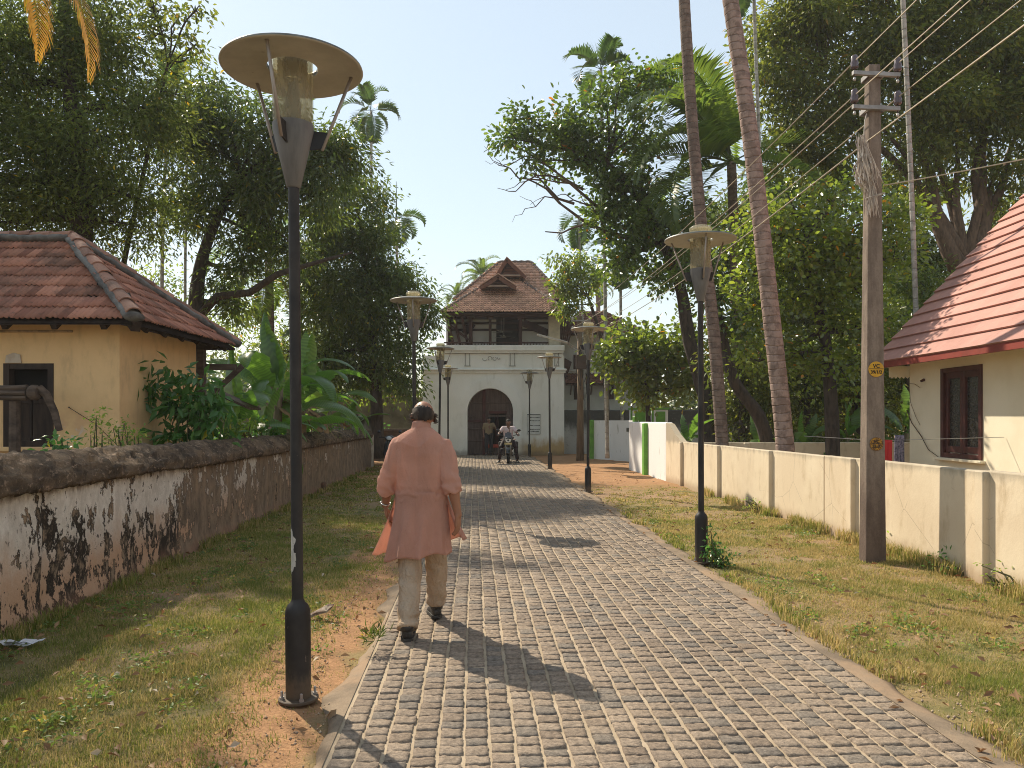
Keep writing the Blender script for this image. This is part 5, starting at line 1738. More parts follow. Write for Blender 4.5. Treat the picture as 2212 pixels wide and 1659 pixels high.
def limbs(name, parent, mat, trunk, rad, targets, twigs=None, seed=1, seg=9, ntw=120):
    """trunk polyline with limbs reaching for the crown's masses, and thin twigs"""
    rg = random.Random(seed)
    b = MB()
    tr = [Vector(p) for p in trunk]
    # smooth the trunk
    def smooth(pts, k=3):
        res = []
        for i in range(len(pts) - 1):
            p0, p1, p2, p3 = pts[max(i - 1, 0)], pts[i], pts[i + 1], pts[min(i + 2, len(pts) - 1)]
            for j in range(k):
                t = j / k
                res.append(.5 * ((2 * p1) + (p2 - p0) * t + (2 * p0 - 5 * p1 + 4 * p2 - p3) * t * t + (-p0 + 3 * p1 - 3 * p2 + p3) * t ** 3))
        res.append(pts[-1]); return res
    sp = smooth(tr, 4)
    n = len(sp)
    rr = [rad[0] + (rad[1] - rad[0]) * i / (n - 1) for i in range(n)]
    rr[0] *= 1.25
    b.tube(sp, [r * (1 + .12 * mnoise.noise(p * 2.0)) for r, p in zip(rr, sp)], seg)
    ends = []
    for (tx) in targets:
        tx = Vector(tx)
        # leave the trunk at the point nearest below
        cand = [(i, p) for i, p in enumerate(sp) if i > n * .35]
        i, p = min(cand, key=lambda ip: (ip[1] - tx).length + .3 * abs(ip[0] - n * .8) / n)
        m1 = p.lerp(tx, .35) + Vector((rg.uniform(-.3, .3), rg.uniform(-.3, .3), rg.uniform(-.1, .35))) * (tx - p).length * .22
        m2 = p.lerp(tx, .7) + Vector((rg.uniform(-.3, .3), rg.uniform(-.3, .3), rg.uniform(-.1, .3))) * (tx - p).length * .18
        pts = smooth([p, m1, m2, tx], 4)
        r0 = min(rr[i] * .62, rad[0] * .45)
        b.tube(pts, [r0 + (.02 - r0) * (k / (len(pts) - 1)) ** .8 for k in range(len(pts))], 6)
        ends += pts[4:]
    if twigs is not None and len(ends):
        E = np.array([tuple(e) for e in ends])
        idx = rg.sample(range(len(twigs)), min(ntw, len(twigs)))
        for i in idx:
            q = twigs[i]
            j = np.argmin(((E - q) ** 2).sum(1))
            p = Vector(E[j]); qv = Vector(q)
            if (qv - p).length > 2.6: continue
            mid = p.lerp(qv, .5) + Vector((rg.uniform(-.15, .15), rg.uniform(-.15, .15), rg.uniform(-.05, .2)))
            b.tube([p, mid, qv], [.022, .014, .006], 4, False)
    return b.build(name, mat, parent, True)

BARK = m_simple("dark_bark", (0.075, 0.055, 0.042), (0.035, 0.027, 0.022), 5, .95, .8, 18, stretch=(3, 3, .8), coords="World", dist=.02)
BARK_B = m_simple("brown_bark", (0.15, 0.10, 0.07), (0.08, 0.055, 0.04), 5, .95, .8, 16, stretch=(3, 3, .8), coords="World", dist=.02)
LEAF_MANGO = m_leaf("mango_leaf", (0.046, 0.082, 0.020), (0.098, 0.128, 0.026), pyel=.005, trans=.36, gloss=.45, rough=.32)
LEAF_FEATHER = m_leaf("feathery_leaf", (0.056, 0.086, 0.024), (0.112, 0.138, 0.034), pyel=.006, trans=.42, gloss=.2, rough=.5)
LEAF_JACK = m_leaf("jack_leaf", (0.040, 0.082, 0.017), (0.096, 0.140, 0.024), yellow=(0.32, 0.15, 0.03), pyel=.006, trans=.34, gloss=.55, rough=.28)
LEAF_ROUND = m_leaf("round_leaf", (0.080, 0.128, 0.024), (0.150, 0.190, 0.034), yellow=(0.34, 0.18, 0.03), pyel=.010, trans=.42, gloss=.9, rough=.25)
LEAF_BIG = m_leaf("olive_leaf", (0.066, 0.098, 0.022), (0.140, 0.155, 0.030), yellow=(0.26, 0.18, 0.03), pyel=.012, trans=.40, gloss=.35, rough=.38)
LEAF_BRIGHT = m_leaf("bright_weed_leaf", (0.11, 0.19, 0.035), (0.17, 0.25, 0.05), yellow=(0.38, 0.36, 0.10), pyel=.12, trans=.42, gloss=.35, rough=.38)
LEAF_SHRUB = m_leaf("shrub_leaf", (0.045, 0.125, 0.030), (0.075, 0.18, 0.042), yellow=(0.40, 0.34, 0.03), pyel=.03, trans=.36, gloss=.5, rough=.3)

def blob(px, py, r, Y, ry=None, flat=.85):
    c = at(px, py, Y)
    m = r * Y / F
    return (tuple(c), (m, ry if ry else m, m * flat))
def tree(name, label, base, trunk, rad, blobs, leaf, bark, per_m3, leaves, spread, L, W, seed, droop=.5, shape='diamond', group=None, ntw=120, cat="tree", lim=None):
    t = thing(name, label, cat, base, group)
    _, cc = crown("crown", t, leaf, blobs, per_m3, leaves, spread, L, W, seed, droop, shape)
    targets = [b_[0] for b_ in blobs] if lim is None else lim
    limbs("trunk", t, bark, trunk, rad, targets, cc, seed, ntw=ntw)
    return t

# left side -------------------------------------------------------------------
Y = 17.0
tree("feathery_tree", "huge feathery dark green tree filling the upper left behind the cottage", at(170, 907, Y) - Vector((0, 0, EYE)),
     [(-9.6, 17, -.1), (-9.8, 17.1, 3), (-9.5, 17, 6), (-9.8, 17, 9), (-10, 17, 12)], (.34, .10),
     [blob(40, 110, 150, Y, 2.0), blob(220, 70, 130, Y, 1.8), blob(60, 330, 150, Y, 2), blob(250, 290, 130, Y, 1.8), blob(130, 450, 110, Y, 1.6), blob(300, 430, 80, Y, 1.3), blob(255, 480, 75, Y, 1.2), blob(-120, 200, 170, Y, 2), blob(-160, 420, 170, Y, 2), blob(-10, 480, 110, Y, 1.6), blob(330, 230, 60, Y, 1.1),
      blob(-190, -60, 150, Y, 1.6)],
     LEAF_FEATHER, BARK, 2.2, 300, .42, .15, .046, 21, .35, ntw=160)
Y = 17.2
tree("broadleaf_tree", "sparse broad leaved branches against the sky at the top left of the lamp disc", (-9.6, 18.2, 0),
     [(-9.7, 18.4, -.1), (-9.4, 18.2, 4), (-8.6, 17.8, 7), (-7.8, 17.4, 9.6)], (.09, .03),
     [blob(370, 60, 55, Y, .5), blob(400, 130, 36, Y, .4), blob(330, 20, 60, Y, .5), blob(350, 170, 40, Y, .4), blob(420, 100, 22, Y, .3), blob(380, 205, 30, Y, .3), blob(425, 20, 20, Y, .3)],
     LEAF_BIG, BARK, 16, 18, .16, .15, .08, 22, .6, ntw=60)
Y = 21.0
tree("mango_tree", "spreading mango tree with a forked dark trunk behind the banana clump", at(420, 907, Y) - Vector((0, 0, EYE)),
     [at(418, 930, Y) , at(425, 760, Y), at(424, 650, Y), at(437, 560, Y), at(470, 470, Y), at(520, 380, Y)], (.27, .09),
     [blob(430, 290, 85, Y, 1.3), blob(500, 250, 80, Y, 1.3), blob(580, 300, 90, Y, 1.3), blob(670, 330, 80, Y, 1.2), blob(735, 360, 55, Y, 1.0), blob(480, 400, 90, Y, 1.3), blob(590, 410, 90, Y, 1.3), blob(690, 430, 80, Y, 1.2), blob(440, 500, 55, Y, .9), blob(540, 500, 60, Y, .9), blob(640, 540, 60, Y, .9), blob(510, 590, 40, Y, .6), blob(740, 300, 40, Y, .7), blob(480, 655, 35, Y, .6), blob(400, 430, 50, Y, .8)],
     LEAF_MANGO, BARK, 3.0, 165, .30, .205, .064, 23, .75, ntw=220)
t0_ = bpy.data.objects['feathery_tree']
crown('crown', t0_, LEAF_FEATHER, [((-11.9, 16.3, 13.0), (1.7, 1.9, 1.5)), ((-13.2, 15.4, 11.4), (1.4, 1.5, 1.2))], 1.1, 130, .40, .15, .046, 28, .35)  # sparse out-of-view foliage, added to dapple the near left verge with shade
# its long low limb
t = bpy.data.objects["mango_tree"]
b = MB(); pts = [at(424, 690, Y), at(470, 640, Y - .3), at(540, 632, Y - .6), at(600, 592, Y - .8), at(680, 568, Y - 1), at(760, 545, Y - 1)]
b.tube(pts, [.12, .11, .10, .085, .06, .03], 8); b.build("limb", BARK, t, True)
Y = 26.5
tree("leafy_tree", "dense dark leafy tree overhanging the left end of the gatehouse", at(800, 907, Y) - Vector((0, 0, EYE)),
     [at(818, 990, Y), at(812, 850, Y), at(800, 720, Y), at(790, 600, Y), at(780, 500, Y)], (.24, .08),
     [blob(765, 440, 70, Y, 1.4), blob(720, 530, 80, Y, 1.4), blob(810, 510, 60, Y, 1.2), blob(850, 590, 60, Y, 1.2), blob(770, 620, 90, Y, 1.6), blob(880, 660, 60, Y, 1.2), blob(800, 720, 80, Y, 1.5), blob(872, 750, 46, Y, 1.0), blob(730, 700, 80, Y, 1.4), blob(760, 800, 70, Y, 1.2), blob(835, 810, 50, Y, 1.0), blob(915, 690, 32, Y, .7), blob(880, 830, 28, Y, .7), blob(690, 620, 60, Y, 1.1), blob(680, 770, 60, Y, 1.1)],
     LEAF_MANGO, BARK, 2.7, 175, .32, .205, .068, 24, .7, ntw=200)
Y = 33.0
tree("thin_tree", "thin leafed tree seen in the bright gap between cottage roof and lamp pole", at(360, 907, Y) - Vector((0, 0, EYE)),
     [at(365, 930, Y), at(362, 760, Y), at(355, 640, Y)], (.16, .05),
     [blob(330, 610, 60, Y, 1), blob(380, 700, 50, Y, 1), blob(310, 660, 40, Y, 1), blob(440, 720, 50, Y, 1), blob(520, 740, 60, Y, 1), blob(570, 690, 40, Y, 1)],
     LEAF_ROUND, BARK, .9, 130, .4, .20, .10, 25, .5, ntw=40)
Y = 30
tree("backlit_tree", "yellow green backlit tree behind the lamp pole and banana leaves", at(640, 907, Y) - Vector((0, 0, EYE)),
     [at(640, 930, Y), at(645, 760, Y), at(650, 620, Y)], (.2, .07),
     [blob(640, 650, 50, Y, 1), blob(700, 640, 50, Y, 1), blob(650, 740, 60, Y, 1.2), blob(600, 760, 50, Y, 1), blob(720, 780, 60, Y, 1), blob(560, 790, 45, Y, 1), blob(800, 830, 50, Y, 1)],
     LEAF_ROUND, BARK, 1.5, 150, .4, .2, .08, 26, .5, ntw=60)

# right side ------------------------------------------------------------------
Y = 24.0
tree("jack_tree", "leaning jackfruit tree with round dark leaves reaching out against the sky", at(1540, 907, Y) - Vector((0, 0, EYE)),
     [at(1545, 985, Y), at(1525, 860, Y), at(1490, 740, Y), at(1470, 620, Y), at(1430, 520, Y), at(1380, 430, Y), at(1310, 350, Y)], (.28, .08),
     [blob(1115, 300, 45, Y, .9), blob(1150, 260, 42, Y, .8), blob(1165, 345, 48, Y, .8), blob(1215, 285, 58, Y, 1.1), blob(1290, 300, 65, Y, 1.1), blob(1250, 360, 50, Y, 1), blob(1310, 225, 45, Y, .9), blob(1345, 170, 35, Y, .7), blob(1390, 200, 50, Y, .9), blob(1370, 290, 60, Y, 1), blob(1330, 400, 65, Y, 1), blob(1400, 420, 55, Y, 1.2), blob(1295, 465, 50, Y, .9), blob(1360, 500, 70, Y, 1.1), blob(1440, 490, 80, Y, 1.2), blob(1330, 575, 45, Y, .8), blob(1420, 600, 50, Y, .9), blob(1470, 560, 50, Y, 1)],
     LEAF_JACK, BARK, 3.8, 84, .27, .175, .10, 31, .25, 'round', ntw=220)
t = bpy.data.objects["jack_tree"]
rg = random.Random(3)
b = MB()
def bare(p, q, r, depth):
    p, q = Vector(p), Vector(q)
    m1 = p.lerp(q, .33) + Vector((rg.uniform(-.1, .1), rg.uniform(-.1, .1), rg.uniform(-.15, .15))) * (q - p).length
    m2 = p.lerp(q, .66) + Vector((rg.uniform(-.1, .1), rg.uniform(-.1, .1), rg.uniform(-.1, .12))) * (q - p).length
    b.tube([p, m1, m2, q], [r, r * .8, r * .6, r * .4], 5, False)
    if depth:
        for k in range(3):
            s = [m1, m2, q][k]
            d = (q - p) * rg.uniform(.35, .6)
            d = Matrix.Rotation(rg.uniform(-.9, .9), 3, 'Y') @ d
            bare(s, s + d, r * .5, depth - 1)
bare(at(1375, 520, Y), at(1210, 440, Y), .09, 1); bare(at(1240, 440, Y), at(1120, 385, Y), .05, 2); bare(at(1260, 410, Y), at(1150, 340, Y), .05, 2); bare(at(1330, 440, Y), at(1190, 380, Y), .07, 2)
b.build("bare_branch", BARK_B, t)
Y = 26.0
tree("sea_almond_tree", "small round leaved tree with shiny sunlit leaves above the white wall", at(1402, 907, Y) - Vector((0, 0, EYE)),
     [at(1402, 990, Y), at(1400, 900, Y), at(1396, 830, Y), at(1385, 760, Y)], (.10, .05),
     [blob(1345, 740, 48, Y, .9), blob(1330, 800, 40, Y, .8), blob(1400, 740, 55, Y, 1), blob(1390, 810, 55, Y, 1), blob(1450, 770, 55, Y, 1), blob(1460, 840, 45, Y, .8), blob(1400, 860, 34, Y, .7), blob(1500, 800, 45, Y, .8), blob(1500, 730, 50, Y, .8), blob(1320, 765, 30, Y, .6)],
     LEAF_ROUND, BARK, 4.6, 62, .34, .20, .135, 32, .35, 'round', ntw=80)
Y = 17.5
tree("cashew_tree", "light green round leaved tree between the two leaning palm trunks and the electricity pole", at(1790, 907, Y) - Vector((0, 0, EYE)),
     [at(1800, 1010, Y), at(1795, 860, Y), at(1780, 720, Y), at(1750, 600, Y), at(1740, 520, Y)], (.18, .06),
     [blob(1650, 500, 60, Y, .8), blob(1720, 460, 65, Y, .9), blob(1800, 440, 60, Y, .9), blob(1700, 570, 75, Y, 1), blob(1790, 540, 75, Y, 1), blob(1870, 520, 60, Y, .8), blob(1620, 590, 55, Y, .7), blob(1760, 650, 75, Y, .9), blob(1660, 670, 60, Y, .8), blob(1860, 620, 65, Y, .8), blob(1930, 470, 50, Y, .7), blob(1940, 560, 50, Y, .7), blob(1610, 500, 40, Y, .6), blob(1840, 720, 60, Y, .8), blob(1720, 740, 60, Y, .8), blob(1640, 780, 55, Y, .8), blob(1800, 800, 60, Y, .8), blob(1900, 700, 50, Y, .7)],
     LEAF_ROUND, BARK, 5.0, 105, .26, .13, .085, 33, .2, 'round', ntw=180)
Y = 25.0
tree("big_forked_tree", "big tree with a forked reddish brown trunk filling the upper right", at(2060, 907, Y) - Vector((0, 0, EYE)),
     [at(2060, 990, Y), at(2070, 800, Y), at(2080, 640, Y), at(2085, 560, Y)], (.48, .36),
     [blob(1690, 90, 85, Y, 1.5), blob(1780, 50, 90, Y, 1.6), blob(1880, 110, 90, Y, 1.6), blob(1970, 60, 90, Y, 1.6), blob(2070, 110, 95, Y, 1.6), blob(2170, 80, 95, Y, 1.6), blob(1740, 200, 85, Y, 1.5), blob(1840, 230, 85, Y, 1.5), blob(1940, 220, 85, Y, 1.5), blob(2040, 260, 95, Y, 1.6), blob(2150, 250, 95, Y, 1.6), blob(2240, 180, 95, Y, 1.6), blob(2200, 370, 85, Y, 1.4), blob(1990, 370, 70, Y, 1.2), blob(1690, 300, 70, Y, 1.2), blob(1790, 330, 80, Y, 1.3), blob(2060, -40, 110, Y, 1.8), blob(1880, -40, 100, Y, 1.7), blob(2200, -50, 110, Y, 1.8), blob(2180, 480, 55, Y, 1), blob(1640, 170, 50, Y, .9), blob(1720, 10, 60, Y, 1.2)],
     LEAF_BIG, BARK_B, 1.9, 170, .40, .23, .088, 34, .6, ntw=260, lim=[at(1960, 380, Y), at(2180, 330, Y), at(1880, 250, Y), at(2060, 250, Y), at(2150, 120, Y), at(1780, 150, Y), at(1950, 90, Y), at(2250, 200, Y), at(2200, 460, Y)])
t = bpy.data.objects["big_forked_tree"]
b = MB()
b.tube([at(2085, 600, Y), at(2050, 540, Y), at(2022, 470, Y), at(2010, 380, Y), at(1980, 300, Y)], [.34, .26, .22, .17, .08], 9)
b.tube([at(2088, 600, Y), at(2112, 540, Y), at(2125, 470, Y), at(2110, 380, Y), at(2130, 250, Y)], [.36, .30, .26, .2, .1], 9)
b.build("limb", BARK_B, t, True)
Y = 20.5
tree("leaning_tree", "black leaning bare trunk between the palm trunks with a thin crown", at(1660, 907, Y) - Vector((0, 0, EYE)),
     [at(1665, 985, Y), at(1640, 900, Y), at(1590, 830, Y), at(1568, 760, Y), at(1545, 660, Y), at(1500, 560, Y)], (.20, .09),
     [blob(1520, 600, 40, Y, .7), blob(1560, 640, 40, Y, .6), blob(1490, 570, 35, Y, .7), blob(1600, 690, 35, Y, .6)],
     LEAF_JACK, BARK, 4, 90, .25, .15, .09, 35, .3, 'round', ntw=50)
Y = 22.5
for k, (lab, bl, sd) in enumerate((
        ("dark bushy undergrowth tree behind the thin palm trunk", [(1600, 790, 60), (1580, 860, 50), (1640, 730, 50), (1660, 840, 60), (1620, 900, 40)], 41),
        ("dark bushy undergrowth tree behind the thick palm trunk", [(1740, 800, 70), (1790, 860, 60), (1720, 880, 50), (1810, 770, 60)], 42),
        ("dark bushy undergrowth tree left of the concrete pole", [(1850, 820, 65), (1900, 760, 60), (1840, 890, 50), (1900, 880, 50), (1870, 690, 55)], 43),
        ("dark bushy undergrowth tree between the concrete pole and red roofed house", [(1960, 700, 60), (1990, 780, 60), (1950, 850, 60), (2000, 620, 60), (1960, 620, 50), (2060, 700, 60)], 44))):
    c = bl[0]
    tree("bushy_tree", lab, at(c[0], 907, Y) - Vector((0, 0, EYE)), [at(c[0], 985, Y), at(c[0] + 4, 860, Y), at(c[0] - 4, 760, Y)], (.12, .05),
         [blob(px, py, r, Y + (i % 3) * .5, .9) for i, (px, py, r) in enumerate(bl)], LEAF_MANGO if k % 2 else LEAF_BIG, BARK, 3.6, 150, .34, .20, .08, sd, .5, ntw=50)
Y = 33.0
tree("sunlit_tree", "small sunlit tree whose pale green leaves hang beside the gatehouse roof", at(1270, 907, 30.5) - Vector((0, 0, EYE)),
     [at(1312, 990, 30.5), at(1310, 860, 30.5), at(1300, 740, 30.5), at(1270, 640, 30.5)], (.13, .05),
     [blob(1215, 570, 32, 30.5, .6), blob(1240, 620, 40, 30.5, .7), blob(1212, 630, 30, 30.5, .5), blob(1250, 570, 26, 30.5, .5), blob(1275, 600, 26, 30.5, .5), blob(1225, 665, 18, 30.5, .35)],
     LEAF_ROUND, BARK, 4, 90, .25, .20, .10, 45, .6, ntw=60)

Y = 30.0
for k, (lab, bl, sd) in enumerate((
        ("dark tall tree in the shade between the two leaning palm trunks' tops", [(1580, 480, 80), (1640, 560, 80), (1560, 590, 60), (1620, 680, 80), (1700, 640, 70), (1680, 400, 70)], 46),
        ("dark tall tree behind the shiny light green tree left of the concrete pole", [(1780, 420, 80), (1800, 560, 90), (1740, 680, 90), (1840, 680, 90), (1720, 520, 70), (1900, 420, 70)], 47),
        ("dark tree filling the gap between the concrete pole and the red roof", [(1930, 540, 80), (1960, 660, 90), (2000, 440, 60), (2010, 580, 80), (1920, 760, 80), (2060, 700, 80)], 48),
        ("dark tree standing behind the top edge of the red roof", [(2150, 560, 70), (2200, 470, 70), (2130, 660, 80), (2230, 620, 80)], 49))):
    c = bl[0]
    tree("shaded_tree", lab, at(c[0] + 40, 907, Y) - Vector((0, 0, EYE)), [at(c[0] + 40, 985, Y), at(c[0] + 36, 800, Y), at(c[0] + 28, 640, Y), at(c[0] + 10, 520, Y)], (.2, .07),
         [blob(px, py, r, Y + (i % 3) * .7, 1.2) for i, (px, py, r) in enumerate(bl)], LEAF_MANGO if k % 2 == 0 else LEAF_JACK, BARK, 2.0, 120, .36, .24, .10, sd, .5, ntw=60)

# ------------------------------------------------------------------ palms
def frond_mesh(length, leaflets, ll, lw, arch, droop, seed, vee=.5, tipthin=.35, start=.12, hang=.6):
    """pinnate frond along +x, rising then bending down"""
    rg = np.random.default_rng(seed)
    V, Fc = [], []
    N = 14
    rach = []
    for i in range(N + 1):
        t = i / N
        ang = arch - droop * t * t
        if i == 0: p = np.zeros(3)
        else: p = rach[-1][0] + length / N * np.array([math.cos(ang), 0, math.sin(ang)])
        rach.append((p, ang))
    def pos(t):
        f = t * N; i = min(int(f), N - 1); u = f - i
        return rach[i][0] * (1 - u) + rach[i + 1][0] * u, rach[i][1]
    # rachis
    for i in range(N + 1):
        p, a = rach[i]; w = .028 * (1 - .85 * i / N) * (length / 3)
        V += [p + np.array([0, w, 0]), p + np.array([-math.sin(a) * w, 0, math.cos(a) * w]), p + np.array([0, -w, 0])]
    for i in range(N):
        for k in range(3):
            k2 = (k + 1) % 3
            Fc += [(i * 3 + k, i * 3 + k2, i * 3 + 3 + k2), (i * 3 + k, i * 3 + 3 + k2, i * 3 + 3 + k)]
    for j in range(leaflets):
        t = start + (1 - start) * j / (leaflets - 1)
        p, a = pos(min(t, .999))
        l = ll * (math.sin(math.pi * min(1, .18 + .80 * t)) ** .7) * rg.uniform(.85, 1.1)
        if t > .9: l *= .8
        for s in (-1, 1):
            fwd = np.array([math.cos(a), 0, math.sin(a)]); up = np.array([-math.sin(a), 0, math.cos(a)])
            side = np.array([0, s, 0])
            d = side * 1.0 + fwd * (.45 + .6 * t) + up * (vee * rg.uniform(.7, 1.2))
            d /= np.linalg.norm(d)
            dn = np.array([0, 0, -1.0])
            e = d * 1.0 + dn * hang * rg.uniform(.7, 1.3)
            e /= np.linalg.norm(e)
            m = p + d * l * .5
            q = m + e * l * .5
            wv = np.cross(d, up); wv = wv / (np.linalg.norm(wv) + 1e-9) * lw * .5
            n0 = len(V)
            V += [p - wv * .4, p + wv * .4, m + wv, m - wv, q]
            Fc += [(n0, n0 + 1, n0 + 2), (n0, n0 + 2, n0 + 3), (n0 + 3, n0 + 2, n0 + 4)]
    return np_mesh("frond", V, Fc)

PALM = m_leaf("coconut_frond", (0.050, 0.090, 0.020), (0.090, 0.130, 0.025), yellow=(0.30, 0.22, 0.04), pyel=.03, trans=.48, gloss=.55, rough=.3)
PALM_DRY = m_leaf("dry_frond", (0.33, 0.20, 0.045), (0.40, 0.27, 0.07), pyel=.1, trans=.35, gloss=.2, rough=.5)
ARECA = m_leaf("areca_frond", (0.035, 0.070, 0.022), (0.055, 0.095, 0.026), pyel=.02, trans=.3, gloss=.4, rough=.35)
def m_palm_bark(name, c1, c2, ring, pink=0):
    n = NT(name); co = n.coord("World"); s = n.sep(co)
    a = n.noise(co, 6, 6, .65); b_ = n.noise(n.mapping(co, (9, 9, 1.2)), 5, 5, .7)
    w = n.math('FRACT', n.math('MULTIPLY_ADD', s[2], ring, n.math('MULTIPLY', n.noise(co, 2.5, 3), 1.2)))
    rg_ = n.ramp(n.math('ABSOLUTE', n.math('ADD', w, -.5)), .36, .5)
    col = n.mix(n.ramp(a, .42, .58), c1, c2)
    col = n.mix(n.math('MULTIPLY', n.math('MULTIPLY', rg_, n.ramp(n.noise(co, 9, 4, .7), .44, .64)), .55), col, tuple(x * .35 for x in c2))
    col = n.mix(n.math('MULTIPLY', n.ramp(b_, .56, .7), .5), col, tuple(x * .4 for x in c2))
    h = n.math('SUBTRACT', n.math('MULTIPLY', b_, .6), rg_)
    return n.done(n.bsdf(col, .93, n.bump(h, .7, .02), 0, .15))
COCO_BARK = m_palm_bark("coconut_bark", (0.34, 0.245, 0.205), (0.21, 0.148, 0.122), 7.5)
COCO_BARK2 = m_palm_bark("grey_palm_bark", (0.22, 0.165, 0.135), (0.14, 0.105, 0.088), 8)
ARECA_BARK = m_palm_bark("areca_bark", (0.42, 0.40, 0.36), (0.28, 0.27, 0.24), 5)
COCO_FR = [frond_mesh(4.3, 78, .98, .068, R(70), R(110), 60 + k, hang=.5 + .2 * k) for k in range(3)]
ARE_FR = [frond_mesh(1.9, 26, .62, .10, R(75), R(105), 70 + k, vee=.35, start=.2, hang=.25) for k in range(2)]
for me in COCO_FR: me.materials.append(PALM)
for me in ARE_FR: me.materials.append(ARECA)
def palm(name, label, path_pts, r0, r1, bark, fronds, n, scale, elev=(75, -35), group=None, seed=1, mat_over=None, nuts=False, cat="palm", seg=14, phases=None):
    rg = random.Random(seed)
    base = Vector(path_pts[0]); base.z = max(base.z, 0)
    t = thing(name, label, cat, base, group)
    pts = [Vector(p) for p in path_pts]
    # finer trunk with a swollen foot and leaf-scar rings
    fine, rad = [], []
    tot = sum((q - p).length for p, q in zip(pts[:-1], pts[1:]))
    def cat_(i, u):
        p0, p1, p2, p3 = pts[max(i - 1, 0)], pts[i], pts[i + 1], pts[min(i + 2, len(pts) - 1)]
        return .5 * ((2 * p1) + (p2 - p0) * u + (2 * p0 - 5 * p1 + 4 * p2 - p3) * u * u + (-p0 + 3 * p1 - 3 * p2 + p3) * u ** 3)
    step = .09 if r0 > .1 else .3
    NN = int(tot / step)
    for k in range(NN + 1):
        f = k / NN * (len(pts) - 1); i = min(int(f), len(pts) - 2)
        fine.append(cat_(i, f - i))
        tt = k / NN
        rad.append((r0 + (r1 - r0) * tt) * (1 + .25 * math.exp(-tt * tot / .5)) * (1 + (.022 if k % 2 else -.01) + rg.uniform(-.012, .012)))
    b = MB(); b.tube(fine, rad, seg); b.build("trunk", bark, t, True)
    top = fine[-1]
    if n == 0: return t
    for k in range(n):
        me = fronds[k % len(fronds)]
        o = link("frond", me, t)
        el = elev[0] + (elev[1] - elev[0]) * (k / max(1, n - 1))
        az = (k * 137.5 + rg.uniform(-15, 15)) if phases is None else phases[k]
        M = Matrix.Translation(top - root_of(t)) @ Matrix.Rotation(R(az), 4, 'Z') @ Matrix.Rotation(R(70 - el), 4, 'Y') @ Matrix.Rotation(R(rg.uniform(-25, 25)), 4, 'X') @ Matrix.Scale(scale * rg.uniform(.88, 1.1), 4)
        o.matrix_basis = M
    return t
Y = 13.6
palm("coconut_palm", "thick pinkish coconut trunk leaning left behind the cream wall", [at(1706, 1090, Y), at(1690, 900, Y), at(1668, 700, Y), at(1640, 450, Y), at(1612, 230, Y), at(1575, -20, Y), at(1545, -250, Y), at(1530, -500, Y), at(1512, -800, Y), at(1496, -1060, Y)], .158, .118, COCO_BARK, COCO_FR, 16, 1.0, seed=2)
Y = 16.2
palm("coconut_palm", "slimmer grey coconut trunk leaning left just right of the lamp on the right verge", [at(1566, 1065, Y), at(1556, 900, Y), at(1540, 700, Y), at(1514, 480, Y), at(1494, 250, Y), at(1478, 0, Y), at(1470, -220, Y), at(1468, -420, Y), at(1464, -640, Y), at(1458, -800, Y)], .135, .105, COCO_BARK2, COCO_FR, 15, .95, seed=3)
Y = 23.4
palm("young_coconut_palm", "young coconut palm with great arching bright fronds behind the thick trunk", [at(1600, 985, Y), at(1592, 700, Y), at(1580, 352, Y)], .17, .14, COCO_BARK2, COCO_FR, 17, 1.12, (88, -28), seed=5,
     phases=[190, 95, 165, 220, 60, 185, 150, 235, 20, 200, 165, 120, 245, 340, 180, 280, 212])
Y = 16.0
palm("areca_palm", "thin pale grey areca trunk right of the electricity pole", [at(1990, 1060, Y), at(1976, 600, Y), at(1962, 250, Y), at(1948, -60, Y), at(1942, -260, Y)], .055, .048, ARECA_BARK, ARE_FR, 9, 1.0, seed=6, seg=8)
Y = 23
palm("areca_palm", "thin areca trunk rising just right of the thick coconut trunk", [at(1652, 985, Y), at(1646, 500, Y), at(1632, 100, Y), at(1626, -80, Y)], .06, .05, ARECA_BARK, ARE_FR, 8, 1.0, seed=7, seg=8)
Y = 27.5
palm("areca_palm", "areca palm crown standing above the jackfruit tree", [at(1312, 990, Y), at(1305, 500, Y), at(1298, 150, Y)], .07, .055, ARECA_BARK, ARE_FR, 10, .85, (85, -30), seed=8, seg=8)
Y = 38
palm("areca_palm", "tall lone areca palm against the sky right of the nearest lamp disc", [at(806, 960, Y), at(803, 600, Y), at(802, 240, Y)], .075, .06, ARECA_BARK, ARE_FR, 11, .88, (85, -60), seed=9, seg=8)
Y = 42
palm("areca_palm", "areca palm with a spear leaf and drooping fronds left of the gatehouse sky gap", [at(868, 960, Y), at(860, 700, Y), at(856, 470, Y)], .09, .07, ARECA_BARK, ARE_FR, 9, 1.0, (20, -60), seed=10, seg=8)
t = bpy.data.objects["areca_palm.004"]
b = MB(); b.tube([at(856, 470, Y), at(856, 392, Y)], [.05, .012], 6); b.build("spear_leaf", ARECA, t)
Y = 24
palm("areca_palm", "thin areca trunk in the bright gap left of the mango trunk", [at(352, 985, Y), at(350, 620, Y), at(356, 380, Y), at(372, 205, Y)], .06, .05, ARECA_BARK, ARE_FR, 9, .9, seed=11, seg=8)
Y = 25
palm("areca_palm", "bare looking areca trunk between the mango trunk and the cottage roof", [at(402, 985, Y), at(400, 620, Y), at(402, 460, Y), at(404, 300, Y)], .05, .042, ARECA_BARK, ARE_FR, 6, .7, seed=12, seg=8)
palm("background_palm", "larger distant coconut palm behind the gatehouse roof ridge", [at(1050, 900, 62), at(1045, 720, 62), at(1040, 598, 62)], .22, .16, COCO_BARK2, COCO_FR, 16, .62, (85, -35), seed=13, seg=8, group="palms behind the gatehouse")
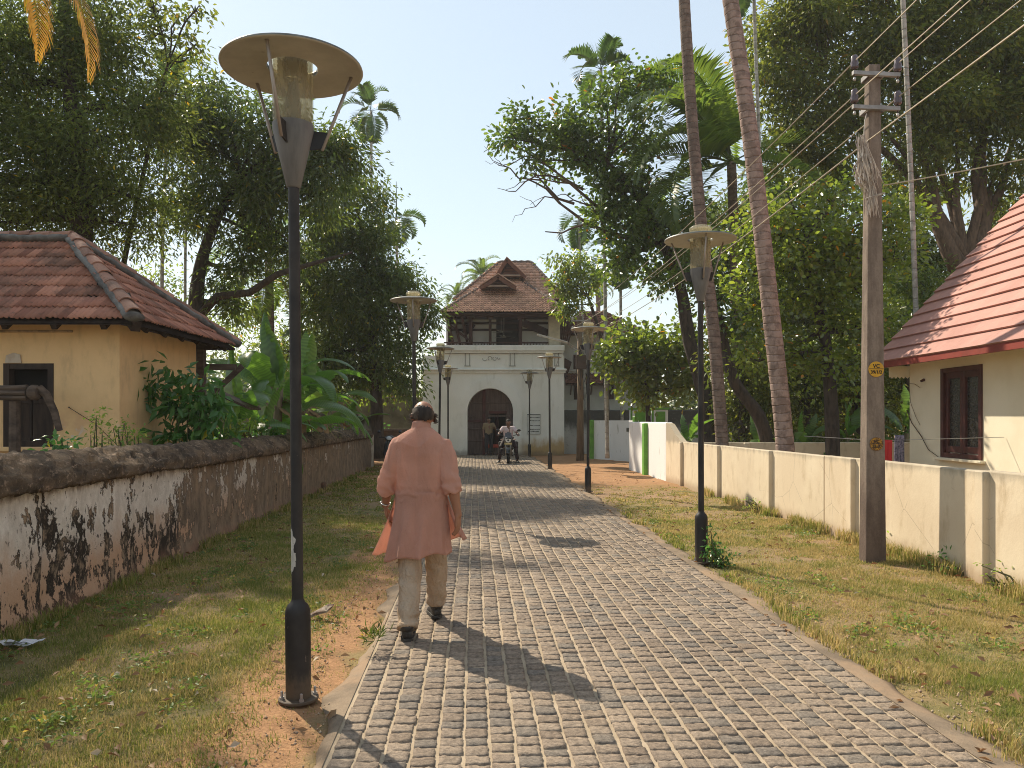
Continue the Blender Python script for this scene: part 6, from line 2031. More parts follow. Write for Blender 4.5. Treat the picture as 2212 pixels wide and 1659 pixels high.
palm("background_palm", "smaller lower distant palm peeping left of the gatehouse roof", [at(992, 900, 66), at(990, 760, 66), at(985, 640, 66)], .22, .16, COCO_BARK2, COCO_FR, 13, .5, (80, -30), seed=14, seg=8, group="palms behind the gatehouse")
palm("background_palm", "distant palm standing between the gatehouse and the palace wing roof", [at(1300, 900, 58), at(1296, 760, 58), at(1290, 612, 58)], .2, .15, COCO_BARK2, COCO_FR, 12, .5, (80, -40), seed=15, seg=8, group="palms behind the gatehouse")
Y = 27
palm("areca_palm", "low areca palm with drooping backlit fronds beside the jackfruit trunk", [at(1345, 970, 33.6), at(1342, 800, 33.6), at(1340, 545, 33.6)], .07, .06, ARECA_BARK, ARE_FR, 9, 1.0, (50, -70), seed=16, seg=8)
palm("areca_palm", "areca palm with its fronds hanging low against the sky left of the jackfruit crown", [at(1266, 965, 36.6), at(1262, 800, 36.6), at(1250, 470, 36.6)], .06, .05, ARECA_BARK, ARE_FR, 7, .95, (40, -60), seed=17, seg=8)
palm("coconut_palm", "coconut palm behind the mango tree with drooping grey green fronds", [at(590, 985, 26), at(585, 760, 26), at(580, 560, 26)], .16, .13, COCO_BARK2, COCO_FR, 12, .7, (70, -50), seed=18, seg=10)
# the yellowing fronds that hang into the top left corner
CR = Vector((-6.25, 8.5, 7.75))
t = palm("coconut_palm", "palm beyond the top left corner, only its yellowed hanging frond tips in view", [(-8.4, 8.8, -.05), (-8.0, 8.8, 3), (-7.1, 8.6, 6.0), CR], .15, .12, COCO_BARK2, COCO_FR, 8, .8, (70, 20), seed=19, seg=10, phases=[120, 150, 180, 210, 240, 165, 195, 135])
for k, (ln, ar, dr, az, sc) in enumerate(((3.05, -36, 58, 0, 1.0), (3.3, 18, 98, 4, .95), (2.8, -46, 48, -10, .95))):
    DRY = frond_mesh(ln, 64, .55, .030, R(ar), R(dr), 90 + k, hang=1.5, vee=.1); DRY.materials.append(PALM_DRY)
    o = link("frond", DRY, t)
    o["label"] = "yellow dying frond"
    o.matrix_basis = Matrix.Translation(CR - root_of(t)) @ Matrix.Rotation(R(az), 4, 'Z') @ Matrix.Scale(sc, 4)

# ------------------------------------------------------------------ bananas
BANANA = NT("banana_leaf")
n = BANANA
co = n.coord("Object"); r = n.objrand()
stripe = n.n("ShaderNodeTexWave"); n.l(co, stripe.inputs["Vector"]); stripe.inputs["Scale"].default_value = 9; stripe.inputs["Distortion"].default_value = 1.2; stripe.bands_direction = 'X'
col = n.mix(r, (0.050, 0.115, 0.024), (0.085, 0.165, 0.030))
col = n.hsv(col, .5, 1, n.ramp(stripe.outputs["Fac"], 0, 1, .85, 1.15))
d = n.bsdf(col, .32, None, 0, .55)
tl_ = n.n("ShaderNodeBsdfTranslucent"); n.set(tl_.inputs[0], n.hsv(col, .485, 1.1, 2.6))
mx = n.n("ShaderNodeMixShader"); mx.inputs[0].default_value = .45; n.l(d, mx.inputs[1]); n.l(tl_.outputs[0], mx.inputs[2])
BANANA = n.done(mx.outputs[0])
BAN_STEM = m_simple("banana_stem", (0.22, 0.17, 0.085), (0.11, 0.075, 0.045), 3, .7, .4, 20, stretch=(4, 4, .4))
def banana_leaf(length, width, arch, droop, seed):
    rg = random.Random(seed)
    N = 16
    V, Fc = [], []
    p = Vector((0, 0, 0)); pts = []
    for i in range(N + 1):
        t = i / N; ang = arch - droop * t ** 1.6
        if i: p = p + Vector((math.cos(ang), 0, math.sin(ang))) * (length / N)
        pts.append((p.copy(), ang))
    for i, (q, a) in enumerate(pts):
        t = i / N
        tt = max(0, (t - .14) / .86)
        w = width * (math.sin(math.pi * min(1, tt ** .75)) ** .55 if 0 < tt < 1 else 0) * .5 + .012
        up = Vector((-math.sin(a), 0, math.cos(a)))
        fold = .28
        tear = 1.0
        for s_, k in ((-1, 1.0), (-1, .55), (0, 0), (1, .55), (1, 1.0)):
            edge = k > .9
            jit = rg.uniform(.72, 1.0) if edge else 1
            V.append(q + Vector((0, s_ * w * k * jit, 0)) + up * (w * k * fold * (1 - k * .9)) - Vector((0, 0, w * k * .35 * t)))
    for i in range(N):
        for k in range(4):
            if i > 3 and k in (0, 3) and rg.random() < .20: continue
            Fc.append((i * 5 + k, i * 5 + k + 1, i * 5 + 6 + k, i * 5 + 5 + k))
    me = np_mesh("leaf", V, Fc, True); me.materials.append(BANANA)
    return me
BL = [banana_leaf(1.9, .44, R(78), R(70), 1), banana_leaf(2.0, .42, R(70), R(115), 2), banana_leaf(1.8, .40, R(55), R(105), 3), banana_leaf(1.5, .46, R(84), R(30), 4)]
BAN_DRY = m_simple('dry_banana_leaf', (0.24, 0.15, 0.065), (0.13, 0.08, 0.04), 6, .8, .3)
BLD = []
for k in range(2):
    me = banana_leaf(1.3, .30, R(-20), R(75), 11 + k); me.materials.clear(); me.materials.append(BAN_DRY); BLD.append(me)
def banana(label, base, hgt, nl, scale, seed, group):
    rg = random.Random(seed)
    base = Vector(base)
    t = thing("banana_plant", label, "banana plant", base, group)
    b = MB(); lean = Vector((rg.uniform(-.12, .12), rg.uniform(-.12, .12), 0)); b.tube([base, base + lean * .4 + Vector((0, 0, hgt * .5)), base + lean + Vector((0, 0, hgt))], [.12 * scale, .10 * scale, .06 * scale], 9); b.build("stem", BAN_STEM, t, True)
    for k in range(nl):
        el = 85 - 95 * k / nl
        me = BL[3] if el > 70 else BL[(k) % 3]
        o = link("leaf", me, t)
        az = k * 137.5 + rg.uniform(-20, 20) + seed * 40
        o.matrix_basis = Matrix.Translation(lean + Vector((0, 0, hgt - .05 * k * scale))) @ Matrix.Rotation(R(az), 4, 'Z') @ Matrix.Rotation(R(60 - el) * .6, 4, 'Y') @ Matrix.Rotation(R(rg.uniform(-25, 25)), 4, 'X') @ Matrix.Scale(scale * rg.uniform(.8, 1.1), 4)
_old_banana = banana
def banana(label, base, hgt, nl, scale, seed, group):
    _old_banana(label, base, hgt, nl, scale, seed, group)
    t = [o for o in bpy.data.objects if o.get("label") == label][0]
    rg = random.Random(seed + 50)
    for k in range(3):
        o = link("leaf", BLD[k % 2], t)
        o["label"] = "dry brown hanging leaf"
        o.matrix_basis = Matrix.Translation((0, 0, hgt * rg.uniform(.75, .95))) @ Matrix.Rotation(rg.uniform(0, 6.28), 4, 'Z') @ Matrix.Scale(scale * rg.uniform(.7, 1.0), 4)
G = "banana plants behind the old wall"
banana("banana plant at the left of the clump next to the cottage's end wall", at(518, 907, 13.6) - Vector((0, 0, EYE)), 1.5, 9, 1.0, 1, G)
banana("tallest banana plant with upright leaves left of the lamp pole", at(590, 907, 15.6) - Vector((0, 0, EYE)), 2.2, 11, 1.1, 2, G)
banana("banana plant hidden partly by the lamp pole with sunlit leaves", at(655, 907, 18.2) - Vector((0, 0, EYE)), 2.1, 11, 1.08, 3, G)
banana("banana plant right of the lamp pole, its long leaves arching to the grey pier", at(718, 907, 22.0) - Vector((0, 0, EYE)), 1.8, 10, 1.05, 4, G)
banana("short banana plant low behind the wall in the shade of the clump", at(562, 907, 14.6) - Vector((0, 0, EYE)), 1.2, 9, .85, 5, G)
banana("banana plant in the middle of the clump with low drooping leaves", at(622, 907, 16.8) - Vector((0, 0, EYE)), 1.5, 10, 1.1, 12, G)
banana("last banana plant of the row with leaves before the brown low wall", at(752, 907, 26.2) - Vector((0, 0, EYE)), 1.4, 8, .85, 6, G)
G2 = "banana plants in the yard behind the cream wall"
banana("small bright banana plant above the white wall's sloping shoulder", at(1490, 907, 22) - Vector((0, 0, EYE)), .95, 7, .62, 7, G2)
banana("banana plant low behind the thick palm trunk", at(1745, 907, 19.8) - Vector((0, 0, EYE)), .9, 8, .75, 8, G2)
banana("banana plant in the dark undergrowth left of the concrete pole", at(1830, 907, 20.2) - Vector((0, 0, EYE)), 1.1, 8, .9, 9, G2)
banana("banana plant at the foot of the thin palm trunk's dark background", at(1640, 907, 21) - Vector((0, 0, EYE)), .8, 7, .7, 10, G2)
banana("banana plant between the concrete pole and the red roofed house", at(1960, 907, 19.9) - Vector((0, 0, EYE)), 1.2, 8, .9, 11, G2)

# ------------------------------------------------------------------ shrubs and weeds
STEM = m_simple("green_stem", (0.09, 0.10, 0.035), (0.06, 0.05, 0.025), 6, .8, .1)
def shrub(name, label, base, blobs, leaf, per, lv, sp, L, W, seed, droop=.4, group=None, cat="shrub", shape='diamond', nst=14):
    t = thing(name, label, cat, base, group)
    _, cc = crown("foliage", t, leaf, blobs, per, lv, sp, L, W, seed, droop, shape)
    rg = random.Random(seed); b = MB(); base = Vector(base)
    for k in range(min(nst, len(cc))):
        q = Vector(cc[rg.randrange(len(cc))]); p = base + Vector((rg.uniform(-.1, .1), rg.uniform(-.1, .1), -.03))
        b.tube([p, p.lerp(q, .5) + Vector((rg.uniform(-.06, .06), rg.uniform(-.06, .06), .05)), q], [.012, .009, .004], 5, False)
    b.build("stem", STEM, t)
    return t
Y = 10.8
shrub("large_leaved_shrub", "lush large leaved green shrub in front of the cottage's side wall", at(395, 907, Y) - Vector((0, 0, EYE)),
      [blob(375, 800, 34, Y, .28), blob(350, 850, 44, Y, .32), blob(410, 870, 55, Y, .35), blob(460, 880, 50, Y, .3), blob(310, 840, 26, Y, .2), blob(390, 925, 60, Y, .3), blob(470, 930, 45, Y, .3), blob(450, 835, 24, Y, .2)],
      LEAF_SHRUB, 70, 11, .09, .23, .082, 51, .75)
Y = 8.6
shrub("pale_weed", "tall pale green weed against the cottage wall above the old wall", at(215, 907, Y) - Vector((0, 0, EYE)),
      [blob(215, 915, 22, Y, .14), blob(222, 945, 30, Y, .16), blob(208, 892, 13, Y, .1), blob(240, 965, 20, Y, .14)], LEAF_BRIGHT, 210, 12, .05, .055, .022, 52, .1, "weeds on the wall line", "weed")
shrub("pale_weed", "low bright bushy weed between the tall pale weed and the large leaved shrub", at(285, 907, 8.9) - Vector((0, 0, EYE)),
      [blob(280, 948, 26, 8.9, .14), blob(300, 940, 20, 8.9, .12), blob(262, 925, 18, 8.9, .1)], LEAF_BRIGHT, 190, 12, .05, .06, .026, 53, .1, "weeds on the wall line", "weed")
shrub("creeper_clump", "small dark creeper clump at the cottage window's lower corner", at(140, 907, 8.0) - Vector((0, 0, EYE)), [blob(140, 960, 18, 8.0, .12), blob(115, 966, 14, 8, .1)], LEAF_SHRUB, 200, 10, .05, .08, .05, 54, .3, "weeds on the wall line", "weed")
for k, (px, yy, lab) in enumerate(((520, 12.2, "bright weeds behind the old wall at the cottage's far corner"), (575, 14.5, "sunlit weeds at the foot of the banana clump"), (690, 18.5, "weeds rising over the wall coping right of the lamp pole"), (735, 21.5, "round tuft of weeds on the coping next to the grey pier"))):
    shrub("pale_weed", lab, at(px, 907, yy) - Vector((0, 0, EYE)), [blob(px, 915, 24, yy, .25), blob(px + 20, 925, 22, yy, .25), blob(px - 18, 928, 20, yy, .25)], LEAF_BRIGHT if k % 2 == 0 else LEAF_SHRUB, 55, 14, .08, .09, .045, 60 + k, .2, "weeds on the wall line", "weed")
# beside the lamps
p = at(1545, 907, 8.22); p.z = 0
shrub("roadside_weed", "leafy green weed at the foot of the lamp post on the right verge", p, [((p.x - .02, p.y, .14), (.12, .1, .13)), ((p.x - .05, p.y - .02, .32), (.05, .05, .14)), ((p.x + .06, p.y - .1, .08), (.12, .1, .07))], LEAF_SHRUB, 4500, 7, .03, .045, .026, 71, .1, None, "weed")
p = Vector((-.92, 5.1, 0))
shrub("grass_tuft", "small dark grass tuft growing at the path's left edge by the man's heel", at(805, 907, 5.02) - Vector((0, 0, EYE)), [(tuple(at(808, 1375, 5.05)), (.06, .05, .03))], m_leaf("tuft_blade", (0.05, 0.085, 0.02), (0.09, 0.12, 0.03), trans=.3), 40000, 6, .02, .075, .008, 72, -1.2, None, "weed", nst=0)
p = at(1785, 907, 8.9); p.z = 0
for k, (px, yy, lab) in enumerate(((1790, 10.9, "small weed at the foot of the cream wall near the thin joint"), (1930, 9.0, "ragged weeds at the wall foot just right of the concrete pole"), (2075, 7.75, "dark weeds at the wall foot where the pole's shadow meets the ground"), (1640, 12.9, "dry weeds at the foot of the post beside the thick palm"), (2180, 6.95, "weeds at the foot of the cream wall by the picture's right edge"))):
    p = at(px, 907, yy); p.z = 0
    shrub("roadside_weed", lab, p, [((p.x, p.y, .06), (.30, .12, .07)), ((p.x - .1, p.y + .1, .14), (.15, .08, .10))], LEAF_BRIGHT if k != 2 else LEAF_SHRUB, 700, 6, .04, .05, .02, 80 + k, -.2, "weeds along the foot of the cream wall", "weed")

b = [((x, 36 + 2.5 * math.sin(x * .9), 2.6 + 1.0 * math.sin(x * 1.7)), (2.4, 1.6, 2.9 + 1.3 * math.sin(x * 1.1))) for x in np.arange(10.2, 34, 2.4)]
o, _ = crown("treeline", None, LEAF_BIG, b, .7, 60, .6, .34, .17, 96, .4)
props(o, kind="stuff")
# far trees that read as one mass
b = [((x, 62 + 6 * math.sin(x * .7), 2.4 + 1.2 * math.sin(x * 1.3)), (3.2, 2.5, 3.0 + 1.2 * math.sin(x * .9))) for x in np.arange(-62, 64, 4.0)]
o, _ = crown("treeline", None, LEAF_MANGO, b, .35, 40, .9, .75, .4, 99, .4)
props(o, kind="stuff")
b = [((x, 21.5 + 1.0 * math.sin(x * 2.1), .4), (.9, .8, .9 + .4 * math.sin(x * 1.7))) for x in np.arange(6.2, 14, .8)]
o, _ = crown("undergrowth", None, LEAF_BIG, b, 9, 26, .22, .22, .09, 98, .3)
props(o, kind="stuff")
b = [((x, 19.0 + 3.0 * math.sin(x * 1.1), .3), (.9, .9, .8 + .4 * math.sin(x * 1.9))) for x in np.arange(-13.5, -5.7, .8)] + [((x, 31.0 + 1.0 * math.sin(x * 1.1), .4), (.9, .9, .9)) for x in np.arange(-12, -5.2, .9)]
o, _ = crown("undergrowth", None, LEAF_SHRUB, b, 7, 26, .25, .20, .085, 97, .3)
props(o, kind="stuff")
# ------------------------------------------------------------------ grass on the verges
def grass_mat():
    n = NT("verge_grass")
    co = n.coord("World")
    r = n.island()
    s = n.sep(co)
    big = n.noise(co, .8, 4, .6)
    mid = n.noise(co, 2.6, 4, .6)
    g = n.mix(r, (0.120, 0.155, 0.028), (0.215, 0.235, 0.050))
    st = n.mix(r, (0.33, 0.255, 0.095), (0.45, 0.355, 0.155))
    ri = n.ramp(s[0], -2.0, 2.5, -.06, .0)
    f = n.math('ADD', n.math('MULTIPLY_ADD', big, .6, n.math('MULTIPLY', mid, .5)), n.math('ADD', ri, n.math('MULTIPLY', r, .30)))
    col = n.mix(n.ramp(f, .56, .80), g, st)
    d = n.bsdf(col, .6, None, 0, .25)
    t = n.n("ShaderNodeBsdfTranslucent"); n.set(t.inputs[0], n.hsv(col, .49, 1.05, 1.7))
    m = n.n("ShaderNodeMixShader"); m.inputs[0].default_value = .38; n.l(d, m.inputs[1]); n.l(t.outputs[0], m.inputs[2])
    return n.done(m.outputs[0])
def grass():
    m = grass_mat()
    rng = np.random.default_rng(5)
    def fbm(x, y, s, o):
        return np.array([mnoise.fractal(Vector((a * s, b_ * s, o)), 1.0, 2.0, 3) for a, b_ in zip(x, y)])
    def region(u0, u1, v0, v1, n, hmin, hmax, name, wb=.0034, bare=None, tuft=9):
        nt = n // tuft
        # denser close to the camera
        t = rng.uniform(0, 1, nt)
        v = v0 * (v1 / v0) ** (t ** .9) if v0 > 0 else v0 + (v1 - v0) * t
        u = rng.uniform(u0, u1, nt)
        if callable(u1): pass
        x = u - 0.0488 * v; y = v
        dens = fbm(x, y, .9, 3.0) * .55 + fbm(x, y, 3.0, 8.0) * .45 + .42
        if bare is not None: dens = dens * bare(u, v)
        keep = rng.uniform(0, 1, nt) < np.clip(dens, .05, 1)
        x, y, u, v, dens = x[keep], y[keep], u[keep], v[keep], dens[keep]
        z = np.array([ground_z(a, b_) for a, b_ in zip(x, y)])
        k = len(x)
        X = np.repeat(x, tuft) + rng.normal(0, .030, k * tuft); Y = np.repeat(y, tuft) + rng.normal(0, .030, k * tuft); Z = np.repeat(z, tuft)
        hh = np.repeat(np.clip(dens, .2, 1.1), tuft)
        N = k * tuft
        h = rng.uniform(hmin, hmax, N) * (.5 + .6 * hh)
        az = rng.uniform(0, 2 * np.pi, N)
        lean = np.abs(rng.normal(.8, .6, N))
        flatm = rng.uniform(0, 1, N) < .35
        lean = np.where(flatm, rng.uniform(2.0, 6.0, N), lean)
        dx, dy = np.cos(az), np.sin(az)
        px, py = -dy, dx
        w = wb * rng.uniform(.6, 1.3, N) * np.clip(Y / 6.5, .8, 3.2)
        nrm = np.sqrt(1 + lean ** 2)
        tx, ty, tz = X + dx * h * lean / nrm, Y + dy * h * lean / nrm, Z + h * 1.0 / nrm
        tz = np.maximum(tz, Z + .008)
        V = np.stack([np.stack([X - px * w, Y - py * w, Z - .004], 1), np.stack([X + px * w, Y + py * w, Z - .004], 1), np.stack([tx, ty, tz], 1)], 1).reshape(-1, 3)
        Fc = (np.arange(N)[:, None] * 3 + np.array([[0, 1, 2]])).reshape(-1, 3)
        o = link("grass", np_mesh(name, V, Fc), None, m)
        props(o, kind="stuff")
    def bare_l(u, v):
        d = np.clip((-0.95 - u) / .5, .03, 1)      # thin towards the path
        d = np.where(v > 8, np.clip((-0.9 - u) / .25, .1, 1), d)
        return d
    def bare_r(u, v):
        e = 2.42
        d = np.clip((u - e) / .35, .05, 1)
        d = d * np.clip((17.5 - v) / 5.0, .02, 1)
        return d
    region(-3.36, -0.75, 3.0, 12.5, 620000, .018, .062, "grass_left", bare=bare_l)
    region(-3.36, -0.75, 12.5, 26.0, 90000, .025, .065, "grass_left_far", wb=.0055, bare=bare_l)
    region(2.36, 4.84, 3.2, 12.0, 620000, .018, .060, "grass_right", bare=bare_r)
    region(2.36, 4.84, 12.0, 18.0, 70000, .02, .055, "grass_right_far", wb=.0055, bare=bare_r)
    # taller fringe along the wall feet and path edge
    def line(fu, v0, v1, n, hmin, hmax, sd, name):
        nonlocal_u = fu
        t = rng.uniform(0, 1, n // 6)
        v = v0 * (v1 / v0) ** t
        keep = np.array([mnoise.noise(Vector((a * 1.3, sd, 0))) > -.05 for a in v])
        v = v[keep]
        u = np.array([fu(a) for a in v]) + rng.normal(0, .05, len(v))
        k = len(v); tuft = 6
        x = u - 0.0488 * v
        X = np.repeat(x, tuft) + rng.normal(0, .02, k * tuft); Y = np.repeat(v, tuft) + rng.normal(0, .02, k * tuft); N = k * tuft
        h = rng.uniform(hmin, hmax, N); az = rng.uniform(0, 2 * np.pi, N); lean = np.abs(rng.normal(.3, .3, N))
        dx, dy = np.cos(az), np.sin(az); px, py = -dy, dx
        w = .004 * np.clip(Y / 7, 1, 3)
        Z = np.full(N, -.02)
        V = np.stack([np.stack([X - px * w, Y - py * w, Z], 1), np.stack([X + px * w, Y + py * w, Z], 1),
                      np.stack([X + dx * h * lean * .4 + px * w * .7, Y + dy * h * lean * .4 + py * w * .7, Z + h * .6], 1), np.stack([X + dx * h * lean * .4 - px * w * .7, Y + dy * h * lean * .4 - py * w * .7, Z + h * .6], 1),
                      np.stack([X + dx * h * lean, Y + dy * h * lean, Z + h], 1)], 1).reshape(-1, 3)
        b0 = np.arange(N)[:, None] * 5
        Fc = np.concatenate([b0 + np.array([[0, 1, 2]]), b0 + np.array([[0, 2, 3]]), b0 + np.array([[3, 2, 4]])], 1).reshape(-1, 3)
        props(link("grass", np_mesh(name, V, Fc), None, m), kind="stuff")
    line(lambda v: 4.78, 4.0, 16.5, 9000, .05, .20, 1, "grass_wall_foot")
    line(lambda v: -3.27, 4.0, 24, 7000, .04, .14, 2, "grass_old_wall_foot")
    line(lambda v: 2.50 + .05 * math.sin(v * 2), 3.4, 13, 5000, .03, .09, 3, "grass_path_edge")
    # low broad-leaved weeds in patches
    P0 = []
    for (u0, u1, v0, v1, n) in ((-3.2, -1.0, 3.2, 11, 170), (2.5, 4.8, 3.3, 12, 150), (-3.3, -2.6, 3.3, 20, 90)):
        v = v0 * (v1 / v0) ** rng.uniform(0, 1, n); u = rng.uniform(u0, u1, n)
        k = np.array([mnoise.noise(Vector((a * 1.1, b_ * .8, 21))) for a, b_ in zip(u, v)]) > .02
        P0.append(np.stack([u[k] - .0488 * v[k], v[k], np.full(k.sum(), .012)], 1))
    P0 = np.concatenate(P0)
    q = 26
    N = len(P0) * q
    pos = np.repeat(P0, q, 0) + rng.normal(size=(N, 3)) * np.array([.06, .06, .014])
    pos[:, 2] = np.abs(pos[:, 2]) + .004
    dirs = rng.normal(size=(N, 3)); dirs[:, 2] = np.abs(dirs[:, 2]) * .6
    V, Fc = leaf_arrays(pos, dirs, .036, .018, rng, curl=.2)
    props(link("ground_cover", np_mesh("ground_cover", V, Fc), None, m_leaf("verge_weed", (0.075, 0.125, 0.030), (0.13, 0.18, 0.045), yellow=(0.35, 0.28, 0.08), pyel=.10, trans=.35, gloss=.3, rough=.45)), kind="stuff")
    # dry leaf litter
    pts = []
    n = 900
    v = 3.2 * (24 / 3.2) ** rng.uniform(0, 1, n)
    side = rng.uniform(0, 1, n) < .5
    u = np.where(side, rng.uniform(-3.3, -.7, n), rng.uniform(2.2, 4.8, n))
    pos = np.stack([u - .0488 * v, v, np.full(n, .028)], 1)
    dirs = rng.normal(size=(n, 3)); dirs[:, 2] *= .25
    V, Fc = leaf_arrays(pos, dirs, .065, .03, rng, curl=.3)
    o = link("litter", np_mesh("litter", V, Fc), None, m_leaf("dead_leaf", (0.16, 0.085, 0.04), (0.30, 0.19, 0.10), yellow=(0.4, 0.33, 0.24), pyel=.05, trans=.1, gloss=.2, rough=.6))
    props(o, kind="stuff")
    # pebbles and crumbs of soil at the bare edges
    n = 1300
    v = 3.0 * (26 / 3.0) ** rng.uniform(0, 1, n)
    u = np.where(rng.uniform(0, 1, n) < .62, rng.normal(-1.0, .18, n), np.where(v > 15, rng.uniform(2.5, 4.7, n), rng.normal(2.55, .12, n)))
    base = np.array([[1, 0, 0], [-.5, .87, 0], [-.5, -.87, 0], [0, 0, 1.0], [0, 0, -1]])
    F0 = np.array([[0, 1, 3], [1, 2, 3], [2, 0, 3], [1, 0, 4], [2, 1, 4], [0, 2, 4]])
    sz = rng.uniform(.003, .012, n) ** 1.0
    V = (base[None] * (sz[:, None, None] * rng.uniform(.6, 1.3, (n, 5, 1)))) + np.stack([u - .0488 * v, v, sz * .3 - .004], 1)[:, None, :]
    Fc = (F0[None] + (np.arange(n) * 5)[:, None, None]).reshape(-1, 3)
    props(link("gravel", np_mesh("gravel", V.reshape(-1, 3), Fc), None, m_simple("earth_crumb", (0.40, 0.27, 0.17), (0.30, 0.24, 0.18), 3, .95, 0, vary=.5)), kind="stuff")
grass()

# ------------------------------------------------------------------ small things lying about
def small_things():
    # crumpled paper
    pm = m_simple("crumpled_paper", (0.62, 0.62, 0.64), (0.5, 0.5, 0.53), 12, .8, .2, coords="World")
    c = at(22, 1400, 5.2); c.z = 0
    b = MB()
    rg = random.Random(2)
    for k in range(4):
        p = c + Vector((-.10 + .05 * k, rg.uniform(-.02, .02), 0.0))
        g = [[p + Vector((i * .045, j * .04, .015 + rg.uniform(0, .035))) for i in range(4)] for j in range(3)]
        V = [q for row in g for q in row]
        b.add(V, [(j * 4 + i, j * 4 + i + 1, j * 4 + i + 5, j * 4 + i + 4) for j in range(2) for i in range(3)])
    single("paper_scrap", b, pm, "crumpled white paper scrap on the grass at the picture's left edge", "litter")
    # dry bark spathe behind the lamp base
    bm_ = m_simple("dry_spathe", (0.13, 0.075, 0.05), (0.42, 0.35, 0.27), 14, .9, .4)
    p = at(690, 1320, 5.95); p.z = .02
    b = MB()
    for k in range(5):
        o = Vector((.05 * 0, .012 * (k - 2), 0))
        b.tube([p + o + Vector((-.10, 0, 0)), p + o + Vector((-.02, .01, .035)), p + o + Vector((.06, .02, .05 + .008 * k)), p + o + Vector((.10, .02 + .004 * k, .085))], [.012, .016, .012, .004], 5)
    single("dry_spathe", b, bm_, "dry brown curled husk on the ground behind the nearest lamp's base", "husk")
    # pipe stub on a block
    p = at(690, 1067, 17.0); p.z = 0
    t = thing("tap_pipe", "short pale pipe stub standing in a small brown block by the old wall", "pipe", p)
    b = MB(); b.bbox(p + Vector((0, 0, .07)), (.26, .24, .20), .02); b.build("block", m_simple("brown_block", (0.16, 0.085, 0.055), (0.10, 0.06, 0.04), 6, .95, .4), t)
    b = MB(); b.tube([p + Vector((.01, 0, .15)), p + Vector((.01, 0, .36))], .032, 10); b.build("pipe", m_simple("pale_pvc", (0.55, 0.54, 0.54), None, 4, .5, 0), t, True)
    b = MB(); b.tube([p + Vector((.01, 0, .36)), p + Vector((.01, 0, .41))], .036, 10); b.build("cap", m_simple("black_cap", (0.02, 0.02, 0.02), None, 4, .5, 0), t, True)
    # washing line
    Yl = 12.7
    xa, xb = 5.0, 7.98
    rp = m_simple("blue_rope", (0.35, 0.33, 0.30), None, 4, .7, 0)
    b = MB(); b.tube([(4.86 + .2, 13.3, 1.27), (6.2, 12.9, 1.20), (7.98, 12.45, 1.27)], .005, 5)
    single("washing_line", b, rp, "washing line between palm trunk and the red roofed house's wall", "clothes line")
    def cloth(name, label, px0, px1, z1, z0, mt, cat, seed):
        rg = random.Random(seed); V = []; Nn, M_ = 12, 9
        for j in range(M_ + 1):
            for i in range(Nn + 1):
                p = at(px0 + (px1 - px0) * i / Nn, 907, 12.66)
                ht = z1 + (z0 - z1) * j / M_ * (1 + .10 * math.sin(i * 1.1 + seed))
                V.append(Vector((p.x, 12.70 + .035 * math.sin(i * 1.7 + seed) * (j / M_), ht)))
        b = MB(); b.add(V, [(j * (Nn + 1) + i, j * (Nn + 1) + i + 1, (j + 1) * (Nn + 1) + i + 1, (j + 1) * (Nn + 1) + i) for j in range(M_) for i in range(Nn)])
        o = single(name, b, mt, label, cat, "washing hung beside the red roofed house", True)
        sm = o.modifiers.new("cloth_thickness", 'SOLIDIFY'); sm.thickness = .006
    cloth("washing", "red cloth hanging on the washing line", 1901, 1930, 1.22, .70, m_simple("red_cloth", (0.48, 0.02, 0.025), (0.38, 0.015, 0.02), 6, .8, .1), "cloth", 1)
    cloth("washing", "grey violet patterned cloth hanging next to the house corner", 1935, 1956, 1.30, .65, m_simple("patterned_cloth", (0.22, 0.19, 0.25), (0.05, 0.045, 0.07), 30, .8, .1), "cloth", 2)
    cloth("washing", "dull red and white striped cloth just right of the concrete pole", 1886, 1899, 1.16, .70, m_simple("striped_cloth", (0.32, 0.05, 0.06), (0.5, 0.45, 0.42), 14, .8, .1, stretch=(3, 3, .2)), "cloth", 3)
small_things()
# ------------------------------------------------------------------ people
def remeshed(name, mb, mat, parent, voxel, smooth_it=6, factor=.5, wrinkle=None):
    me = bpy.data.meshes.new(name)
    off = root_of(parent)
    me.from_pydata([tuple(v - off) for v in mb.v], [], mb.f)
    bm = bmesh.new(); bm.from_mesh(me); bmesh.ops.recalc_face_normals(bm, faces=bm.faces[:]); bm.to_mesh(me); bm.free()
    o = link(name, me, parent)
    r = o.modifiers.new("r", 'REMESH'); r.mode = 'VOXEL'; r.voxel_size = voxel; r.use_smooth_shade = True
    s = o.modifiers.new("s", 'SMOOTH'); s.factor = factor; s.iterations = smooth_it
    bpy.context.view_layer.update()
    dg = bpy.context.evaluated_depsgraph_get()
    m2 = bpy.data.meshes.new_from_object(o.evaluated_get(dg))
    o.modifiers.clear(); o.data = m2
    if wrinkle is not None:
        n = len(m2.vertices)
        co = np.empty(n * 3, dtype=np.float32); m2.vertices.foreach_get("co", co); co = co.reshape(-1, 3)
        no = np.empty(n * 3, dtype=np.float32); m2.vertex_normals.foreach_get("vector", no); no = no.reshape(-1, 3)
        co2 = co + no * np.array([wrinkle(*p) for p in co])[:, None]
        m2.vertices.foreach_set("co", co2.astype(np.float32).ravel()); m2.update()
    m2.materials.clear(); m2.materials.append(mat)
    m2.polygons.foreach_set("use_smooth", np.ones(len(m2.polygons), dtype=bool))
    return o

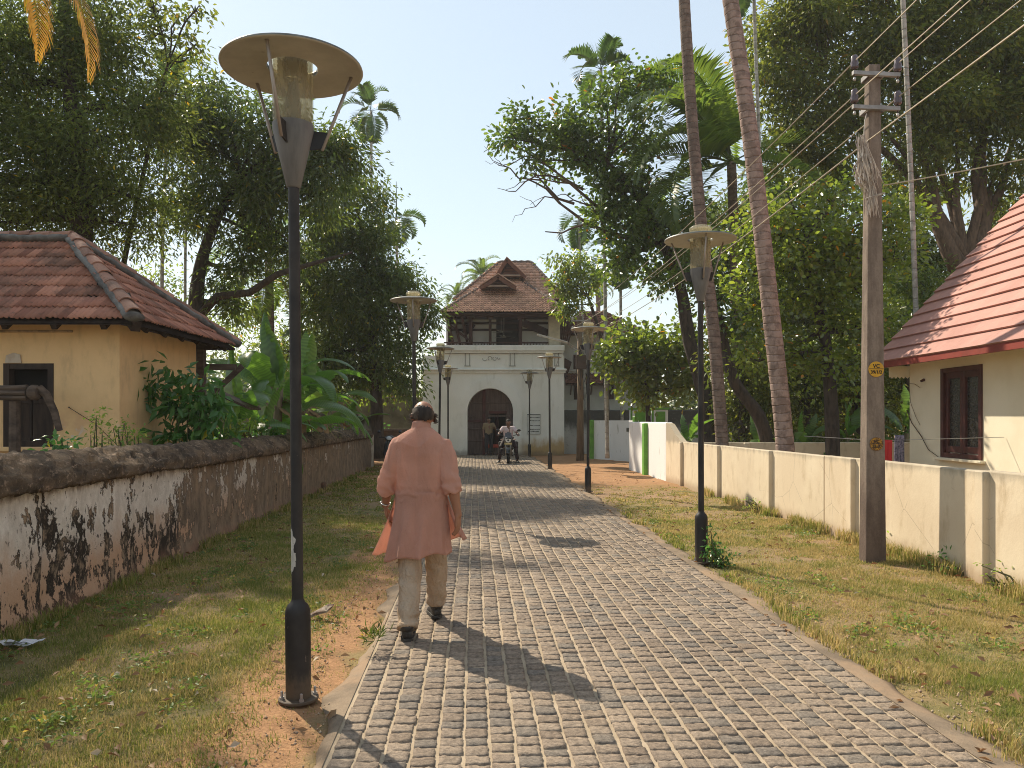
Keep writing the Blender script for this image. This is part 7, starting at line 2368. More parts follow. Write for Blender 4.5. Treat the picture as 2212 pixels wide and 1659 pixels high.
def capsule(mb, p, q, r0, r1, seg=12, extra=None):
    """rounded tapering limb piece"""
    p, q = Vector(p), Vector(q)
    d = (q - p).normalized()
    pts = [p - d * r0 * .9, p - d * r0 * .6, p]
    rad = [r0 * .35, r0 * .78, r0]
    if extra:
        for t, r in extra: pts.append(p.lerp(q, t)); rad.append(r)
    pts += [q, q + d * r1 * .6, q + d * r1 * .9]; rad += [r1, r1 * .78, r1 * .35]
    mb.tube(pts, rad, seg)

def hand(mb, wrist, dirv, palmn, thumb_side, size=1.0, curl=.5):
    """palm, four unequal bent fingers and a thumb"""
    w = Vector(wrist); d = Vector(dirv).normalized(); nrm = Vector(palmn); nrm = (nrm - d * nrm.dot(d)).normalized()
    s = d.cross(nrm).normalized() * thumb_side      # towards the thumb
    k = size
    # palm
    for off, r0, r1 in ((-.026, .013, .015), (-.009, .015, .016), (.009, .015, .016), (.025, .014, .015)):
        capsule(mb, w + s * off * k * .8, w + s * off * k + d * .075 * k, r0 * k, r1 * k * .85, 8)
    lens = {-.028: .058, -.0095: .072, .0095: .078, .028: .070}
    for off, L in lens.items():
        p0 = w + s * off * k + d * .078 * k
        a = curl * (1.1 if off < 0 else .9)
        d1 = (d * math.cos(a * .5) + nrm * math.sin(a * .5)); d2 = (d * math.cos(a * 1.4) + nrm * math.sin(a * 1.4)); d3 = (d * math.cos(a * 2.1) + nrm * math.sin(a * 2.1))
        r = .0088 * k
        p1 = p0 + d1 * L * .44 * k; p2 = p1 + d2 * L * .32 * k; p3 = p2 + d3 * L * .26 * k
        mb.tube([p0 - d * .01, p0, p1, p2, p3, p3 + d3 * r * .7], [r, r, r * .95, r * .88, r * .76, r * .35], 7)
    p0 = w + s * .026 * k + d * .022 * k
    d1 = (d * .62 + s * .62 + nrm * .42).normalized(); d2 = (d * .85 + s * .15 + nrm * .5).normalized()
    p1 = p0 + d1 * .042 * k; p2 = p1 + d2 * .034 * k
    mb.tube([p0 - d1 * .012, p0, p1, p2, p2 + d2 * .008], [.013 * k, .012 * k, .0105 * k, .008 * k, .004 * k], 8)

def head(mb, c, yaw=0.0, pitch=0.0, k=1.0):
    """c: centre of the skull; faces +y before yaw"""
    M = Matrix.Rotation(yaw, 3, 'Z') @ Matrix.Rotation(pitch, 3, 'X')
    c = Vector(c)
    T = lambda x, y, z: c + M @ Vector((x * k, y * k, z * k))
    mb.ell(c + M @ Vector((0, -.012 * k, .012 * k)), (.079 * k, .097 * k, .096 * k), 20, 14, M)
    mb.ell(T(0, .022, -.048), (.062 * k, .070 * k, .072 * k), 16, 11, M)      # jaw
    mb.ell(T(0, .056, -.082), (.030 * k, .026 * k, .026 * k), 10, 7, M)       # chin
    mb.tube([T(0, .082, .012), T(0, .100, -.018), T(0, .104, -.030), T(0, .090, -.036)], [.009 * k, .013 * k, .015 * k, .012 * k], 8)  # nose
    for s in (-1, 1):
        mb.ell(T(.033 * s, .074, .026), (.024 * k, .012 * k, .009 * k), 8, 6, M)   # brow
        mb.ell(T(.040 * s, .062, -.020), (.022 * k, .020 * k, .018 * k), 8, 6, M)  # cheek
        e = M @ Matrix.Rotation(.35 * s, 3, 'Z')
        mb.ell(T(.083 * s, -.004, -.010), (.010 * k, .021 * k, .033 * k), 10, 8, e)   # ear
        mb.ell(T(.080 * s, .004, -.036), (.008 * k, .012 * k, .012 * k), 8, 6, e)
    mb.ell(T(0, .083, -.056), (.023 * k, .010 * k, .006 * k), 8, 6, M); mb.ell(T(0, .081, -.066), (.020 * k, .010 * k, .007 * k), 8, 6, M)
    return T

SKIN = m_simple("brown_skin", (0.30, 0.135, 0.075), (0.24, 0.105, 0.06), 9, .48, .15, 60, spec=.4, dist=.002)
SKIN_D = m_simple("darker_skin", (0.20, 0.10, 0.065), (0.15, 0.075, 0.05), 9, .5, .1, 60)
EYE_W = m_simple("eye_white", (0.7, 0.68, 0.64), None, 4, .2, 0)
HAIR = m_simple("dark_hair", (0.016, 0.011, 0.009), (0.034, 0.025, 0.02), 40, .8, .6, 160, stretch=(1, 1, .3), dist=.004)
GHAIR = m_simple("greying_hair", (0.040, 0.027, 0.019), (0.085, 0.060, 0.043), 90, .65, .7, 170, stretch=(1, 1, .3), dist=.004)
SHOE = m_simple("black_shoe_leather", (0.022, 0.02, 0.02), (0.05, 0.045, 0.04), 9, .45, .15, 40)

def eyes(T, parent, k=1.0):
    for s in (-1, 1):
        b = MB(); b.ell(T(.032 * s, .073, .010), (.011 * k, .011 * k, .010 * k), 10, 8); b.build("eye", EYE_W, parent, True)

def hair_cap(parent, T, mask, mat, r=(.086, .104, .102), c=(0, -.014, .012), name="hair", thick=.006):
    V, Fc = [], []
    nu, nv = 56, 34
    idx = {}
    for i in range(nv + 1):
        for k in range(nu):
            ph = math.pi * i / nv; t = 2 * math.pi * k / nu
            x, y, z = math.sin(ph) * math.cos(t), math.sin(ph) * math.sin(t), -math.cos(ph)
            nz = .035 * mnoise.noise(Vector((x * 5, y * 5, z * 5))) + .03 * mnoise.noise(Vector((x * 16, y * 16, z * 7)))
            V.append(T(c[0] + r[0] * x * (1 + nz), c[1] + r[1] * y * (1 + nz), c[2] + r[2] * z * (1 + nz)))
    keep = []
    for i in range(nv):
        for k in range(nu):
            ph = math.pi * (i + .5) / nv; t = 2 * math.pi * (k + .5) / nu
            if mask(math.sin(ph) * math.cos(t), math.sin(ph) * math.sin(t), -math.cos(ph)):
                keep.append((i * nu + k, i * nu + (k + 1) % nu, (i + 1) * nu + (k + 1) % nu, (i + 1) * nu + k))
    b = MB(); b.add(V, keep)
    o = b.build(name, mat, parent, True)
    bm = bmesh.new(); bm.from_mesh(o.data)
    bmesh.ops.delete(bm, geom=[v for v in bm.verts if not v.link_faces], context='VERTS')
    bm.to_mesh(o.data); bm.free()
    s = o.modifiers.new("thick", 'SOLIDIFY'); s.thickness = thick; s.offset = 0
    return o

def shoe(parent, heel, toe_dir, mat, k=1.0, pitch=0.0):
    """heel: point on the ground under the heel"""
    h = Vector(heel); d = Vector(toe_dir).normalized()
    a = math.atan2(d.x, d.y)
    M = Matrix.Rotation(-a, 3, 'Z') @ Matrix.Rotation(pitch, 3, 'X')
    T = lambda x, y, z: h + M @ Vector((x * k, y * k, z * k))
    b = MB()
    secs = [(-.045, .026, .045, .040), (-.030, .034, .050, .056), (.02, .037, .050, .066), (.07, .036, .045, .060), (.12, .043, .034, .044), (.17, .046, .028, .034), (.21, .038, .024, .026), (.235, .018, .018, .016)]
    V = []
    N = 12
    for (y, w, zc, hh) in secs:
        for k_ in range(N):
            t = 2 * math.pi * k_ / N
            V.append(T(w * math.cos(t), y, max(.012, zc + hh * math.sin(t)) if True else 0))
    fs = [(i * N + k_, i * N + (k_ + 1) % N, (i + 1) * N + (k_ + 1) % N, (i + 1) * N + k_) for i in range(len(secs) - 1) for k_ in range(N)]
    fs += [tuple(reversed(range(N))), tuple((len(secs) - 1) * N + k_ for k_ in range(N))]
    b.add(V, fs)
    # ankle collar
    b.tube([T(0, -.005, .07), T(0, -.012, .115)], [.046 * k, .042 * k], 12)
    o = b.build("shoe", mat, parent, True)
    b = MB()
    poly = []
    for (y, w) in ((-.052, .022), (-.02, .040), (.05, .040), (.12, .048), (.17, .051), (.215, .042), (.243, .018)): poly.append(T(w, y, .001))
    for (y, w) in reversed(((-.052, .022), (-.02, .040), (.05, .040), (.12, .048), (.17, .051), (.215, .042), (.243, .018))): poly.append(T(-w, y, .001))
    b.prism(poly, M @ Vector((0, 0, .02 * k))); b.build("sole", m_simple("shoe_sole", (0.05, 0.045, 0.04), None, 5, .8, 0), o)
    return o

# ---- the man walking down the path -----------------------------------------
def walking_man():
    ox, oy = -0.678, 5.62
    t = thing("person", "balding man in a long pink kurta and beige trousers walking away along the path", "person", (ox, oy, 0))
    G = lambda x, y, z: Vector((ox + x, oy + y, z))
    kurta = NT("pink_linen")
    co = kurta.coord("Object")
    a = kurta.noise(co, 3.5, 5, .6)
    col = kurta.mix(kurta.ramp(a, .35, .65), (0.77, 0.43, 0.325), (0.69, 0.37, 0.27))
    wv = kurta.math('ADD', kurta.noise(kurta.mapping(co, (1, 1, 6)), 90, 3, .6), kurta.noise(kurta.mapping(co, (6, 6, 1)), 60, 3, .6))
    cr = kurta.noise(kurta.mapping(co, (1.6, 1.6, .55)), 9, 5, .6, .6)
    dsh = kurta.bsdf(col, .85, kurta.bump(kurta.math('ADD', kurta.math('MULTIPLY', wv, .12), cr), .9, .06), 0, .12, Sheen_Weight=.25)
    tl = kurta.n("ShaderNodeBsdfTranslucent"); kurta.set(tl.inputs[0], kurta.hsv(col, .502, .80, 1.25))
    mx_ = kurta.n("ShaderNodeMixShader"); mx_.inputs[0].default_value = .40; kurta.l(dsh, mx_.inputs[1]); kurta.l(tl.outputs[0], mx_.inputs[2])
    kurta = kurta.done(mx_.outputs[0])
    trou = NT("beige_cotton"); co = trou.coord("Object")
    col = trou.mix(trou.ramp(trou.noise(co, 4, 5, .6), .35, .65), (0.45, 0.335, 0.235), (0.37, 0.27, 0.185))
    trou = trou.done(trou.bsdf(col, .85, trou.bump(trou.noise(trou.mapping(co, (1.5, 1.5, .8)), 11, 5, .6, .5), .9, .05), 0, .12))
    # joints, x right, y away
    neck = G(.012, .01, 1.50)
    hd = G(.022, .045, 1.578)
    shL, shR = G(-.155, 0, 1.365), G(.180, .0, 1.365)
    elL, wrL = G(-.226, .0, 1.115), G(-.262, .085, .915)
    elR, wrR = G(.238, -.055, 1.115), G(.288, -.06, .860)
    hipL, hipR = G(-.085, 0, .86), G(.095, 0, .86)
    knL, anL = G(-.055, -.06, .47), G(-.048, -.28, .085)
    knR, anR = G(.105, .20, .46), G(.098, .31, .10)
    # body
    b = MB()
    T = head(b, hd, yaw=R(14), pitch=R(-6))
    capsule(b, G(.012, .012, 1.43), hd + Vector((0, -.02, -.045)), .062, .056)
    for p, q, r0, r1 in ((G(.012, 0, 1.36), G(.012, .01, 1.0), .085, .10), (G(-.06, 0, 1.33), G(.085, 0, 1.33), .072, .072), (G(-.05, 0, .95), G(.07, 0, .95), .085, .085)): capsule(b, p, q, r0, r1)
    for s, el, wr in ((shL, elL, wrL), (shR, elR, wrR)):
        capsule(b, s, el, .052, .044); capsule(b, el, wr, .044, .028, extra=((.3, .045), (.75, .032)))
    capsule(b, G(.012, 0, 1.35), shL, .055, .05); capsule(b, G(.012, 0, 1.35), shR, .055, .05)
    for hp, kn, an in ((hipL, knL, anL), (hipR, knR, anR)):
        capsule(b, hp, kn, .08, .052); capsule(b, kn, an, .054, .036, extra=((.3, .056),))
        capsule(b, an, an + Vector((0, .10, -.05)), .034, .028)
    hand(b, wrL, (.12, .10, -1.0), (.9, .25, 0), -1, 1.05, .42)
    hand(b, wrR, (-.03, .04, -1.0), (-.9, .35, 0), 1, 1.05, .40)
    body = remeshed("body", b, SKIN, t, .0055, 3)
    eyes(T, t)
    # hair: dark at the back, thinning on the crown, grey tufts at the sides
    def mask(x, y, z):
        n_ = .12 * mnoise.noise(Vector((x * 4, y * 4, z * 4))) + .07 * mnoise.noise(Vector((x * 15, y * 15, z * 15)))
        if y > .45 + n_: return False
        if z > .20 + .36 * max(0, -y) - .24 * x + n_ * 1.5: return False
        if z < -.62 + .25 * abs(x) + n_ * .6: return False
        return True
    def mask_dark(x, y, z):
        n_ = .16 * mnoise.noise(Vector((x * 5, y * 5, z * 5))) + .08 * mnoise.noise(Vector((x * 18, y * 18, z * 18)))
        return mask(x, y, z) and y < -.25 and abs(x - .02) < .60 + n_ and z < .56 + n_
    hair_cap(t, T, lambda x, y, z: mask(x, y, z) and not mask_dark(x, y, z), GHAIR, (.0808, .0988, .0975), name="hair", thick=.003)
    hair_cap(t, T, mask_dark, HAIR, (.0815, .0998, .0985), name="hair", thick=.004)
    rg = random.Random(8); b = MB()
    for k in range(110):
        s = 1 if rg.random() < .72 else -1
        z = rg.uniform(-.055, .01); y = rg.uniform(-.05, .02)
        p = T(.079 * s, y, z); q = p + Vector((s * rg.uniform(.012, .036), rg.uniform(-.03, .0), rg.uniform(-.018, .008)))
        b.tube([p, p.lerp(q, .5) + Vector((0, 0, .004)), q], [.0022, .0018, .0008], 4, False)
    b.build("hair_tuft", GHAIR, t)
    # kurta: yoke, body, sleeves
    b = MB()
    def ring(z, cx, cy, rx, ry, N=28, dent=0.0):
        r = []
        for k in range(N):
            a_ = 2 * math.pi * k / N
            c_, s_ = math.cos(a_), math.sin(a_)
            px, py = abs(c_) ** .85 * math.copysign(1, c_) * rx, abs(s_) ** .9 * math.copysign(1, s_) * ry
            r.append(G(cx + px, cy + py, z))
        return r
    secs = [(1.512, .010, .018, .060, .062), (1.488, .010, .012, .074, .072), (1.468, .011, .006, .104, .078), (1.445, .012, .002, .144, .088), (1.415, .012, 0, .174, .100), (1.37, .012, -.004, .190, .112), (1.30, .012, -.008, .194, .122), (1.20, .012, -.004, .188, .126), (1.10, .012, .004, .182, .130), (1.02, .012, .008, .180, .132), (.96, .012, .008, .184, .132), (.92, .012, .006, .17, .12)]
    V = [p for s in secs for p in ring(*s)]
    N = 28
    fs = [(i * N + k, i * N + (k + 1) % N, (i + 1) * N + (k + 1) % N, (i + 1) * N + k) for i in range(len(secs) - 1) for k in range(N)]
    fs += [tuple(reversed(range(N))), tuple((len(secs) - 1) * N + k for k in range(N))]
    b.add(V, fs)
    cuL = elL.lerp(wrL, .42); cuR = elR.lerp(wrR, .30)
    for s, el, cu in ((shL, elL, cuL), (shR, elR, cuR)):
        sgn = -1 if s is shL else 1
        sp = s + Vector((-.01 * sgn, 0, -.012))
        b.tube([sp + Vector((-.08 * sgn, 0, .02)), sp, sp.lerp(el, .25), sp.lerp(el, .5), sp.lerp(el, .8), el, el.lerp(cu, .6), cu], [.060, .072, .078, .077, .074, .072, .066, .063], 16)
        d = (cu - el).normalized()
        b.tube([cu - d * .050, cu - d * .044, cu - d * .012, cu + d * .002], [.060, .073, .074, .066], 16)   # rolled cuff
        b.tube([cu - d * .022, cu - d * .016, cu + d * .012, cu + d * .016], [.060, .069, .068, .060], 16)
    def wr(x, y, z):
        w = 0.0
        back = 1.0
        # long soft folds down the spine, drag lines at the armpits, rumple at the waist
        w += .009 * math.exp(-((x - .004) / .018) ** 2) * max(0, min(1, (1.44 - z) / .12)) * max(0, min(1, (z - 1.05) / .2)) * (-1 if y < 0 else 0)
        w += .0060 * math.sin((x * 26 + z * 9) + 3 * mnoise.noise(Vector((x * 5, y * 5, z * 3)))) * max(0, 1 - abs(z - 1.2) / .35)
        rd = 1 - 2.2 * abs(mnoise.noise(Vector((x * 4.5 + 3, y * 4.5, z * 2.2))))
        w += .010 * max(0, rd) ** 3 + .010 * mnoise.noise(Vector((x * 7, y * 7, z * 4.0))) + .0060 * mnoise.noise(Vector((x * 18, y * 18, z * 11)))
        w += .0050 * math.sin(z * 95 + x * 14 + 5 * mnoise.noise(Vector((x * 8, y * 8, 1)))) * math.exp(-((z - 1.015) / .05) ** 2)
        if abs(x - .012) > .17:
            w += .0065 * math.sin(z * 70 + x * 40 + 4 * mnoise.noise(Vector((x * 9, y * 9, z * 9)))) * max(0, 1 - abs(z - 1.08) / .16)
        return w
    up = remeshed("kurta", b, kurta, t, .0065, 5, wrinkle=wr)
    # skirt of the kurta, wind blown, slit at both sides
    def skirt(a0, a1, hem, push, nm):
        V, Fc = [], []
        na, nz = 44, 26
        for j in range(nz + 1):
            tz = j / nz
            for i in range(na + 1):
                a_ = a0 + (a1 - a0) * i / na
                z0, zb = 1.03, hem(a_)
                z = z0 + (zb - z0) * tz
                rx, ry = .184 + .020 * tz, .138 + .034 * tz
                px, py = rx * math.cos(a_), ry * math.sin(a_)
                fx, fy, fz = push(a_, tz)
                fold = (.012 * math.sin(a_ * 9 + 2.2 * tz) + .007 * math.sin(a_ * 17 + 1)) * tz
                V.append(G(.012 + px + fx + fold * math.cos(a_), .006 + py + fy + fold * math.sin(a_), z + fz))
        for j in range(nz):
            for i in range(na):
                Fc.append((j * (na + 1) + i, j * (na + 1) + i + 1, (j + 1) * (na + 1) + i + 1, (j + 1) * (na + 1) + i))
        bb = MB(); bb.add(V, Fc); o = bb.build(nm, kurta, t, True)
        s = o.modifiers.new("cloth", 'SOLIDIFY'); s.thickness = .004
        return o
    # back panel: sides swing out; angle 180..360 deg is the back (y < 0)
    def push_b(a_, tz):
        c_ = math.cos(a_)
        left = max(0, -c_) ** 3; right = max(0, c_) ** 3
        f = tz ** 1.5
        return (-.045 * left * f - .01 * f + .02 * right * f, -.025 * f + .02 * left * f, 0)
    def hem_b(a_):
        c_ = math.cos(a_)
        return .575 - .045 * max(0, -c_ - .2) + .012 * c_ + .012 * math.sin(a_ * 5)
    skirt(R(176), R(364), hem_b, push_b, "kurta_skirt")
    def push_f(a_, tz):
        c_ = math.cos(a_)
        left = max(0, -c_) ** 2.2; right = max(0, c_) ** 2.2
        f = tz ** 1.25
        return (-.155 * left * f + .115 * right * f, .02 * f + .03 * (left + right) * f, .055 * right * f * tz - .02 * left * f)
    def hem_f(a_):
        return .62 - .05 * max(0, -math.cos(a_)) + .0 * max(0, math.cos(a_)) + .012 * math.sin(a_ * 4)
    skirt(R(-12), R(192), hem_f, push_f, "kurta_skirt")
    # stand collar
    b = MB()
    V = []
    for (z, r) in ((1.485, .074), (1.512, .068), (1.533, .066), (1.530, .060), (1.50, .062)):
        for k in range(24):
            a_ = 2 * math.pi * k / 24
            V.append(G(.012 + r * math.cos(a_), .014 + r * 1.02 * math.sin(a_), z - .012 * math.sin(a_)))
    b.add(V, [(i * 24 + k, i * 24 + (k + 1) % 24, (i + 1) * 24 + (k + 1) % 24, (i + 1) * 24 + k) for i in range(4) for k in range(24)])
    b.build("collar", kurta, t, True)
    # trousers
    b = MB()
    for s_, hp, kn, an in ((-1, hipL, knL, anL), (1, hipR, knR, anR)):
        low = an + Vector((0, -.004, .012 if s_ < 0 else .05))
        pts = [hp + Vector((0, 0, .10)), hp, hp.lerp(kn, .35), hp.lerp(kn, .7), kn, kn.lerp(low, .4), kn.lerp(low, .75), low]
        b.tube(pts, [(.085, .095), (.092, .104), (.092, .098), (.087, .092), (.083, .087), (.078, .084), (.077, .084), (.076, .086)], 18)
    capsule(b, G(-.04, 0, .90), G(.06, 0, .90), .098, .098)
    def wrt(x, y, z):
        w = .006 * mnoise.noise(Vector((x * 9, y * 9, z * 5))) + .004 * mnoise.noise(Vector((x * 22, y * 22, z * 13)))
        w += .008 * math.sin(z * 62 + y * 20 + 4 * mnoise.noise(Vector((x * 6, y * 6, z * 6)))) * max(0, 1 - abs(z - .17) / .13)
        w += .005 * math.sin(z * 44 + x * 25 + 5 * mnoise.noise(Vector((x * 5, y * 5, z * 5)))) * max(0, 1 - abs(z - .45) / .16)
        return w
    remeshed("trousers", b, trou, t, .0075, 5, wrinkle=wrt)
    shoe(t, (anL.x, anL.y - .02, 0.024), (-.10, 1, 0), SHOE, 1.08)
    shoe(t, (anR.x, anR.y - .03, .034), (-.25, 1, 0), SHOE, 1.05, R(-3))
    # watch
    b = MB(); dd = (wrL - elL).normalized(); c = wrL - dd * .02
    a1, b1, _ = frame_of(dd)
    b.tube([c + (a1 * math.cos(q) * .034 + b1 * math.sin(q) * .034) for q in np.linspace(0, 2 * math.pi, 20)], .005, 6)
    b.ell(c - Vector((.036, 0, 0)), (.008, .016, .016), 10, 6)
    b.build("wristwatch", m_simple("steel_watch", (0.6, 0.58, 0.54), None, 4, .25, 0, metal=.8), t, True)
walking_man()

# ---- figures far off, by the gate --------------------------------------------
def figure(name, label, base, joints, mats, voxel=.015, hairmask=None, yaw=180, group=None, shirt_long=.93, sleeve=.5, feet_dir=None):
    t = thing(name, label, "person", base, group)
    B = Vector(base)
    J = {k: B + Vector(v) for k, v in joints.items()}
    b = MB()
    T = head(b, J['head'], yaw=R(yaw), pitch=0)
    capsule(b, J['chest'] + Vector((0, 0, .05)), J['head'] + Vector((0, 0, -.05)), .06, .054)
    capsule(b, J['chest'], J['pelvis'], .11, .11)
    for s in 'LR':
        capsule(b, J['chest'] + Vector((0, 0, .02)), J['sh' + s], .06, .05)
        capsule(b, J['sh' + s], J['el' + s], .050, .042); capsule(b, J['el' + s], J['wr' + s], .042, .028)
        capsule(b, J['pelvis'], J['hip' + s], .09, .085); capsule(b, J['hip' + s], J['kn' + s], .08, .052); capsule(b, J['kn' + s], J['an' + s], .052, .036)
        d = (J['wr' + s] - J['el' + s]).normalized()
        hand(b, J['wr' + s], d, (0, .2, -1) if abs(d.z) < .7 else (0, 1, 0), 1 if s == 'L' else -1, 1.05, .55)
    remeshed("body", b, mats['skin'], t, voxel * .7, 3)
    eyes(T, t)
    hair_cap(t, T, lambda x, y, z: z > .15 - .9 * max(0, -y) * .9 or (y < -.2 and z > -.5), HAIR, name="hair")
    b = MB()
    c, p = J['chest'], J['pelvis']
    ax = (J['shR'] - J['shL']).normalized()
    for off in (-.085, 0, .085):
        capsule(b, c + ax * off + Vector((0, 0, .0)), p + ax * off * .8, .112 if off == 0 else .095, .112 if off == 0 else .098)
    for s in 'LR':
        capsule(b, c + Vector((0, 0, .04)), J['sh' + s], .07, .075)
        e = J['sh' + s].lerp(J['el' + s], min(1, sleeve * 1.6))
        b.tube([J['sh' + s], J['sh' + s].lerp(e, .5), e], [.070, .070, .066], 12)
    remeshed("shirt", b, mats['shirt'], t, voxel, 3, wrinkle=lambda x, y, z: .006 * mnoise.noise(Vector((x * 9, y * 9, z * 6))))
    b = MB()
    for s in 'LR':
        b.tube([J['hip' + s] + Vector((0, 0, .08)), J['hip' + s], J['kn' + s], J['kn' + s].lerp(J['an' + s], .9)], [.105, .105, .080, .066], 12)
        capsule(b, J['pelvis'], J['hip' + s], .105, .105)
    remeshed("trousers", b, mats['trousers'], t, voxel, 3)
    for s in 'LR':
        shoe(t, J['an' + s] + Vector((0, 0, -.085)) - Vector(feet_dir[s]).normalized() * .03, feet_dir[s], SHOE, 1.0)
    return t

def motorbike():
    Yb = 27.6
    X = at(1098, 0, Yb).x
    t = thing("motorcycle", "black motorcycle facing the camera with a white headlight, ridden out of the gate", "motorcycle", (X, Yb, 0))
    L = lambda x, y, z: Vector((X + x, Yb + y, z))      # y away from camera; the front wheel is at y = -0.65
    rub = m_simple("tyre_rubber", (0.014, 0.014, 0.015), (0.03, 0.028, 0.026), 9, .8, .2)
    blk = m_simple("black_bike_paint", (0.012, 0.012, 0.014), None, 5, .22, 0, spec=.6)
    met = m_simple("bike_metal", (0.32, 0.31, 0.30), None, 6, .35, 0, metal=.9)
    eng = m_simple("engine_grey", (0.06, 0.06, 0.062), (0.03, 0.03, 0.03), 8, .5, .2, metal=.4)
    lens = m_simple("headlamp_glass", (0.78, 0.76, 0.70), None, 4, .15, 0)
    for yy, nm in ((-.68, "wheel"), (.66, "wheel")):
        b = MB(); b.torus(L(0, yy, .30), .245, .055, 'x', 28, 10); w = b.build("wheel", rub, t, True)
        b = MB(); b.torus(L(0, yy, .30), .20, .018, 'x', 24, 6)
        for k in range(6):
            a = R(60 * k); b.beam(L(0, yy, .30), L(0, yy + .19 * math.cos(a), .30 + .19 * math.sin(a)), .03, .022)
        b.build("rim", eng, w)
        b = MB(); b.lathe([(.001, -.005), (.12, -.005), (.12, .005), (.001, .005)], 20); b.v = [Vector((v.z + .07, v.x, v.y)) + L(0, yy, .30) for v in b.v]; b.build("brake_disc", met, w)
    b = MB()
    for s in (-1, 1): b.tube([L(.085 * s, -.68, .30), L(.085 * s, -.50, .75), L(.08 * s, -.44, .92)], [.028, .026, .022], 8)
    b.build("front_fork", met, t, True)
    b = MB(); pts = [L(0, -.68 + .31 * math.cos(R(a)), .30 + .31 * math.sin(R(a))) for a in range(40, 171, 13)]; b.tube(pts, [(.075, .012)] * len(pts), 10); b.build("mudguard", blk, t, True)
    b = MB(); b.tube([L(0, -.42, .82), L(0, -.1, .72), L(0, .3, .62), L(0, .62, .70)], .035, 8); b.tube([L(0, -.36, .75), L(0, -.2, .30), L(0, .2, .28), L(0, .64, .30)], .03, 8); b.build("chassis", eng, t, True)
    b = MB(); b.ell(L(0, -.12, .84), (.15, .27, .13), 16, 10); b.build("fuel_tank", blk, t, True)
    b = MB(); b.bbox(L(0, .42, .80), (.24, .74, .10), .03); b.build("seat", rub, t, True)
    b = MB(); b.bbox(L(0, -.06, .42), (.30, .34, .28), .03)
    for k in range(4): b.bbox(L(0, -.16, .50 + .035 * k), (.26, .22, .014), .004)
    b.build("engine", eng, t)
    b = MB(); b.tube([L(.11, -.16, .40), L(.15, -.1, .26), L(.16, .3, .26), L(.17, .80, .38)], [.022, .022, .035, .05], 10); b.build("exhaust", met, t, True)
    # headlamp fairing, visor and plate
    b = MB(); b.ell(L(0, -.52, .82), (.15, .13, .14), 16, 10); fr = b.build("fairing", blk, t, True)
    b = MB(); pl = [L(-.11, -.64, .86), L(-.075, -.645, .78), L(0, -.65, .755), L(.075, -.645, .78), L(.11, -.64, .86), L(.05, -.645, .885), L(-.05, -.645, .885)]; b.prism(pl, (0, .03, 0)); b.build("headlight", lens, fr)
    b = MB(); b.ell(L(0, -.655, .825), (.03, .012, .028), 10, 6); b.build("bulb_housing", eng, fr, True)
    vis = NT("smoked_visor"); tr = vis.n("ShaderNodeBsdfTransparent"); vis.set(tr.inputs[0], (.45, .47, .5)); gg = vis.bsdf((0.10, 0.11, 0.13), .1, None, 0, .6); m_ = vis.n("ShaderNodeMixShader"); m_.inputs[0].default_value = .6; vis.l(tr.outputs[0], m_.inputs[1]); vis.l(gg, m_.inputs[2]); vis = vis.done(m_.outputs[0])
    b = MB(); b.prism([L(-.13, -.60, .92), L(.13, -.60, .92), L(.11, -.50, 1.08), L(0, -.47, 1.13), L(-.11, -.50, 1.08)], (0, .008, 0)); b.build("visor", vis, t)
    b = MB(); b.bbox(L(0, -.67, .715), (.27, .015, .065), .005); b.build("number_plate", m_simple("plate_cream", (0.62, 0.50, 0.24), None, 6, .5, 0), t)
    b = MB(); b.tube([L(-.40, -.30, 1.02), L(-.28, -.36, 1.02), L(-.08, -.42, .96), L(.08, -.42, .96), L(.28, -.36, 1.02), L(.40, -.30, 1.02)], .013, 8); b.build("handlebar", eng, t, True)
    for s in (-1, 1):
        b = MB(); b.tube([L(.28 * s, -.38, 1.03), L(.34 * s, -.40, 1.16)], .008, 6); b.ell(L(.37 * s, -.40, 1.18), (.075, .02, .045), 12, 8); b.build("mirror", blk, t, True)
        b = MB(); b.ell(L(.22 * s, -.52, .86), (.06, .03, .028), 10, 6); b.build("indicator", m_simple("indicator_lens", (0.55, 0.40, 0.33), None, 4, .3, 0), t, True)
        b = MB(); b.tube([L(.10 * s, -.30, .55), L(.30 * s, -.26, .50), L(.33 * s, -.22, .38), L(.12 * s, -.2, .26)], .015, 7); b.build("leg_guard", eng, t, True)
        b = MB(); b.bbox(L(.27 * s, .52, .62), (.18, .42, .30), .04); b.build("side_bag", rub, t, True)
    shirt = NT("striped_shirt"); co = shirt.coord("Object"); wv = shirt.n("ShaderNodeTexWave"); shirt.l(co, wv.inputs["Vector"]); wv.inputs["Scale"].default_value = 14; wv.bands_direction = 'X'
    shirt = shirt.done(shirt.bsdf(shirt.mix(wv.outputs["Fac"], (0.68, 0.62, 0.62), (0.56, 0.40, 0.42)), .8, None, 0, .2))
    mats = dict(skin=SKIN_D, shirt=shirt, trousers=m_simple("dark_maroon_trousers", (0.035, 0.018, 0.022), (0.02, 0.012, 0.014), 5, .8, .1))
    J = dict(head=(0.0, .05, 1.47), chest=(0, .14, 1.20), pelvis=(0, .26, .86),
             shL=(.19, .13, 1.26), shR=(-.19, .13, 1.26), elL=(.33, -.02, 1.06), elR=(-.33, -.02, 1.06), wrL=(.34, -.22, 1.03), wrR=(-.34, -.22, 1.03),
             hipL=(.11, .24, .84), hipR=(-.11, .24, .84), knL=(.26, -.08, .58), knR=(-.26, -.08, .58), anL=(.33, .02, .09), anR=(-.33, .02, .09))
    figure("person", "man in a pale striped shirt sitting on the motorcycle, feet down", (X, Yb, 0), J, mats, feet_dir={'L': (.25, -1, 0), 'R': (-.25, -1, 0)}, sleeve=.45)
    # guard in the gate
    Yg = 33.15
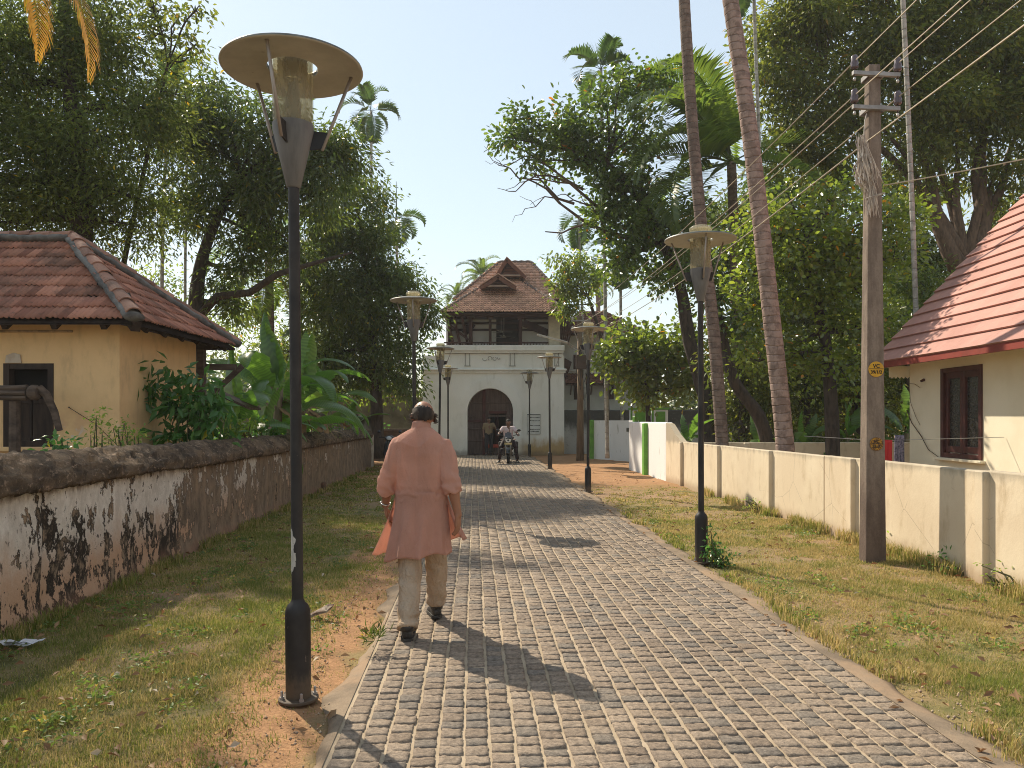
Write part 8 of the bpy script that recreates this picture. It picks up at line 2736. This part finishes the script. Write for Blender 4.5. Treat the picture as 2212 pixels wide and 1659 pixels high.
    Xg = at(1064 - 6 + (918 - 900) / 6.38 / 1.085, 0, Yg).x
    Xg = at((1000 + 930 / 6.38) / 1.085, 0, Yg).x
    mats = dict(skin=SKIN_D, shirt=m_simple("khaki_shirt", (0.25, 0.19, 0.11), (0.19, 0.14, 0.08), 5, .85, .1), trousers=m_simple("dark_trousers", (0.03, 0.028, 0.032), None, 5, .8, .1))
    J = dict(head=(0, 0, 1.57), chest=(0, .02, 1.30), pelvis=(0, .02, .94), shL=(.18, .02, 1.36), shR=(-.18, .02, 1.36), elL=(.30, .0, 1.12), elR=(-.24, .02, 1.10), wrL=(.24, -.20, 1.22), wrR=(-.22, -.06, .88),
             hipL=(.09, .02, .90), hipR=(-.09, .02, .90), knL=(.10, 0, .49), knR=(-.10, 0, .49), anL=(.10, .02, .09), anR=(-.11, .02, .09))
    figure("person", "man in a khaki shirt standing at the open wicket of the gate", (Xg, Yg, 0), J, mats, feet_dir={'L': (.15, -1, 0), 'R': (-.15, -1, 0)}, sleeve=.5)
motorbike()

def scooter():
    Ys = 24.0; X = at(846, 0, Ys).x
    t = thing("scooter", "parked dark scooter partly hidden behind the walking man's left shoulder", "scooter", (X, Ys, 0))
    L = lambda x, y, z: Vector((X + x, Ys + y, z))
    rub = m_simple("scooter_tyre", (0.014, 0.014, 0.015), None, 9, .8, .1)
    bod = m_simple("scooter_paint", (0.02, 0.022, 0.03), None, 5, .25, 0, spec=.6)
    pal = m_simple("scooter_headlamp", (0.62, 0.66, 0.70), None, 4, .15, 0)
    for yy in (-.55, .55):
        b = MB(); b.torus(L(0, yy, .22), .16, .055, 'x', 24, 8); w = b.build("wheel", rub, t, True)
        b = MB(); b.lathe([(.001, -.03), (.12, -.03), (.12, .03), (.001, .03)], 16); b.v = [Vector((v.z, v.x, v.y)) + L(0, yy, .22) for v in b.v]; b.build("rim", pal, w)
    b = MB(); b.tube([L(0, -.56, .36), L(0, -.50, .52), L(0, -.42, .82), L(0, -.38, .95)], [(.12, .05), (.19, .06), (.15, .06), (.10, .07)], 14); b.build("front_shield", bod, t, True)
    b = MB(); b.bbox(L(0, -.05, .24), (.30, .62, .08), .03); b.build("footboard", bod, t, True)
    b = MB(); b.ell(L(0, .48, .48), (.19, .46, .22), 16, 10); b.build("rear_body", bod, t, True)
    b = MB(); b.bbox(L(0, .40, .74), (.26, .74, .10), .04); b.build("seat", rub, t, True)
    b = MB(); b.ell(L(0, -.42, .99), (.16, .12, .09), 14, 9); hb = b.build("handle_cowl", bod, t, True)
    b = MB(); b.ell(L(0, -.52, .99), (.085, .03, .06), 12, 8); b.build("headlight", pal, hb, True)
    b = MB(); b.tube([L(-.34, -.33, 1.02), L(-.12, -.40, 1.0), L(.12, -.40, 1.0), L(.34, -.33, 1.02)], .015, 8); b.build("handlebar", rub, t, True)
    for s in (-1, 1):
        b = MB(); b.tube([L(.24 * s, -.38, 1.02), L(.30 * s, -.40, 1.16)], .007, 6); b.ell(L(.32 * s, -.40, 1.19), (.055, .015, .045), 12, 8); b.build("mirror", bod, t, True)
scooter()
